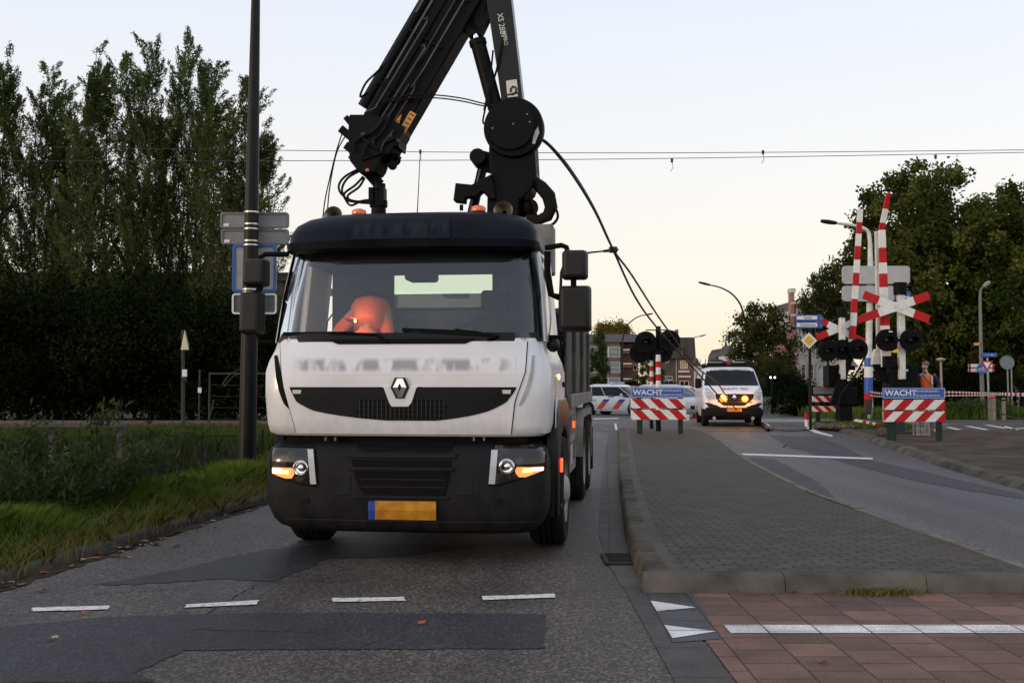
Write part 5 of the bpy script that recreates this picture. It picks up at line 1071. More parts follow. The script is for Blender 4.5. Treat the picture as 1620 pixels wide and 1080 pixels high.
tree('roadside_bush', 'lower dark bush in the ditch in front of the guard rail', 'bush', Vector((SX(70, 13.5), 13.5, -.75)), weedbush(1.3, 2.0, 8, 6000), L_wd)
tree('roadside_bush', 'small dark clump of weeds in the ditch under the right post of the guard rail', 'bush', Vector((SX(190, 15.2), 15.2, -.8)), weedbush(.8, 1.8, 15, 3400), L_wd)
# dark brick building behind the trees
M_brk = tiles('dark_brick', ((.050, .022, .016), (.065, .03, .02)), .22, .07, .008, (.05, .045, .04), 0, rough=.9, bump=.3)
M_pane = pm('window_dark', (.01, .012, .015), rough=.12, var=.1)
def windowbox(par, x0, x1, z0, z1, y, fm=None, pane=None, bars=(1, 1)):
    f = MB(); w_ = .09
    f.box2((x0, y - .04, z0), (x0 + w_, y + .02, z1)); f.box2((x1 - w_, y - .04, z0), (x1, y + .02, z1)); f.box2((x0 + w_, y - .04, z0), (x1 - w_, y + .02, z0 + w_)); f.box2((x0 + w_, y - .04, z1 - w_), (x1 - w_, y + .02, z1))
    for i in range(1, bars[0]): x = x0 + (x1 - x0) * i / bars[0]; f.box2((x - .035, y - .035, z0 + w_), (x + .035, y + .02, z1 - w_))
    for i in range(1, bars[1]): z = z0 + (z1 - z0) * i / bars[1]; f.box2((x0 + w_, y - .03, z - .03), (x1 - w_, y + .02, z + .03))
    o = f.build('window', fm or M_wht, par, smooth=0); MB().box2((x0 + .02, y - .01, z0 + .02), (x1 - .02, y + .01, z1 - .02)).build('pane', pane or M_pane, o); return o
BY = 62.0
bl = thing('brick_building', 'long dark brick building with white framed windows behind the tall trees', 'building', on(SX(150, BY), BY))
x0, x1 = SX(-200, BY) - bl.location.x, SX(470, BY) - bl.location.x; top_ = P(0, 432, BY).z
MB().box2((x0, 0, -.5), (x1, 10, top_ - .5)).build('wall', M_brk, bl, smooth=0); MB().box2((x0 - .3, -.4, top_ - .5), (x1 + .3, 10.4, top_)).build('roof', pm('dark_roof', (.014, .012, .012), rough=.9, var=.2), bl, smooth=0)
for fl in (0, 1):
    for x in np.arange(x1 - 2.9, x0 + 1, -3.1):
        if x < x1 - 16: break
        windowbox(bl, x, x + 1.9, 1.0 + fl * 2.9, 2.7 + fl * 2.9, -.0, bars=(2, 1))
rs = pm('red_roof', (.10, .035, .02), rough=.85, var=.25)
h2 = thing('brick_house', 'small brick house with an orange tiled roof far left behind the trees', 'house', on(SX(10, 56), 56)); MB().box2((-3, 0, 0), (3, 5, 5.6)).build('wall', M_brk, h2); MB().prismY([(-3.3, 5.6), (3.3, 5.6), (0, 7.6)], -.3, 5.3).build('roof', rs, h2); windowbox(h2, -2, -.6, 3, 4.4, 0, bars=(2, 1)); windowbox(h2, .6, 2, 3, 4.4, 0, bars=(2, 1))
# overhead contact wires across the tracks, with their droppers
M_cat = pm('catenary_grey', (.02, .02, .02), rough=.6, var=.1)
for (a, b, c), lb in ((((-150, 230), (900, 242), (1800, 235.5)), 'upper thin overhead contact wire crossing the whole sky'), (((-150, 255), (900, 252.5), (1800, 238)), 'lower thin overhead contact wire crossing the whole sky')):
    Y = 31.6; q = smoothline([P(*a, Y), P(*b, Y), P(*c, Y)], 10); tag(MB().tube(q, .011, 5).build('contact_wire', M_cat, origin=q[0]), lb, 'overhead wire', 'overhead wires of the railway')
for x, y, lb in ((665, 238, 'clip left of the crane'), (1063, 252, 'clip with a loose end above the road'), (1207, 239, 'clip on the upper wire at right'), (1480, 246, 'clip between the wires above the raised barriers')):
    p = P(x, y, 31.6); o = thing('wire_clip', 'small dark ' + lb, 'clip', p, 0, 'clips on the overhead wires'); MB().mat(M_cat).box((0, 0, -.04), (.07, .04, .12)).build('clamp', None, o); MB().tube([(0, 0, -.08), (.03, 0, -.25), (-.04, 0, -.38)], .008, 4).build('tail', M_cat, o)
# ================================================================ level crossing gear, signs, lamps
M_gal = pm('galvanised', (.28, .29, .29), rough=.5, metal=.3, col2=(.18, .19, .19), scale=5)
M_pw = pm('post_white', (.58, .58, .56), rough=.5, col2=(.44, .43, .40), scale=4)
M_sig = pm('signal_black', (.0035, .0035, .004), rough=.6, var=.2, spec=.1)
M_lensr = pm('signal_lens', (.008, .002, .002), rough=.2, var=0)
M_grn = pm('post_green', (.010, .022, .018), rough=.6, col2=(.018, .03, .024), scale=5, spec=.2)
def B(px0, py0, px1, py1, Y, d): a, b = P(px0, py0, Y), P(px1, py1, Y); return MB().box2((a.x, Y - d / 2, a.z), (b.x, Y + d / 2, b.z))
def disc(par, px, py, Y, r, hood=True):
    c = P(px, py, Y); o = MB().lathe([(r * .98, .03), (r, .02), (r, -.015), (r * .96, -.03), (.001, -.03)], c, (0, 1, 0), 36).build('signal_disc', M_sig, par, world=True, smooth=35)
    rl = .11; MB().lathe([(rl, -.05), (rl * .95, -.052), (rl * .6, -.07), (.001, -.078)], c, (0, 1, 0), 20, cap=False).build('lens', M_lensr, o, world=True)
    if hood:
        mb = MB(); pts0, pts1 = [], []
        for i in range(15): t = R(-20 + 220 * i / 14); pts0.append(c + Vector((math.cos(t) * .135, -.03, math.sin(t) * .135))); pts1.append(c + Vector((math.cos(t) * .13, -.24, math.sin(t) * .12 - .02)))
        mb.loft([pts0, pts1, [p + (c - p) * .05 for p in pts1], [p + (c - p) * .05 for p in pts0]], closed=False, cap=False); mb.build('hood', M_sig, o, world=True)
    return o
def bandpost(par, px, Y, y0, y1, r, bands, name='post'):
    a, b = P(px, y0, Y), P(px, y1, Y); mb = MB(); prev = b.z
    for z_, m in bands: mb.mat(m); mb.cyl((a.x, Y, z_[0]), (a.x, Y, z_[1]), r, n=18)
    return mb.build(name, None, par, world=True, smooth=50)
def zz(py, Y): return P(810, py, Y).z
def bandseq(ys, Y, mats): return [((zz(b, Y), zz(a, Y)), m) for a, b, m in zip(ys, ys[1:], mats)]
# --- the signals on the island
for (px, Y, ys, cap, dsc, lb, base) in ((1041.3, 28.4, [561, 571.5, 581, 592, 602, 690], (516, 561), ((1021.5, 541), (1059, 539)), 'front crossing signal on the island, thicker red and white banded post with two discs', .07),
                                 (1030.3, 30.0, [570, 578.5, 587, 595.5, 603.5, 612, 690], (548, 570), ((1013, 557), (1047, 556)), 'rear level crossing signal on the island, half hidden, with a thinner banded post', .055)):
    t = thing('crossing_signal', lb, 'crossing signal', on(SX(px, Y), Y, .12), 0, 'level crossing signals')
    n = len(ys) - 1; ms = [(M_wht, M_redp)[i % 2] for i in range(n - 1)] + [M_wht if n % 2 else M_redp]
    bandpost(t, px, Y, ys[0], 661, base, bandseq(ys[:-1] + [661], Y, ms)); MB().cyl(on(SX(px, Y), Y, .1), P(px, 661, Y), base * 1.0, n=14).build('foot', M_sig, t, world=True); a, b = P(px, cap[0], Y), P(px, cap[1], Y)
    MB().cyl(a, b, base * 1.0, n=14).build('post_top', M_sig, t, world=True)
    MB().beam(P(dsc[0][0], dsc[0][1] - 19, Y), P(dsc[1][0], dsc[1][1] - 17, Y), .03, .03).build('cross_bar', M_sig, t, world=True)
    MB().beam(P(dsc[0][0], dsc[0][1], Y + .06), P(dsc[1][0], dsc[1][1], Y + .06), .06, .06).build('cross_bar', M_sig, t, world=True)
    for q in dsc: disc(t, q[0], q[1], Y - .12, 17.2 / FPX * Y)
# --- WACHT boards
M_tw = pm('letter_white', (.62, .62, .62), rough=.5, var=0); M_sb = pm('sign_face_blue', (.012, .085, .33), rough=.4, col2=(.010, .07, .28), scale=6)
def wacht(label, Y, blue, boards, posts, sl, backside=False, rz=0):
    cx = (boards[0][0] + boards[0][2]) / 2; b = on(SX(cx, Y), Y, .1); t = thing('waiting_sign', label, 'sign board', b, 0, 'waiting signs at the crossing')
    f = 1 if not backside else -1
    for p in posts: a = P(p[0], p[2], Y); c = P(p[1], p[2], Y); MB().box2((a.x, Y + .03, zz(p[3], Y)), (c.x, Y + .11, a.z)).build('post', M_grn, t, world=True, bevel=.006)
    a, c = P(blue[0], blue[1], Y), P(blue[2], blue[3], Y); hw, hh = (c.x - a.x) / 2, (a.z - c.z) / 2; ctr = Vector(((a.x + c.x) / 2, Y, (a.z + c.z) / 2))
    yf = Y - .012 if not backside else Y + .03
    o = MB().prismY(rrect(a.x, c.z, c.x, a.z, .03), Y - .012, Y + .028).build('blue_panel', M_sb if not backside else M_alu, t, world=True, smooth=30)
    if not backside:
        e = .018; q = rrect(a.x + e, c.z + e, c.x - e, a.z - e, .02); q2 = rrect(a.x + e + .008, c.z + e + .008, c.x - e - .008, a.z - e - .008, .016)
        MB().loft([[(x, Y - .0155, z) for x, z in q], [(x, Y - .0155, z) for x, z in q2], [(x, Y - .011, z) for x, z in q2], [(x, Y - .011, z) for x, z in q]], cap=False).build('border', M_tw, o, world=True)
        lo = t.location
        def TX(s_, x, z, size, sx_=1.0, bold=0): text('lettering', s_, size, M_tw, o, face_cam(Vector((x, Y - .0135, z)) - lo), align='LEFT', extrude=.0015, sx=sx_, bold=bold)
        TX('WACHT', a.x + .05, ctr.z, hh * 1.42, 1.08, .004); x2 = a.x + hw * 2 * .485
        TX('tot het rode licht gedoofd is', x2, ctr.z + hh * .40, hh * .52, .78); TX('er kan nog een trein komen', x2, ctr.z - hh * .40, hh * .52, .82)
    for bd in boards:
        a, c = P(bd[0], bd[1], Y), P(bd[2], bd[3], Y); o = MB().box2((a.x, Y - .012, c.z), (c.x, Y + .028, a.z)).build('striped_board', M_wht, t, world=True, smooth=0)
        mb = MB(); n = 3; w_ = c.x - a.x; h_ = a.z - c.z; step = w_ / n; yy = Y - .016
        if sl == 'fwd': base = [(a.x - h_ * 1.0 + k * step, a.x - h_ * 1.0 + k * step + step * .5) for k in range(n + 2)]
        else: base = [(a.x + .02 + k * step + h_ * .0, a.x + .02 + k * step + step * .5) for k in range(-1, n + 1)]
        for u0, u1 in base:
            s_ = h_ * 1.0
            q = [(u0, c.z), (u1, c.z), (u1 + s_, a.z), (u0 + s_, a.z)] if sl == 'fwd' else [(u0 + s_, c.z), (u1 + s_, c.z), (u1, a.z), (u0, a.z)]
            out = q                                                     # clip to the board
            for xx, k in ((a.x, 1), (c.x, -1)):
                r_ = []
                for i, p in enumerate(out):
                    v = out[(i + 1) % len(out)]; d0, d1 = (p[0] - xx) * k, (v[0] - xx) * k
                    if d0 >= 0: r_.append(p)
                    if (d0 >= 0) != (d1 >= 0): tt = d0 / (d0 - d1); r_.append((xx, p[1] + (v[1] - p[1]) * tt))
                out = r_
                if len(out) < 3: break
            if len(out) >= 3: mb.prismY(out, yy, Y - .011)
        mb.build('red_stripes', M_redp, o, world=True, smooth=0)
    return t
wacht('blue WACHT sign over red and white striped boards on the island, beside the white van', 27.0, (998, 612.5, 1083.5, 629), ((998, 630.5, 1084, 645.5), (998, 648, 1085.5, 663.5)), ((1008, 1016.5, 628, 692), (1073, 1080.5, 628, 691)), 'back')
wacht('blue WACHT sign over red and white striped boards in front of the worker in orange', 24.6, (1396, 613, 1495.5, 630.5), ((1397, 632, 1495, 648), (1397, 650.5, 1495.5, 667)), ((1404, 1418, 620, 698), (1482, 1490.5, 620, 698)), 'fwd')
wacht('striped board with a blank grey back panel left of the signals', 33.2, (1287, 612, 1332, 623), ((1285, 626, 1332, 635.5), (1285, 642, 1332, 651)), ((1291, 1297.5, 611, 668), (1322, 1327, 611, 668)), 'back', True)
# --- crosses, barriers and signals right of the carriageway
def xarms(par, c, ends, Y, wpx):
    for i, (a, b) in enumerate(ends):
        p, q = P(*a, Y - .012 * i), P(*b, Y - .012 * i); w_ = wpx / FPX * Y; fr = .23; mb = MB()
        for t0, t1, m in ((0, fr, M_redp), (fr, 1 - fr, M_wht), (1 - fr, 1, M_redp)): mb.mat(m); mb.beam(p.lerp(q, t0), p.lerp(q, t1), w_, .012, (0, 1, 0)) if False else mb.beam(p.lerp(q, t0), p.lerp(q, t1), .012, w_, (0, 0, 1))
        o = mb.build('cross_arm', None, par, world=True, smooth=0, bevel=.0)
    for d in ((-2, -2), (2, -2), (-2, 2), (2, 2)): MB().cyl(P(c[0] + d[0], c[1] + d[1], Y - .03), P(c[0] + d[0], c[1] + d[1], Y - .015), .012, n=8).build('bolt', M_gal, par, world=True)
def stripes(mb, p, q, w_, d, cuts, mats, w1=None):
    w1 = w1 or w_
    for i, (t0, t1) in enumerate(zip(cuts, cuts[1:])):
        mb.mat(mats[i % 2]); mb.beam(p.lerp(q, t0), p.lerp(q, t1), d, w_ + (w1 - w_) * t0, (1, 0, 0), d, w_ + (w1 - w_) * t1)
    return mb
Y2 = 27.4
a1 = thing('crossing_post', 'near white post with a red and white cross, black signal discs and black foot', 'crossing signal', on(SX(1418, Y2), Y2, .1), 0, 'posts with red and white crosses')
B(1420, 466, 1431.5, 600, Y2, .2).build('post', M_pw, a1, world=True, bevel=.02)
MB().cyl(P(1424, 447, Y2), P(1424, 466, Y2), .17, n=18).build('post_cap', M_sig, a1, world=True, smooth=40)
xarms(a1, (1418.5, 485), (((1366, 466), (1470, 505)), ((1366, 503), (1470, 467))), Y2 - .18, 13.5)
for q in ((1403, 538), (1441, 538)): disc(a1, q[0], q[1], Y2 - .2, 17.5 / FPX * Y2)
MB().beam(P(1403, 538, Y2 - .13), P(1441, 538, Y2 - .13), .06, .06).build('cross_bar', M_sig, a1, world=True)
MB().box(P(1409, 524.5, Y2 - .26), (.09, .02, .03)).build('sticker', M_wht, a1, world=True)
m2 = thing('barrier_machine', 'near black barrier machine box holding up a bent red and white arm', 'level crossing barrier', on(SX(1440, Y2 + .5), Y2 + .5, .1), 0, 'level crossing barriers')
B(1402, 577, 1446, 640, Y2 + .4, .7).build('machine_box', M_sig, m2, world=True, bevel=.02); B(1403, 590, 1424, 696, Y2 + .3, .35).build('foot', M_sig, m2, world=True, bevel=.02)
MB().lathe([(.45, 0), (.45, .04), (.25, .08), (.2, .3)], on(SX(1416, Y2 + .3), Y2 + .3, .1), (0, 0, 1), 20).build('base_plate', pm('cast_iron', (.012, .012, .012), rough=.8, var=.3), m2, world=True)
B(1397, 563, 1412, 582, Y2, .3).build('motor_box', M_sig, m2, world=True, bevel=.015); MB().box(P(1432.5, 585.5, Y2 + .04), (.14, .01, .05)).build('type_plate', M_wht, m2, world=True)
mb = MB().mat(M_sig); mb.prismY([(P(x, y, Y2 + .3).x, P(x, y, Y2 + .3).z) for x, y in ((1380, 576), (1400, 576), (1402, 606), (1390, 602))], Y2 + .2, Y2 + .35); mb.build('bracket', None, m2, world=True)
mb = MB(); p, q = P(1402, 580, Y2 + .1), P(1395, 364, Y2 + .1); stripes(mb, p, q, .25, .08, [0, .14, .27, .30, .385, .58, .68, .76, .87, 1.0], (M_wht, M_redp), .17)
arm = mb.build('barrier_arm', None, m2, world=True, smooth=0)
mb = MB(); p, q = P(1394.5, 364, Y2 + .1), P(1406, 306, Y2 - .1); stripes(mb, p, q, .15, .06, [0, .2, .58, 1.0], (M_redp, M_wht), .12); mb.build('broken_tip', None, arm, world=True, smooth=0)
B(1408, 311, 1420, 317, Y2 - .1, .1).build('tip_lamp', M_sig, arm, world=True, bevel=.01)
B(1384.5, 366, 1391, 560, Y2 + .35, .12).build('counter_arm', M_pw, m2, world=True); MB().prismY([(P(x, y, Y2 + .35).x, P(x, y, Y2 + .35).z) for x, y in ((1384, 552), (1391, 552), (1398, 562), (1398, 577), (1379, 577), (1380, 560))], Y2 + .27, Y2 + .45).build('counterweight', M_pw, m2, world=True, bevel=.01)
MB().prismY([(P(x, y, Y2 - .25).x, P(x, y, Y2 - .25).z) for x, y in ((1408, 557), (1420, 551), (1422, 558))], Y2 - .25, Y2 - .24).build('yellow_glint', pm('glint_yellow', (.6, .42, .03), rough=.5), m2, world=True)  # small yellow triangle paints a glint below the signal discs
Y1 = 32.4
a2 = thing('crossing_post', 'far white post with a red and white cross seen from behind, three black discs', 'crossing signal', on(SX(1332, Y1), Y1, .06), 0, 'posts with red and white crosses')
B(1327.5, 502, 1337, 600, Y1, .2).build('post', M_pw, a2, world=True, bevel=.02); MB().cyl(P(1332, 488, Y1), P(1332, 502, Y1), .14, n=16).build('post_cap', M_sig, a2, world=True, smooth=40)
xarms(a2, (1332, 520), (((1292, 504), (1368, 541)), ((1292, 534), (1368, 502))), Y1 + .14, 10.5)
for q in ((1310, 555), (1333, 553), (1357, 552)): disc(a2, q[0], q[1], Y1 - .2 + (.1 if q[0] == 1333 else 0), 16.2 / FPX * Y1)
MB().beam(P(1306, 554, Y1 - .1), P(1359, 552, Y1 - .1), .05, .05).build('cross_bar', M_sig, a2, world=True)
m1 = thing('barrier_machine', 'far black barrier machine holding a straight raised red and white arm', 'level crossing barrier', on(SX(1335, Y1 + .3), Y1 + .3, .06), 0, 'level crossing barriers')
B(1306, 578, 1326, 612, Y1 + .5, .6).build('machine_box', M_sig, m1, world=True, bevel=.02); B(1326, 612, 1352, 640, Y1 + .3, .5).build('machine_box', M_sig, m1, world=True, bevel=.02); B(1325, 640, 1346, 678, Y1 + .3, .4).build('foot', M_sig, m1, world=True, bevel=.02)
MB().beam(P(1345, 560, Y1), P(1318, 640, Y1), .22, .16, (0, 1, 0)).build('lever', M_sig, m1, world=True); MB().beam(P(1322, 580, Y1 + .1), P(1352, 582, Y1 + .1), .14, .14, (0, 1, 0)).build('lever', M_sig, m1, world=True)
mb = MB(); p, q = P(1347.5, 548, Y1 + .1), P(1361, 331, Y1 + .1); stripes(mb, p, q, .20, .07, [0, .10, .19, .28, .37, .47, .565, .66, .75, .845, .90, 1.0][:1] + [.05, .15, .245, .345, .44, .535, .63, .73, .82, .905, 1.0], (M_wht, M_redp), .16); mb.build('barrier_arm', None, m1, world=True, smooth=0)
MB().prismY([(P(x, y, Y1 + .2).x, P(x, y, Y1 + .2).z) for x, y in ((1342, 572), (1346, 558), (1350, 572), (1356, 580), (1336, 580))], Y1 + .1, Y1 + .28).build('counterweight', M_pw, m1, world=True)
mb = MB().mat(W_rub); mb.tube(smoothline([P(x, y, Y1 - .2) for x, y in ((1372, 556), (1355, 590), (1330, 625), (1325, 650))]), .03, 6); mb.build('cable', None, m1, world=True)
# rubble and a fallen striped rod at its foot
for i in range(14):
    p = on(SX(random.uniform(1296, 1356), 31.2), random.uniform(30.6, 31.6), .08); g_ = np.random.default_rng(i); mb = MB(); mb.ell((0, 0, .05), (random.uniform(.08, .22), random.uniform(.08, .16), random.uniform(.05, .10)), 9, 6)
    mb.v = [tuple(np.array(v) * (1 + .18 * g_.normal())) for v in mb.v]; o = mb.build('broken_stone', pm('rubble', (.07, .05, .035), rough=.9, col2=(.14, .11, .08), scale=6, bump=.5), smooth=0); o.location = p; tag(o, 'broken brown lump of earth at the foot of the far barrier', 'stone', 'lumps at the foot of the barrier')
mb = MB(); p, q = P(1353, 664.5, 31.5), P(1392, 671.5, 30.2); stripes(mb, p, q, .07, .07, [0, .35, .5, .62, .74, .86, 1], (M_wht, M_redp)); o = mb.build('striped_rod', None, origin=p); tag(o, 'white and red rod lying on the ground right of the far barrier foot', 'rod')
tag(MB().ell((0, 0, .1), (.16, .16, .13), 12, 8).build('round_stone', M_kerb, origin=(0, 0, 0)), 'round grey stone left of the near barrier foot', 'stone').location = on(SX(1395, 26.2), 26.2, .1)
for a_, b_, r_, lb in (((1199, 662), (1218, 676), .06, 'silver tube lying on the road beside the van'), ((1200, 668), (1216, 680), .05, 'thin dark tube lying on the road beside the van')):
    p, q = G(*a_, r_), G(*b_, r_); tag(MB().cyl(p, q, r_, n=12).build('tube', M_gal if r_ == .06 else M_sig, origin=p), lb, 'tube')
for pts, lb in ((((1215, 677), (1250, 681), (1285, 679)), 'dark cable lying across the road towards the priority sign'), (((1233, 679), (1240, 690), (1244, 700), (1240, 706)), 'thin dark cable curling down the road in front of the van')):
    q = smoothline([G(*p_, .02) for p_ in pts]); tag(MB().tube(q, .018, 5).build('road_cable', M_wire, origin=q[0]), lb, 'cable', 'cables lying on the road')
# --- priority sign with the blue direction arms
YP = 30.6; bp = on(SX(1281, YP), YP, .06)
ps = thing('priority_sign', 'yellow diamond priority sign on a black pole under two blue direction arms', 'traffic sign', bp)
MB().cyl(bp, P(1281, 497, YP), .045, n=12).build('pole', M_post, ps, world=True)
def dia(r, m, dy, nm, par): c = P(1280, 538.5, YP - .06 - dy); s_ = r / FPX * YP; return MB().prismY([(c.x - s_, c.z), (c.x, c.z - s_), (c.x + s_, c.z), (c.x, c.z + s_)], c.y, c.y + .012).build(nm, m, par, world=True, smooth=0)
d_ = dia(12.8, M_wht, 0, 'diamond_plate', ps); dia(8.2, pm('sign_yellow', (.60, .34, .02), rough=.45, var=.05), .004, 'yellow_face', d_)
for y0, y1, tx in ((497.5, 507.5, 'Station'), (508.5, 519, 'Stadskantoor')):
    a, c = P(1259, y0, YP - .07), P(1303, y1, YP - .07); o = MB().prismY([(a.x, c.z), (c.x - .06, c.z), (c.x, (a.z + c.z) / 2), (c.x - .06, a.z), (a.x, a.z)], a.y, a.y + .02).build('direction_arm', M_sb, ps, world=True, smooth=0)
    a2_, c2_ = P(1260.5, y0 + 2.2, YP - .08), P(1293, y1 - 2.2, YP - .08); f_ = MB().box2((a2_.x, YP - .074, c2_.z), (c2_.x, YP - .071, a2_.z)).build('arm_face', M_wht, o, world=True, smooth=0)
    text('lettering', tx, .115, M_sig, f_, face_cam(Vector(((a2_.x + c2_.x) / 2 + .03, YP - .076, (a2_.z + c2_.z) / 2)) - ps.location), sx=.75, extrude=.001)
    mb = MB(); cc = P(1297.5, (y0 + y1) / 2, YP - .075); mb.beam(cc + Vector((-.05, 0, .03)), cc + Vector((.05, 0, -.03)), .004, .025, (0, 1, 0)); mb.beam(cc + Vector((.05, 0, -.03)), cc + Vector((-.01, 0, -.035)), .004, .02, (0, 1, 0)); mb.build('arrow_mark', M_tw, o, world=True)
o = thing('marker_post', 'short red and white marker post beside the priority sign', 'marker post', on(SX(1275, 33), 33, .05)); MB().mat(M_wht).cyl((0, 0, 0), (0, 0, .22), .06, n=12).mat(M_redp).cyl((0, 0, .22), (0, 0, .42), .06, n=12).build('post', None, o)
# --- tall white lamp with sign backs
def lampmast(label, base, pole, arm, head, mats, r0, r1, group='street lamps', hs=(.7, .22, .10)):
    t = thing('street_lamp', label, 'street lamp', base, 0, group); MB().tube([base] + pole, [r0] + [r0 + (r1 - r0) * (i + 1) / len(pole) for i in range(len(pole))], 14).build('pole', mats[0], t, world=True, smooth=60)
    q = smoothline([pole[-1]] + arm, 6); MB().tube(q, [r1 * (1 - .4 * i / len(q)) for i in range(len(q))], 10).build('lamp_arm', mats[0], t, world=True, smooth=60)
    d = (arm[-1] - arm[-2]).normalized(); c = arm[-1] + d * hs[0] * .45; x, y, _ = frame(d)
    MB().loft([[arm[-1] + d * (hs[0] * u) + x * (hs[1] * .5 * k * math.cos(t_)) + y * (hs[2] * k * math.sin(t_)) for t_ in np.linspace(0, 2 * math.pi, 10, endpoint=False)] for u, k in ((-.05, .3), (.1, .8), (.5, 1), (.9, .8), (1, .4))]).build('lamp_head', mats[1], t, world=True, smooth=60)
    return t
YL = 44.0; b = on(SX(1374, YL), YL)
ml = lampmast('tall white lamp post with blue striped foot and sign panels behind the raised barriers', b, [P(1374, 566, YL), P(1377, 421, YL), P(1376.5, 385, YL)], [P(1374, 368, YL), P(1366, 361, YL), P(1350, 356.5, YL), P(1324, 353, YL)], None, (M_pw, M_post), .17, .09)
mb = MB(); p0 = P(1374, 566, YL)
for k, (ya, yb, m) in enumerate(((566, 580, M_blue), (580, 597, M_wht), (597, 622, M_blue), (622, 632, M_redp), (632, 655, pm('rusty_foot', (.045, .022, .015), rough=.9, var=.3)))): mb.mat(m); mb.cyl(P(1374, yb, YL), P(1374, ya, YL), .178, n=16)
mb.build('painted_foot', None, ml, world=True)
for x0, x1, ya, yb in ((1332, 1438.5, 421, 446.5), (1332, 1414, 452.5, 477)):
    a, c = P(x0, ya, YL - .25), P(x1, yb - (0 if x1 < 1420 else -3), YL - .25); MB().prismY(rrect(a.x, c.z, c.x, a.z, .14, 5), YL - .36, YL - .2).build('sign_board', pm('sign_back_light', (.36, .37, .38), rough=.5, col2=(.28, .285, .29), scale=1.5), ml, world=True, smooth=40, bevel=.01)
a, c = P(1416, 460, YL - .3), P(1440, 481, YL - .3); o = MB().prismY(rrect(a.x, c.z, c.x, a.z, .08), YL - .34, YL - .28).build('direction_board', M_sb, ml, world=True, smooth=30)
MB().box2((a.x + .03, YL - .347, a.z - .26), (a.x + .32, YL - .341, a.z - .08)).build('board_label', M_tw, o, world=True)
mb = MB(); cc = P(1435, 470, YL - .35); mb.beam(cc + Vector((-.14, 0, 0)), cc + Vector((.10, 0, 0)), .004, .05, (0, 0, 1)); mb.beam(cc + Vector((.12, 0, .01)), cc + Vector((.0, 0, .13)), .004, .05, (0, 1, 0)); mb.beam(cc + Vector((.12, 0, -.01)), cc + Vector((.0, 0, -.13)), .004, .05, (0, 1, 0)); mb.build('arrow_mark', M_tw, o, world=True)
# --- other street lamps
LB = ('dark street lamp whose long curved arm reaches left above the white van', 'dark curved street lamp rising between the apartment block and the crossing signals', 'small far street lamp beside the brick gable house', 'far street lamp arm sticking out of the tree behind the van', 'street lamp head reaching out from behind the truck mirrors')
for lb, pole, arm, Y in ((LB[0], [(1183, 640), (1182, 560), (1179, 510)], [(1172, 483), (1158, 465), (1140, 455), (1124, 451)], 75), (LB[1], [(985, 640), (984.5, 570), (985, 538)], [(990, 518), (1000, 507), (1012, 500), (1022, 498)], 105), (LB[2], [(1089, 640), (1089, 570), (1090, 550)], [(1093, 538), (1099, 533.5), (1106, 532)], 150), (LB[3], [(1186, 640), (1186, 560), (1186, 530)], [(1184, 520), (1179, 515), (1172, 513.5)], 126), (LB[4], [(885, 640), (886, 480), (888, 430)], [(896, 412), (910, 404), (930, 400), (953, 397.5)], 57)):
    p = [P(x, y, Y) for x, y in pole]; p[0].z = zg(Y); hs = (.9, .28, .09) if Y < 80 else (1.0, .3, .1)
    if lb == LB[1]: hs = (.7, .3, .09)
    lampmast(lb, p[0], p[1:], [P(x, y, Y) for x, y in arm], None, (M_post, M_post), .11, .075, hs=hs)
# right-hand lamp, signs, bollards
YR = 45.0; b = on(SX(1553.5, YR), YR)
lr = lampmast('thin grey lamp post with a round head carrying small signs at the right', b, [P(1552, 560, YR), P(1550.5, 470, YR)], [P(1551, 461, YR), P(1553, 456, YR), P(1556, 453.5, YR)], None, (pm('lamp_grey', (.13, .13, .12), rough=.6, var=.15), pm('lamp_head_grey', (.2, .2, .18), rough=.5, var=.1)), .10, .06, hs=(.35, .25, .1))
a, c = P(1540.5, 542, YR - .1), P(1549, 546.5, YR - .1); MB().box2((a.x, YR - .15, c.z), (c.x, YR - .1, a.z)).build('small_plate', pm('plate_orange', (.5, .2, .08), rough=.5), lr, world=True)
a, c = P(1551, 558, YR - .15), P(1576.5, 564.5, YR - .15); o = MB().box2((a.x, YR - .2, c.z), (c.x, YR - .16, a.z)).build('street_name_plate', M_sb, lr, world=True); MB().box2((a.x + .12, YR - .206, (a.z + c.z) / 2 - .03), (c.x - .12, YR - .202, (a.z + c.z) / 2 + .03)).build('name_lettering', pm('lettering_pale_blue', (.25, .32, .5), rough=.5, col2=(.05, .12, .35), scale=14, ramp=(.48, .52)), o, world=True)
for ya, yb in ((575.5, 581), (582.5, 588)):
    a, c = P(1531.5, ya, YR + .2), P(1573, yb, YR + .2); o = MB().box2((a.x, YR + .16, c.z), (c.x, YR + .2, a.z)).build('arrow_board', M_wht, lr, world=True)
    MB().box2((a.x + .0, YR + .15, c.z), (a.x + .09, YR + .157, a.z)).build('red_end', M_redp, o, world=True); MB().box2((c.x - .09, YR + .15, c.z), (c.x, YR + .157, a.z)).build('red_end', M_redp, o, world=True)
c = P(1553.5, 583.5, YR - .25); o = MB().lathe([(.001, -.008), (.225, -.008), (.225, .008), (.001, .008)], c, (0, 1, 0), 28).build('round_blue_sign', M_sb, lr, world=True, smooth=30)
mb = MB().mat(M_tw)
for dx in (-.09, .09): mb.tube([c + Vector((dx + .055 * math.cos(t), -.012, -.03 + .055 * math.sin(t))) for t in np.linspace(0, 2 * math.pi, 13)], .009, 4, cap=False)
for p, q in (((-.09, -.03), (-.03, .06)), ((-.03, .06), (.06, .06)), ((.06, .06), (.09, -.03)), ((-.03, .06), (0, -.03)), ((0, -.03), (.06, .06)), ((.05, .1), (.06, .06))): mb.beam(c + Vector((p[0], -.012, p[1])), c + Vector((q[0], -.012, q[1])), .014, .006)
mb.build('bicycle_mark', None, o, world=True)
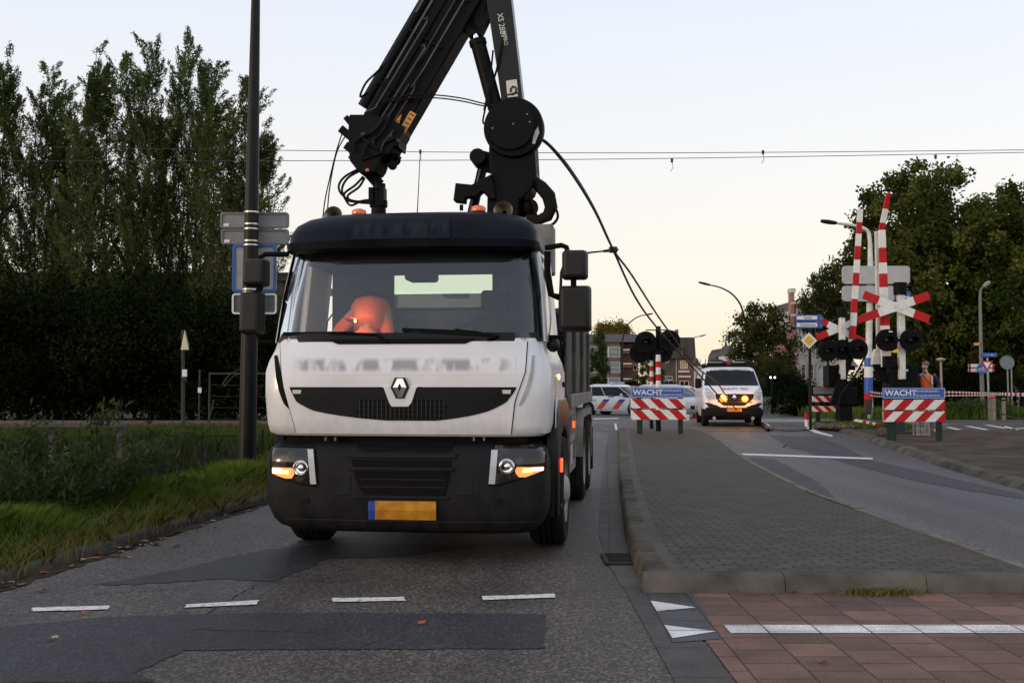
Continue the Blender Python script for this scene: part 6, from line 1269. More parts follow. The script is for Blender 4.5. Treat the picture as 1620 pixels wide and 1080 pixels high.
YB = 41.0; b = on(SX(1563.5, YB), YB); t = thing('yield_sign', 'red and white inverted triangle sign on a thin grey post', 'traffic sign', b); MB().cyl(b, P(1562, 566, YB), .04, n=10).build('pole', M_gal, t, world=True)
def itri(s_, m, dy, nm, par): c = P(1561.5, 576.5, YB - .06); return MB().prismY([(c.x - s_, c.z + s_ * .62), (c.x + s_, c.z + s_ * .62), (c.x, c.z - s_ * 1.15)], c.y - dy - .008, c.y - dy).build(nm, m, par, world=True, smooth=0)
o = itri(.24, M_redp, 0, 'triangle_plate', t); itri(.145, M_wht, .004, 'triangle_face', o)
for px, top, lb, Y in ((1566, 626, 'left bollard of a close pair under the yield sign', 40.6), (1571, 625, 'right bollard of a close pair under the yield sign', 40.2), (1586.5, 629, 'single bollard standing right of the close pair', 40.2)):
    b = on(SX(px, Y), Y); h_ = P(px, top, Y).z - b.z; t = thing('bollard', 'pale concrete ' + lb, 'bollard', b, 0, 'concrete bollards'); MB().lathe([(.075, 0), (.072, h_ * .9), (.06, h_ * .98), (.001, h_)], (0, 0, 0), (0, 0, 1), 14).build('post', pm('bollard_concrete', (.22, .19, .15), rough=.85, col2=(.14, .12, .10), scale=5, bump=.3), t, smooth=50); MB().lathe([(.077, h_ * .86), (.077, h_ * .93)], (0, 0, 0), (0, 0, 1), 14, cap=False).build('band', M_redp if px < 1580 else M_sig, t)
YS_ = 48.0; b = on(SX(1594, YS_), YS_); t = thing('round_sign', 'grey back of a round traffic sign on two thin posts at the right', 'traffic sign', b)
for px in (1594, 1600): MB().cyl((SX(px, YS_), YS_, 0), P(px - .5, 566, YS_), .035, n=8).build('pole', M_gal, t, world=True)
MB().lathe([(.001, -.012), (.30, -.012), (.325, -.03), (.33, 0), (.001, 0)], P(1593, 573, YS_ - .05), (0, 1, 0), 32).build('sign_disc', pm('sign_back_bluegrey', (.13, .16, .18), rough=.5, var=.1), t, world=True, smooth=30)
YM = 43.6; b = on(SX(1489, YM), YM); t = thing('park_lamp', 'low mushroom shaped path lamp behind the worker', 'lamp', b); MB().tube([b, P(1488.5, 572, YM)], [.06, .045], 12).build('pole', pm('lamp_pole_pink', (.28, .2, .17), rough=.6, var=.1), t, world=True)
MB().lathe([(.05, -.03), (.10, 0), (.19, .05), (.20, .08), (.16, .11), (.06, .14), (.001, .145)], P(1488.5, 571, YM), (0, 0, 1), 20).build('lamp_cap', pm('lamp_cap_tan', (.30, .24, .19), rough=.5, var=.1), t, world=True, smooth=60)
# barrier tapes
def tape(pts, w_, seg, label):
    q = smoothline(pts, 24); mb = MB()
    for i, (a, b_) in enumerate(zip(q, q[1:])): mb.mat((M_redp, M_wht)[(i // seg) % 2]); tw = math.sin(i * .35) * .03; mb.loft([[a + Vector((0, -.003, -w_)), a + Vector((0, .003, -w_)), a + Vector((0, .003, w_)), a + Vector((0, -.003, w_))], [b_ + Vector((0, -.003, -w_)), b_ + Vector((0, .003, -w_)), b_ + Vector((0, .003, w_)), b_ + Vector((0, -.003, w_))]])
    return tag(mb.build('barrier_tape', None, smooth=0, origin=q[0]), label, 'barrier tape', 'red and white barrier tapes')
tape([P(1376, 619, 43), P(1400, 622, 41), P(1490, 620, 39.5), P(1552, 621.5, 42.5), P(1592, 622, 46), P(1680, 623, 46)], .035, 1, 'upper red and white barrier tape strung from the striped lamp post to the right')
tape([P(1376, 625, 43), P(1400, 627, 41), P(1490, 625.5, 39.5), P(1552, 625, 42.5), P(1592, 624.5, 46), P(1680, 628, 46)], .03, 1, 'lower red and white barrier tape strung from the striped lamp post to the right')
q = smoothline([P(1562, 646, 40.8), P(1585, 654, 40), P(1605, 661, 39), P(1660, 668, 38)]); tag(MB().tube(q, .025, 6).build('slack_cable', M_wire, origin=q[0]), 'slack dark cable drooping from the bollards to the right edge', 'cable')
# little grey crate behind the WACHT sign
YC = 26.2; a, c = P(1451, 667, YC), P(1470, 689, YC); t = thing('wire_crate', 'small grey wire crate half hidden behind the right WACHT sign', 'crate', (SX(1460, YC), YC, c.z)); mb = MB().mat(M_gal)
for x in (a.x, c.x):
    for y in (YC, YC + .25): mb.box2((x - .015, y - .015, c.z), (x + .015, y + .015, a.z + .3))
for z in (c.z + .03, c.z + .18, a.z, a.z + .25): mb.box2((a.x, YC - .012, z - .01), (c.x, YC + .012, z + .01)); mb.box2((a.x, YC + .238, z - .01), (c.x, YC + .262, z + .01))
for x in np.linspace(a.x + .05, c.x - .05, 5): mb.box2((x - .006, YC - .006, c.z + .03), (x + .006, YC + .006, a.z + .25))
mb.build('frame', None, t, world=True, smooth=0)
o = thing('traffic_cone', 'small red and white traffic cone left of the white van', 'cone', on(SX(1099, 47), 47)); MB().mat(M_redp).box((0, 0, .02), (.3, .3, .04)).lathe([(.12, .04), (.10, .15)], (0, 0, 0), (0, 0, 1), 16).mat(M_wht).lathe([(.10, .15), (.08, .27)], (0, 0, 0), (0, 0, 1), 16).mat(M_redp).lathe([(.08, .27), (.035, .5)], (0, 0, 0), (0, 0, 1), 16).build('cone_body', None, o)
o = thing('road_block', 'small white block on the road left of the traffic cone', 'block', on(SX(1085.5, 40), 40)); MB().box((0, 0, .12), (.22, .2, .24)).build('block', M_wht, o, bevel=.03)
# ================================================================ vehicles
V_wht = pm('van_white', (.62, .63, .65), rough=.3, coat=.3, var=.03); V_glass = pm('vehicle_glass', (.006, .008, .010), rough=.12, var=.2, spec=.16); V_blk = pm('vehicle_black', (.006, .006, .007), rough=.6, var=.2, spec=.15)
V_lamp = pm('headlamp_clear', (.30, .31, .32), rough=.12, var=.25, scale=9, coat=1); V_sil = pm('silver_paint', (.36, .37, .41), rough=.3, metal=.4, var=.03, coat=.4); V_redc = pm('dark_red_paint', (.10, .012, .012), rough=.3, coat=.4, var=.03)
E_or = emis('flasher_glow', (1, .22, .012), 2.6); E_orc = emis('flasher_core', (1, .55, .12), 4.5)
# --- the white van, facing the camera
VY = 34.2; VS = FPX / VY; vb = on(SX(1159.5, VY), VY)
van = thing('white_van', 'white works van with two orange flashers lit in its grille, facing the camera', 'van', vb, R(-7))
def vx(px): return (px - 1159) / VS
def vz(py): return (HZ - py) / VS + CAMH - vb.z
VZ_ = [(.24, .86, .12), (.30, .92, .04), (.45, .965, .0), (.80, .975, .0), (.98, .975, .04), (1.16, .97, .16), (1.36, .955, .62), (1.62, .90, .92), (1.88, .83, 1.20), (1.93, .80, 1.30), (1.975, .72, 1.50)]
def vanp(z): q = [c[0] for c in VZ_]; return float(np.interp(z, q, [c[1] for c in VZ_])), float(np.interp(z, q, [c[2] for c in VZ_]))
mb = MB(); mb.loft([ring(z, hw, y0, 4.95) for z, hw, y0 in VZ_]); vbody = mb.build('body', V_wht, van, smooth=40)
def vrows(l, n=6):
    ys_ = [q[0] for q in l]; return [(vz(y), vx(float(np.interp(y, ys_, [q[1] for q in l]))), vx(float(np.interp(y, ys_, [q[2] for q in l])))) for y in np.linspace(ys_[0], ys_[-1], n + 1)]
def vpatch(name, l, d, m, par=van, cols=10, n=6): mb = MB(); patch(mb, vrows(l, n), vanp, d, cols, .03); return mb.build(name, m, par, smooth=40)
mb = MB(); patch(mb, [(z, -vanp(z)[0] * .935, vanp(z)[0] * .935) for z in np.linspace(1.905, 1.345, 8)], vanp, .012, 12, .03); mb.build('windscreen', V_glass, van, smooth=40)
text('lettering', 'QUALITY  RAIL', .135, pm('letter_blue', (.02, .06, .25), rough=.5, var=.05), van, Matrix.Translation((.08, .27, 1.245)) @ Matrix.Rotation(R(38), 4, 'X'), sx=.95, extrude=.006)
gr2 = vpatch('grille', [(623, 1132, 1191), (628, 1132, 1191), (634, 1135, 1186), (641, 1144, 1176)], .018, V_blk)
for k in range(3): y = 627 + 4 * k; vpatch('grille_bar', [(y, 1135, 1188), (y + 1, 1135, 1188)], .03, pm('grille_brown', (.03, .014, .010), rough=.5), gr2, 8, 1)
vpatch('bumper', [(637, 1113, 1122), (640, 1112, 1130)], .012, V_blk, van, 3, 2)
vpatch('bumper', [(637, 1198, 1208), (640, 1190, 1208)], .012, V_blk, van, 3, 2)
vpatch('bumper', [(640.2, 1112, 1132), (644, 1112, 1140)], .012, V_blk, van, 3, 2); vpatch('bumper', [(640.2, 1188, 1208), (644, 1178, 1208)], .012, V_blk, van, 3, 2)
MB().loft([ring(z, hw_ + .014, y0_ - .014, .75) for z, hw_, y0_ in ((.22, .84, .12), (.29, .92, .04), (.40, .965, .0), (.58, .975, .0))]).build('lower_bumper', V_blk, van, smooth=40)
vpatch('bumper', [(644.2, 1111, 1208), (656, 1111, 1208), (662, 1111, 1208)], .014, V_blk, van, 16, 4)
for a_ in ([(613, 1116, 1119), (619, 1116, 1128), (625, 1117, 1131), (632, 1121, 1132)], [(613, 1201, 1204), (619, 1193, 1205), (625, 1191, 1204), (632, 1190, 1201)]): vpatch('headlamp', a_, .016, V_lamp, van, 5)
c = spt(vx(1160.5), vz(628.5), vanp, .05); s_ = .12; bd = MB().lathe([(.13, .03), (.13, -.01), (.001, -.01)], c, (0, 1, 0), 20).build('badge_ring', V_blk, van); MB().loft([[c + Vector((x, -.02, z)) for x, z in ((-.075, 0), (0, -.11), (.075, 0), (0, .11))], [c + Vector((x * .35, -.035, z * .35)) for x, z in ((-.075, 0), (0, -.11), (.075, 0), (0, .11))]]).build('diamond_badge', W_chr, bd, smooth=0)
pl_ = MB().mat(pm('plate_yellow', (.55, .24, .015), rough=.45, var=.05)); q = spt(0, vz(648), vanp, .03); pl_.box((vx(1161), q.y, vz(648)), (.46, .02, .11)); pl_.mat(pm('plate_blue', (.02, .055, .26), rough=.4)).box((vx(1161) - .25, q.y, vz(648)), (.04, .02, .11)); po = pl_.build('licence_plate', None, van); text('lettering', 'V-919-GV', .10, V_blk, po, face_cam((vx(1161), q.y - .011, vz(648))), sx=.85, extrude=.001)
for px, py, r in ((1144, 629.5, .085), (1177, 630.5, .07)):
    c = spt(vx(px), vz(py), vanp, .06); o = MB().lathe([(r * 1.5, .03), (r * 1.5, -.01), (r * 1.2, -.012), (.001, -.012)], c, (0, 1, 0), 18).build('flasher', E_or, van); MB().ell(c + Vector((0, -.02, 0)), (r, .03, r * .8), 12, 8).build('flasher_bulb', E_orc, o)
    l = bpy.data.lights.new('flasher_light', 'POINT'); l.energy = 14; l.color = (1, .35, .05); l.shadow_soft_size = .08; lo = bpy.data.objects.new('flasher_light', l); COL.objects.link(lo); lo.parent = van; lo.location = c + Vector((0, -.22, 0))
for s in (-1, 1):
    c = Vector((s * 1.08, .95, 1.42)); MB().box(c, (.20, .10, .34)).build('mirror', V_blk, van, bevel=.05, segs=3); MB().beam(c + Vector((-s * .1, 0, -.08)), (s * .92, .95, 1.32), .05, .08).build('mirror_arm', V_blk, van)
    MB().loft([[(s * .965, 1.05, 1.36), (s * .975, 1.05, 1.36), (s * .975, 2.1, 1.36), (s * .965, 2.1, 1.36)], [(s * .85, 1.4, 1.82), (s * .865, 1.4, 1.82), (s * .865, 2.1, 1.82), (s * .85, 2.1, 1.82)]]).build('side_window', V_glass, van)
    for y in (.92, 4.0): wheel(MB(), (s * .86, y, .33), .33, .22, s).build('wheel', W_rub, van, smooth=40)
    MB().cyl((s * .62, .02, vz(661)), (s * .62, -.03, vz(661)), .055, n=12).build('fog_lamp', V_lamp, van)
mb = MB().mat(V_blk)
for y in (1.7, 2.8, 3.9): mb.box2((-.80, y, 1.97), (.80, y + .06, 2.06))
mb.box2((-.84, 1.6, 2.05), (-.78, 4.6, 2.10)); mb.box2((.78, 1.6, 2.05), (.84, 4.6, 2.10)); rk_ = mb.build('roof_rack', None, van)
for x0, x1 in ((-.72, -.08), (.10, .66)): MB().box2((x0, 1.75, 2.06), (x1, 2.1, 2.13)).build('light_bar', V_blk, rk_, bevel=.02); MB().box2((x0 + .06, 1.74, 2.13), (x1 - .12, 2.2, 2.16)).build('bar_top', W_grey, rk_)
for x, y, z, s_ in ((-.35, 2.6, 2.16, .3), (.5, 2.5, 2.15, .25), (.1, 3, 2.12, .2)): MB().ell((x, y, z), (s_, .4, .12), 12, 6).build('roof_load', V_blk, rk_)
MB().box2((-.02, 2.2, 2.06), (.10, 2.35, 2.2)).build('red_can', pm('can_red', (.3, .02, .02), rough=.5), rk_)
# --- saloon and hatchback cars
def car(name, label, loc, rz, paint, L_=4.3, W=1.78, H=1.52, hatch=True, group=None):
    t = thing(name, label, 'car', loc, rz, group); hw = W / 2
    def sec(y, w_, z0, z1, k=.06): return [(-w_ + k, y, z0), (w_ - k, y, z0), (w_, y, z0 + .12), (w_ + .0, y, z1 - .16), (w_ - .07, y, z1), (-w_ + .07, y, z1), (-w_, y, z1 - .16), (-w_, y, z0 + .12)]
    st = [(0, hw * .74, .34, .66), (.06, hw * .86, .24, .72), (.25, hw * .95, .20, .80), (.95, hw * .985, .19, .93), (1.2, hw, .19, .98), (L_ * .5, hw, .19, 1.0), (L_ - .45, hw * .99, .20, 1.0), (L_ - .12, hw * .93, .26, .97), (L_, hw * .84, .36, .88)]
    body = MB().loft([sec(*q) for q in st]).build('body', paint, t, smooth=35)
    y0, y1 = 1.05, L_ - (.18 if hatch else .75); ry0, ry1 = 1.95, L_ - (.65 if hatch else 1.35)
    def rg(z, ya, yb, w_, r=.14): return [(-w_, yb - r, z), (-w_, ya + r, z), (-w_ + r, ya, z), (w_ - r, ya, z), (w_, ya + r, z), (w_, yb - r, z), (w_ - r, yb, z), (-w_ + r, yb, z)]
    gh = MB().loft([rg(.96, y0, y1, hw * .94), rg(H - .13, ry0 - .12, ry1 + .12, hw * .77), ]).build('windows', V_glass, t, smooth=30)
    MB().loft([rg(H - .135, ry0 - .13, ry1 + .13, hw * .775), rg(H - .05, ry0, ry1, hw * .72), rg(H, ry0 + .25, ry1 - .2, hw * .55)]).build('roof', paint, t, smooth=50)
    for s in (-1, 1):
        for ya, yb, w_ in ((y0 + .02, ry0 - .12, .07), ((y0 + ry0) / 2 + 1.05, ry0 + .95, .06), (y1 - .06, ry1 + .1, .12), (L_ - .95 if hatch else L_ - 1.6, ry1 - .25, .06)): MB().beam((s * hw * .945, ya, .97), (s * hw * .775, yb, H - .13), w_, .02, (0, 1, 0)).build('pillar', paint, t)
        MB().ell((s * (hw + .08), 1.5, 1.02), (.1, .06, .07), 10, 6).build('mirror', paint, t)
        MB().loft([[(s * hw * .5, .04, .60), (s * hw * .93, .22, .62), (s * hw * .93, .24, .74), (s * hw * .5, .1, .72)], [(s * hw * .5, .14, .60), (s * hw * .90, .3, .62), (s * hw * .90, .32, .74), (s * hw * .5, .2, .72)]]).build('headlamp', V_lamp, t)
        for y in (.82, L_ - .80):
            MB().cyl((s * (hw - .25), y, .31), (s * (hw + .004), y, .31), .37, n=24).build('wheel_arch', V_blk, t); o = wheel(MB(), (s * (hw - .09), y, .31), .31, .21, s).build('wheel', W_rub, t, smooth=40)
            mb = MB().mat(W_grey)
            for k in range(7): a_ = k * 2 * math.pi / 7; mb.beam((s * (hw + .012), y, .31), (s * (hw + .012), y + .19 * math.cos(a_), .31 + .19 * math.sin(a_)), .05, .02)
            mb.lathe([(.20, .0), (.185, .02), (.17, 0)], (s * hw, y, .31), (s, 0, 0), 20, cap=False); mb.build('rim', None, o)
    MB().box2((-hw * .55, -.012, .40), (hw * .55, .05, .56)).build('grille', V_blk, t); MB().box2((-.26, -.024, .42), (.26, -.013, .53)).build('licence_plate', MATS['plate_yellow'], t)
    return t
pc_ = car('police_car', 'white police car with red and blue diagonal stripes seen side on at the crossroads', on(7.3, 52.6), R(52), V_wht, 4.36, 1.79, 1.56)
hw = .895; PB = pm('stripe_blue', (.015, .05, .30), rough=.4, var=.05); PR = pm('stripe_red', (.48, .05, .02), rough=.4, var=.05)
for y0 in (1.30, 2.25):
    for dz0, dz1, m in ((.30, .78, PR), (.66, .80, PB)):
        MB().prismX([(y0 + (.78 - dz0) * .95, dz0), (y0 + (.78 - dz0) * .95 + .36, dz0), (y0 + (.78 - dz1) * .95 + .36, dz1), (y0 + (.78 - dz1) * .95, dz1)], -hw - .008 - (.004 if m is PB else 0), -hw + .01).build('side_stripe', m, pc_, smooth=0)
    MB().prismX([(y0 - .20, .88), (y0 + .18, .88), (y0 + .06, .96), (y0 - .3, .96)], -hw * .96 - .012, -hw * .93).build('side_stripe', PB, pc_, smooth=0)
text('lettering', 'POLITIE', .17, PB, pc_, Matrix.Translation((-hw - .004, 3.35, .72)) @ Matrix.Rotation(R(-90), 4, 'Z') @ Matrix.Rotation(R(90), 4, 'X'), extrude=.002)
MB().box2((-.5, 2.2, 1.57), (.5, 2.5, 1.66)).build('light_bar', pm('police_bar', (.35, .42, .55), rough=.15, var=.2, coat=1), pc_, bevel=.03)
sc_ = car('silver_car', 'silver car with a lit headlamp half hidden behind the island WACHT sign', on(8.32, 46.4), R(28), V_sil, 4.4, 1.8, 1.50)
MB().ell((.72, .06, .68), .06, 10, 6).build('headlamp_bulb', emis('headlamp_glow', (1, .88, .7), 14), sc_)
car('white_car', 'small white car behind the silver car, left of the van', on(SX(1097, 62), 62), R(10), V_wht, 4.0, 1.7, 1.48)
car('parked_red_car', 'dark red car far off behind the island WACHT sign', on(SX(1063, 78), 78), R(75), V_redc, 4.2, 1.75, 1.45)
car('parked_grey_car', 'grey car far off between the banded post and the dark red car', on(SX(1047, 80), 80), R(80), pm('grey_car_paint', (.10, .10, .11), rough=.3, coat=.4, var=.03), 4.2, 1.75, 1.45)
# ================================================================ buildings and trees of the street
def bw(b, px0, py0, px1, py1, Y, fm=None, pane=None, bars=(1, 1), off=0.0):
    a, c = P(px0, py0, Y), P(px1, py1, Y); return windowbox(b, a.x - b.location.x, c.x - b.location.x, c.z - b.location.z, a.z - b.location.z, Y - b.location.y - .05 + off, fm, pane, bars)
def lbox(b, px0, py0, px1, py1, Y, d, name, m, y0=0.0, bevel=0): a, c = P(px0, py0, Y), P(px1, py1, Y); return MB().box2((a.x, Y + y0, c.z), (c.x, Y + y0 + d, a.z)).build(name, m, b, world=True, smooth=0, bevel=bevel)
M_b1 = tiles('red_brick', ((.13, .062, .042), (.165, .08, .055)), .22, .07, .008, (.12, .10, .085), 0, rough=.9, bump=.2); M_b2 = tiles('brown_brick', ((.085, .048, .030), (.11, .06, .04)), .22, .07, .008, (.09, .075, .06), 0, rough=.9, bump=.2)
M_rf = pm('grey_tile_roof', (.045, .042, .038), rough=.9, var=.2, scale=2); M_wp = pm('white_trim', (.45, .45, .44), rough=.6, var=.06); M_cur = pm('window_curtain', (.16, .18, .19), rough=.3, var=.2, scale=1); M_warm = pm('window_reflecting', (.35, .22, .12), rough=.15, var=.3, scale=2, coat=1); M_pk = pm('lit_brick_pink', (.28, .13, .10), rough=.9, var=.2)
YA = 178.0; ap = thing('apartment_block', 'three storey brick apartment block with wide white windows and balconies left of the signals', 'building', on(SX(975, YA), YA))
lbox(ap, 900, 541, 981, 640, YA, 12, 'wall', M_b1); lbox(ap, 981, 543, 1012, 640, YA, 10, 'wall', M_b2, 1.6)
a, c = P(898, 541, YA), P(1014, 541, YA); MB().prismX([(-.5, a.z), (12.5, a.z), (7, a.z + 3)], 0, 1).build('tmp', None); bpy.data.objects.remove(bpy.data.objects['tmp'])
MB().loft([[(a.x, YA - .5, a.z), (c.x, YA - .5, a.z), (c.x, YA + 12.5, a.z), (a.x, YA + 12.5, a.z)], [(a.x, YA + 5, a.z + 1.6), (c.x, YA + 5, a.z + 1.6), (c.x, YA + 7, a.z + 1.6), (a.x, YA + 7, a.z + 1.6)]]).build('roof', M_rf, ap, world=True, smooth=0)
for y0, y1 in ((548, 565), (572.5, 589.5), (597, 612), (620, 632)): bw(ap, 964.5, y0, 981, y1, YA, M_wp, M_cur, (1, 2)); bw(ap, 930, y0, 946, y1, YA, M_wp, M_cur, (1, 2)); lbox(ap, 961, y0, 963.5, y1, YA, .2, 'drain_pipe', M_wp, -.25)
for y0 in (552, 574, 598, 622): lbox(ap, 985, y0, 1000, y0 + 2.2, YA, 1.6, 'balcony_slab', M_wp, -.2); lbox(ap, 986, y0 + 3, 999, y0 + 7, YA, .1, 'balcony_rail', M_b1, -.1); bw(ap, 1001.5, y0 + 3, 1008, y0 + 12, YA + 1.5, M_wp, M_pane)
YH = 148.0; gh_ = thing('gable_house', 'brown brick house with a grey roof, tall bay and chimney behind the island signals', 'house', on(SX(1065, YH), YH))
lbox(gh_, 1040, 566, 1071, 640, YH, 9, 'wall', M_b2); lbox(gh_, 1071, 566, 1097, 640, YH, 8, 'wall', M_b1, -.6)
def roofp(px, Y0, Y1, par, m, Yp): return MB().prismY([(P(x, y, Yp).x, P(x, y, Yp).z) for x, y in px], Y0, Y1).build('roof', m, par, world=True, smooth=0)
roofp([(1037, 567), (1099, 567), (1097, 534), (1046, 534)], YH - 1, YH + 8, gh_, M_rf, YH); lbox(gh_, 1072.5, 520, 1077, 535, YH, 1, 'chimney', M_b1, 2)
bw(gh_, 1052, 567, 1058, 574, YH, M_wp); bw(gh_, 1076, 570, 1088, 583, YH - .6, M_wp, M_warm, (3, 2)); bw(gh_, 1075, 602, 1090, 612, YH - .6, M_wp, M_pane, (2, 1)); bw(gh_, 1052, 595, 1064, 600, YH, M_wp); bw(gh_, 1050, 601, 1066, 622, YH, M_wp, M_pane, (2, 1)); lbox(gh_, 1069, 566, 1070.5, 640, YH, .15, 'drain_pipe', M_wp, -.2); lbox(gh_, 1073, 586, 1090, 589, YH - .6, .4, 'balcony', M_wp, -.4); lbox(gh_, 1073, 594, 1092, 597, YH - .6, .4, 'balcony', M_wp, -.4); lbox(gh_, 1077, 547, 1080, 566, YH - 1, .2, 'dormer', M_b1, -.3)
# far end of the street
def simple(name, label, px, Y, wallm, roofm, eave, ridge, chim=None, wins=()):
    b = thing(name, label, 'house', on(SX(sum(px) / 2, Y), Y)); lbox(b, px[0], eave, px[1], 632, Y, 10, 'wall', wallm)
    roofp([(px[0] - .6, eave), (px[1] + .6, eave), ((px[0] + px[1]) / 2, ridge)], Y - .5, Y + 10.5, b, roofm, Y)
    if chim: lbox(b, chim[0], chim[1], chim[0] + 1.5, ridge + 8, Y, 1, 'chimney', wallm, 2)
    for w_ in wins: bw(b, *w_, Y, M_wp)
    return b
simple('far_house', 'far grey house right beside the brown brick house', (1098, 1107), 210, M_wp, M_rf, 578, 566, None, ((1100, 590, 1103, 602), (1099.5, 606, 1106, 614)))
simple('far_house', 'far low house at the very end of the street, left of its church', (1108, 1128), 420, M_b2, M_rf, 585, 580); simple('far_house', 'far brick house at the street end, above the van roof', (1126, 1140), 330, M_b2, M_rf, 586, 576, (1131, 568)); simple('far_house', 'far house with a pale gable right of the church', (1150, 1164), 250, M_wp, M_rf, 562, 545, (1156, 541), ((1153, 566, 1156, 572), (1158, 575, 1161, 582)))
YX = 300.0; ch = thing('church', 'dark church roof with a small spire at the end of the street', 'church', on(SX(1149, YX), YX)); lbox(ch, 1141, 565, 1158, 622, YX, 20, 'wall', pm('church_wall', (.03, .028, .028), rough=.9, var=.2)); roofp([(1140, 572), (1159, 566), (1157, 550), (1147, 550), (1141.5, 560)], YX - 1, YX + 20, ch, pm('church_roof', (.016, .016, .018), rough=.9, var=.2), YX); MB().lathe([(.5, 0), (.35, 1.5), (.02, 3.4)], P(1148.4, 553, YX + 1), (0, 0, 1), 8).build('spire', MATS['church_roof'], ch, world=True)
simple('far_house', 'far dark house with a stepped roof left of the church', (1132, 1142), 280, M_b2, M_rf, 566, 558, (1136, 556))
for i, (px, top) in enumerate(((1107.5, 568), (1116, 568))): Y = 260; b = on(SX(px, Y), Y); t = thing('chimney_stack', ('left', 'right')[i] + ' thin far mast against the glow at the end of the street', 'mast', b); MB().tube([b, P(px, top + 12, Y), P(px, top, Y)], [.22, .16, .08], 8).build('shaft', M_alu, t, world=True)
# brick corner house at right
YB_ = 86.0; bh = thing('corner_house', 'tall red brick and white plaster house behind the priority sign', 'house', on(SX(1285, YB_), YB_))
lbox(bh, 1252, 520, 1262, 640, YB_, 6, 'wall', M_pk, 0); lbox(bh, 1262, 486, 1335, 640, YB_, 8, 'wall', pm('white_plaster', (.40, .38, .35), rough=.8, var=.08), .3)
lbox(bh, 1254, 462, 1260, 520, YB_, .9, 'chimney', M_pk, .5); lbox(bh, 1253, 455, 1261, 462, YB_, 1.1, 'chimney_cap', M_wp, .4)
for y in (478, 497, 516, 537, 558, 580): lbox(bh, 1251.5, y, 1262, y + 3, YB_, .25, 'stone_band', M_wp, -.25)
roofp([(1260, 486), (1337, 486), (1330, 468), (1268, 472)], YB_ - .3, YB_ + 8, bh, M_rf, YB_); lbox(bh, 1264, 476, 1290, 488, YB_, .8, 'dormer', M_wp, -.6); bw(bh, 1268, 478, 1286, 486, YB_ - .65, M_wp, M_pane, (2, 1))
for x0 in (1266, 1279, 1306): bw(bh, x0, 575, x0 + 9, 600, YB_ + .3, M_wp, pm('window_redbrown', (.09, .035, .022), rough=.4, var=.3), (1, 2)); bw(bh, x0, 535, x0 + 9, 560, YB_ + .3, M_wp, M_pane, (2, 2))
for x0 in (1277.5, 1292): lbox(bh, x0 - 1.2, 500, x0, 632, YB_, .2, 'pilaster', M_wp, .1)
YV = 82.0; vl = thing('pale_villa', 'pale house with white balconies glimpsed through the big trees at the right', 'house', on(SX(1540, YV), YV)); lbox(vl, 1470, 520, 1660, 640, YV, 9, 'wall', pm('villa_wall', (.10, .085, .07), rough=.9, var=.15)); roofp([(1465, 520), (1665, 520), (1640, 490), (1490, 490)], YV - .5, YV + 9, vl, M_rf, YV)
lbox(vl, 1538, 565, 1545, 618, YV, .5, 'column', M_wp, -1.4); lbox(vl, 1520, 596, 1545, 602, YV, 1.5, 'balcony', M_wp, -1.5); lbox(vl, 1522, 570, 1560, 575, YV, 1.5, 'balcony', M_wp, -1.5); lbox(vl, 1598, 553, 1650, 558, YV, 1.2, 'balcony', M_wp, -1.2)
for x0 in (1490, 1508, 1565, 1590): bw(vl, x0, 575, x0 + 11, 598, YV, M_wp, M_pane, (2, 1)); bw(vl, x0, 535, x0 + 11, 556, YV, M_wp, M_pane, (2, 1))
# --- trees
def tat(px, top, Y, meshh): return on(SX(px, Y), Y), (P(px, top, Y).z - zg(Y)) / meshh
big = [rounded(13, 10.5, 41, 80000, .06, (.27, .18), 420, trunk_r=.32, lobes=12), rounded(13, 10.5, 77, 76000, .06, (.27, .18), 400, trunk_r=.32, lobes=12)]
b, s = tat(1478, 292, 58, 13); tree('broadleaf_tree', 'huge dark broadleaf tree with brownish tints behind the raised barriers', 'tree', b, big[0], L_pla, 'big broadleaf trees at the right', .4, (.98, .9, s))
b, s = tat(1618, 312, 56, 13); tree('broadleaf_tree', 'big dark broadleaf tree cut off by the right edge of the photo', 'tree', b, big[1], L_pla, 'big broadleaf trees at the right', 1.2, (.98, .9, s))
md = rounded(7, 4.6, 91, 17000, .12, (.20, .13), 120, trunk_r=.14); b, s = tat(1206, 488, 68, 7); tree('street_tree', 'mid sized green tree right of the curved lamp, above the van roof', 'tree', b, md, L_mid, None, 0, (.92, .9, s))
md2 = rounded(7, 4.2, 17, 13000, .36, (.20, .12), 110, trunk_r=.12); b, s = tat(1308, 415, 62, 7); tree('street_tree', 'slender drooping dark tree left of the near barrier arm', 'tree', b, md2, L_mid, None, 0, (.66, .7, s * 1.02))
md3 = rounded(5, 6, 29, 15000, .03, (.20, .13), 110, trunk_r=.12); b, s = tat(1232, 566, 64, 5); tree('street_tree', 'low wide tree between the mid sized tree and the corner house', 'tree', b, md3, L_mid, None, 2, (.42, .6, s))
ye = rounded(9, 9, 55, 22000, .2, (.34, .24), 130, trunk_r=.2); b, s = tat(966, 506, 215, 9); tree('autumn_tree', 'yellowing tree top behind the apartment block corner and truck', 'tree', b, ye, L_yel, None, 0, (1.15, 1.1, s)); 
c1 = rounded(7, 3.2, 61, 15000, .0, (.17, .11), 120, trunk_r=.12); b, s = tat(948, 520, 78, 7); t1 = tree('columnar_hedge', 'tall square topped ivy column right beside the truck mirror', 'tree', b, c1, L_hed, 'leafy columns', 0, (.50, .5, s))
b, s = tat(1027, 560, 80, 7); tree_copy(t1, 'tall leafy column behind the banded posts on the island', b, 1.5, (.66, .6, s))
bsh = rounded(3.2, 5.5, 71, 13000, .0, (.17, .11), 90, trunk_r=.1); fb = None
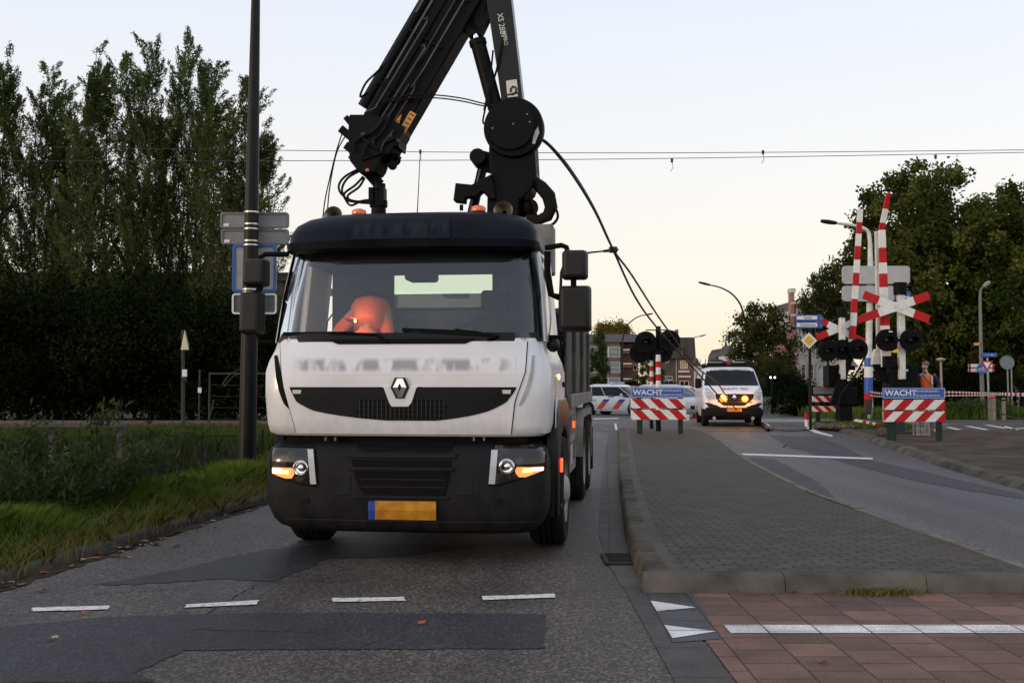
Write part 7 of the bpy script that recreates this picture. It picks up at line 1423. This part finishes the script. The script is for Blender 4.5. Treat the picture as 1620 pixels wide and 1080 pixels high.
for i, (px, top, Y, wk, lb) in enumerate(((1395, 585, 52, .9, 'dark bush behind the near barrier machine'), (1455, 580, 53, 1.0, 'dark bush behind the worker in orange'), (1515, 588, 54, 1.0, 'dark bush left of the thin grey lamp post'), (1575, 600, 64, 1.0, 'dark bush behind the yield sign'), (1635, 598, 66, 1.0, 'dark bush at the right edge behind the cyclist'), (1272, 614, 52, .7, 'dark clipped bush behind the priority sign'), (1334, 606, 54, .6, 'dark bush behind the far barrier machine'), (1235, 596, 60, .8, 'dark bush behind the picket fence right of the van'), (1055, 606, 90, .9, 'dark hedge bush below the brown brick house'), (1004, 604, 95, 1.0, 'green bush below the apartment balconies'))):
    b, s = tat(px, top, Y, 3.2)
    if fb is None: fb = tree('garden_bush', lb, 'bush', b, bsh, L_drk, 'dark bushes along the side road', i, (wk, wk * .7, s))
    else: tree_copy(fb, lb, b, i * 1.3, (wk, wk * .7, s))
wl = rounded(1.0, 2.2, 83, 2600, .0, (.10, .07), 40, trunk_r=.03); fb = None
for i, (px, Y, lb) in enumerate(((1518, 44.6, 'low weedy shrub with pale flower heads left of the thin lamp post'), (1540, 44.4, 'low weedy shrub at the foot of the thin lamp post'), (1579, 44.8, 'low weedy shrub with pale stems behind the bollards'))):
    b = on(SX(px, Y), Y); fb_ = (tree('weed_shrub', lb, 'shrub', b, wl, L_wil, 'low shrubs on the far verge', i, (.6, .6, .8)) if fb is None else tree_copy(fb, lb, b, i, (.6, .6, .7 + .1 * i))); fb = fb or fb_
g = np.random.default_rng(5); n = 16000; xx = g.uniform(-190, 12, n); hh = 7 + 2.5 * np.sin(xx * .13) + 1.5 * np.sin(xx * .41 + 1); C = np.stack([xx, 226 + g.normal(size=n) * 3, g.uniform(0, 1, n) ** .8 * hh], 1); xr = g.uniform(60, 240, 9000); C2 = np.stack([xr, 150 + g.normal(size=9000) * 3, g.uniform(0, 1, 9000) ** .8 * (8 + 2 * np.sin(xr * .2))], 1)
V, F = leafcloud(np.concatenate([C, C2]), 0, (1.1, .8), 0, 9); tag(np_mesh('treeline', V, F, L_mid), 'far-off line of trees closing the view behind the truck and the villa', 'trees', None, 'stuff')
# picket fence and lanterns
YF = 56.0; fe = thing('picket_fence', 'weathered pale picket fence right of the white van', 'fence', on(SX(1230, YF), YF)); M_pk2 = pm('picket_grey', (.17, .17, .16), rough=.8, var=.2)
for k in range(16):
    px = 1207 + k * 2.9
    if k in (5, 6, 7): continue
    x = SX(px, YF); MB().prismY([(x - .035, .02), (x + .035, .02), (x + .035, .8 + .1 * (k % 2)), (x, .92), (x - .035, .8)], YF - .01, YF + .012).build('picket', M_pk2, fe, world=True, smooth=0)
for z in (.25, .65): MB().box2((SX(1205, YF), YF + .015, z - .03), (SX(1254, YF), YF + .05, z + .03)).build('rail', M_pk2, fe, world=True)
ln = thing('lantern_post', 'dark post with two small lit lamps beside the white van', 'lamp', on(SX(1221, 55), 55)); MB().cyl((0, 0, 0), (0, 0, 1.9), .07, n=10).build('post', V_blk, ln); MB().beam((-.12, 0, 1.88), (.2, 0, 1.88), .04, .04).build('cross_bar', V_blk, ln)
for x in (-.08, .14): MB().ell((x, -.05, 1.92), .05, 10, 6).build('lamp_bulb', emis('lantern_glow', (1, .9, .7), 6), ln)
# ================================================================ people
def skin(name, verts, edges, mat, parent, sub=2, root=0):
    me = bpy.data.meshes.new(name); me.from_pydata([v[:3] for v in verts], edges, []); o = bpy.data.objects.new(name, me); COL.objects.link(o); o.parent = parent; me.materials.append(mat)
    bm = bmesh.new(); bm.from_mesh(me); ly = bm.verts.layers.skin.verify(); bm.verts.ensure_lookup_table()
    for v, q in zip(bm.verts, verts): r = q[3]; v[ly].radius = r if hasattr(r, '__len__') else (r, r)
    bm.verts[root][ly].use_root = True; bm.to_mesh(me); bm.free()
    m = o.modifiers.new('skin', 'SKIN'); m.use_smooth_shade = True; m.branch_smoothing = .6; s_ = o.modifiers.new('sub', 'SUBSURF'); s_.levels = s_.render_levels = sub; return o
M_skin = pm('skin', (.46, .26, .19), rough=.55, var=.06, scale=8)
def person(name, label, loc, rz, J, cloth, group=None, scale=1.0, parent=None):
    """J: joints pel,spi,che,nec,hb,hc,ht and per side sh,el,wr,hip,kn,an,to"""
    t = thing(name, label, 'person', loc, rz, group); t.scale = (scale,) * 3
    V, E, ix = [], [], {}
    def add(k, p, r, to=None):
        ix[k] = len(V); V.append((*p, r))
        if to is not None: E.append((ix[to], ix[k]))
    add('pel', J['pel'], (.125, .10)); add('spi', J['spi'], (.12, .09), 'pel'); add('che', J['che'], (.145, .10), 'spi'); add('nec', J['nec'], .066, 'che'); add('hb', J['hb'], (.066, .075), 'nec'); add('hc', J['hc'], (.086, .104), 'hb'); add('ht', J['ht'], (.058, .066), 'hc')
    f = Vector(J.get('face', (0, -1, 0))).normalized(); hc = Vector(J['hc']); up_ = (Vector(J['ht']) - Vector(J['hb'])).normalized(); sd = f.cross(up_).normalized()
    add('nose', hc + f * .108 - up_ * .028, .012, 'hc'); add('chin', hc + f * .06 - up_ * .10, .03, 'hb')
    for s in ('l', 'r'):
        k = -1 if s == 'l' else 1; add('ear' + s, hc + sd * (.082 * k) - up_ * .02, .016, 'hc')
        add('sh' + s, J['sh' + s], .062, 'che'); add('el' + s, J['el' + s], .045, 'sh' + s); add('wr' + s, J['wr' + s], .03, 'el' + s)
        w_, e_ = Vector(J['wr' + s]), Vector(J['el' + s]); d = (w_ - e_).normalized(); n_ = Vector(J.get('palm' + s, (0, -1, 0))); n_ = (n_ - d * n_.dot(d)).normalized(); c_ = d.cross(n_)
        add('pa' + s, w_ + d * .06, (.036, .02), 'wr' + s)
        for i, (u, L_) in enumerate(((-.03, .066), (-.01, .078), (.01, .074), (.03, .058))):
            a = w_ + d * .095 + c_ * u; add('f%d%s' % (i, s), a, .0095, 'pa' + s); add('g%d%s' % (i, s), a + d * L_ * .5 + n_ * .012, .009, 'f%d%s' % (i, s)); add('h%d%s' % (i, s), a + d * L_ * .85 + n_ * .04, .0075, 'g%d%s' % (i, s))
        add('t0' + s, w_ + d * .045 - c_ * (.045 * k) + n_ * .015, .011, 'pa' + s); add('t1' + s, w_ + d * .08 - c_ * (.06 * k) + n_ * .03, .009, 't0' + s)
        add('hip' + s, J['hip' + s], .085, 'pel'); add('kn' + s, J['kn' + s], .058, 'hip' + s); add('an' + s, J['an' + s], .042, 'kn' + s); add('to' + s, J['to' + s], (.04, .03), 'an' + s)
    body = skin('body', V, E, M_skin, t)
    for k in (-1, 1): MB().ell(hc + f * .088 + sd * (.032 * k) + up_ * .005, (.013, .008, .008), 8, 6).build('eye', pm('eye_dark', (.02, .015, .012), rough=.2), t)
    MB().beam(hc + f * .09 - up_ * .062 - sd * .025, hc + f * .09 - up_ * .062 + sd * .025, .008, .008).build('mouth', pm('lips', (.22, .08, .06), rough=.5), t)
    hm = MB(); hm.ell(hc + up_ * .052 - f * .034, (.090, .096, .078), 16, 10); hm.v = [tuple(v) for v in hm.v]; hm.v = [tuple(hc + (Vector(v) - hc) * (1.32 if 'hood' in cloth else 1)) for v in hm.v]; hm.build('hood' if 'hood' in cloth else 'hair', cloth['hair'], t, smooth=180)
    def cl(nm, ks, m, grow):
        ids = [ix[k] for k in ks]; mp = {i: n for n, i in enumerate(ids)}; vs = [(*V[i][:3], tuple(q + grow for q in (V[i][3] if hasattr(V[i][3], '__len__') else (V[i][3],) * 2))) for i in ids]; es = [(mp[a], mp[b]) for a, b in E if a in mp and b in mp]; return skin(nm, vs, es, m, t)
    cl('shirt', ('pel', 'spi', 'che', 'shl', 'ell', 'wrl', 'shr', 'elr', 'wrr') if cloth.get('long', True) else ('pel', 'spi', 'che', 'shl', 'ell', 'shr', 'elr'), cloth['top'], .016)
    cl('trousers', ('pel', 'hipl', 'knl', 'anl', 'hipr', 'knr', 'anr'), cloth['leg'], .018)
    for s in ('l', 'r'): a, b = Vector(J['an' + s]), Vector(J['to' + s]); MB().loft([[a + Vector((x * .05, y * .06, z)) for x, y in ((-1, 1), (1, 1), (1, -1), (-1, -1))] for z in (-.085, .06)]).build('shoe', cloth['shoe'], t, bevel=.02) if False else skin('shoe', [(*(a + Vector((0, .03, -.02))), .05), (*a.lerp(b, .5), .05), (*b, .042)], [(0, 1), (1, 2)], cloth['shoe'], t)
    if 'vest' in cloth: return t, cl('vest', cloth.get('vks', ('pel', 'spi', 'che', 'shl', 'shr')), cloth['vest'], cloth.get('vg', .032)), ix, V
    return t, body, ix, V
M_nav = pm('work_shirt_navy', (.012, .014, .022), rough=.9, var=.2); M_jean = pm('jeans_blue', (.05, .075, .14), rough=.9, col2=(.08, .11, .18), scale=6); M_boot = pm('work_boot', (.14, .09, .05), rough=.8, var=.2); M_vest = pm('vest_orange', (.78, .13, .02), rough=.7, col2=(.85, .18, .03), scale=5); M_refl = pm('reflective_tape', (.42, .40, .38), rough=.4, var=.1); M_hr = pm('hair_greybrown', (.10, .075, .055), rough=.8, col2=(.20, .165, .13), scale=30)
YW = 28.0; bw_ = on(SX(1465, YW), YW, .10)
J = dict(pel=(0, .02, .96), spi=(-.01, .0, 1.14), che=(-.02, -.03, 1.36), nec=(-.035, -.05, 1.50), hb=(-.045, -.075, 1.565), hc=(-.055, -.095, 1.65), ht=(-.05, -.08, 1.74), face=(-.75, -.62, -.15),
         shl=(-.19, -.02, 1.43), ell=(-.26, .02, 1.17), wrl=(-.26, -.12, .93), shr=(.17, -.02, 1.44), elr=(.30, -.03, 1.18), wrr=(.22, -.22, 1.05), palml=(.5, 0, -.6), palmr=(-.6, 0, -.5),
         hipl=(-.09, .02, .90), knl=(-.12, -.03, .50), anl=(-.12, .03, .09), tol=(-.17, -.13, .035), hipr=(.09, .02, .90), knr=(.12, -.02, .50), anr=(.14, .05, .09), tor=(.17, -.11, .035))
wk, ve, _, _ = person('person', 'worker in a bright orange vest and jeans looking left behind the right WACHT sign', bw_, R(-6), J, dict(hair=M_hr, top=M_nav, leg=M_jean, shoe=M_boot, vest=M_vest), None, 1.07)
for x in (.095,): MB().loft([[(x - .022, -.155, 1.02), (x + .022, -.155, 1.02), (x + .022, -.13, 1.02), (x - .022, -.13, 1.02)], [(x - .022, -.168, 1.25), (x + .022, -.168, 1.25), (x + .022, -.145, 1.25), (x - .022, -.145, 1.25)], [(x - .022, -.15, 1.42), (x + .022, -.15, 1.42), (x + .022, -.12, 1.42), (x - .022, -.12, 1.42)]]).build('vest_stripe', M_refl, ve, bevel=.003)
MB().tube([(-.13, -.14, 1.44), (-.05, -.19, 1.32), (.10, -.19, 1.16), (.20, -.2, 1.07)], .009, 6).build('strap', V_blk, wk)
# cyclist and bicycle
YK = 60.0; bk = on(SX(1609, YK), YK); bc = thing('bicycle', 'dark bicycle with pale tyres ridden at the right edge of the photo', 'bicycle', bk)
for x in (-.52, .55): o = MB().tube([(x + .33 * math.cos(t), 0, .35 + .33 * math.sin(t)) for t in np.linspace(0, 2 * math.pi, 29)], .022, 6, cap=False).build('wheel', pm('pale_tyre', (.3, .29, .27), rough=.7, var=.1), bc); mb = MB().mat(M_gal); [mb.cyl((x, 0, .35), (x + .32 * math.cos(t), 0, .35 + .32 * math.sin(t)), .004, n=4) for t in np.linspace(0, 2 * math.pi, 16, endpoint=False)]; mb.build('spokes', None, o)
mb = MB().mat(V_blk)
for p, q in (((-.52, .35), (-.05, .30)), ((-.52, .35), (-.18, .85)), ((-.05, .30), (-.20, .92)), ((-.05, .30), (.38, .80)), ((-.18, .80), (.36, .88)), ((.36, .95), (.55, .35))): mb.cyl((p[0], 0, p[1]), (q[0], 0, q[1]), .018, n=8)
fr_ = mb.build('frame', None, bc); MB().tube([(.36, 0, .95), (.32, 0, 1.08), (.28, -.02, 1.10)], .014, 6).build('stem', V_blk, fr_); MB().tube([(.18, -.28, 1.06), (.30, -.2, 1.10), (.30, .2, 1.10), (.18, .28, 1.06)], .014, 6).build('handlebar', V_blk, bc)
MB().ell((-.21, 0, .96), (.13, .08, .04), 12, 6).build('saddle', V_blk, bc); MB().cyl((-.05, -.04, .30), (-.05, .04, .30), .09, n=16).build('crank', V_blk, bc); MB().beam((-.05, -.12, .14), (-.05, .12, .46), .03, .03).build('pedals', V_blk, bc)
MB().box((.50, -.0, .92), (.34, .36, .26)).build('basket', pm('wicker', (.16, .08, .04), rough=.9, var=.2), bc, bevel=.02)
Jc = dict(pel=(-.20, 0, 1.05), spi=(-.15, 0, 1.22), che=(-.07, 0, 1.42), nec=(-.02, 0, 1.56), hb=(.0, 0, 1.62), hc=(.015, 0, 1.70), ht=(.01, 0, 1.79), face=(1, -.1, -.05), shl=(-.05, .18, 1.48), ell=(.08, .24, 1.25), wrl=(.20, .24, 1.11), shr=(-.05, -.18, 1.48), elr=(.08, -.24, 1.25), wrr=(.20, -.24, 1.11), palml=(0, 0, -1), palmr=(0, 0, -1),
          hipl=(-.17, .09, 1.0), knl=(.18, .12, .76), anl=(-.03, .12, .48), tol=(.11, .12, .42), hipr=(-.17, -.09, 1.0), knr=(.10, -.12, .62), anr=(-.08, -.12, .24), tor=(.06, -.12, .17))
person('person', 'cyclist in a blue top and pale trousers riding past at the right edge', bk + Vector((0, 0, 0)), 0, Jc, dict(hair=pm('hair_auburn', (.12, .05, .03), rough=.8, var=.2), top=pm('top_blue', (.11, .09, .45), rough=.9, var=.15), leg=pm('trousers_pale', (.55, .52, .56), rough=.9, var=.1), shoe=V_blk))
# passenger bent forward in the cab
def tw(p): return wmat(truck) @ Vector(p)
cx_ = TP(586, 480, .95)[0]; topz = TP(586, 456, .95)[1]
Jp = dict(pel=(0, .34, .62), spi=(.0, .18, .84), che=(.0, -.02, topz - 1.2 - .13), nec=(.02, -.15, .96), hb=(.02, -.22, .88), hc=(.03, -.27, .80), ht=(.03, -.32, .73), face=(0, -.5, -1), shl=(-.16, -.06, 1.02), ell=(-.27, -.20, .84), wrl=(-.22, -.32, .745), shr=(.16, -.06, 1.02), elr=(.22, -.16, .74), wrr=(.16, -.28, .56), palml=(0, 0, -1), palmr=(0, 0, -1),
          hipl=(-.10, .32, .57), knl=(-.14, -.12, .58), anl=(-.14, -.10, .12), tol=(-.14, -.25, .06), hipr=(.10, .32, .57), knr=(.14, -.12, .58), anr=(.14, -.10, .12), tor=(.14, -.25, .06))
M_or = pm('jacket_orange', (.90, .12, .035), rough=.8, col2=(.95, .19, .06), scale=4, bump=1.0, bscale=4)
person('person', 'worker in an orange jacket bent forward in the truck cab', tw((cx_, .95, 1.2)), YAW, Jp, dict(hair=M_or, hood=1, top=M_or, leg=M_nav, shoe=M_boot, vest=M_or, vg=.085, vks=('pel', 'spi', 'che', 'nec', 'hb')))
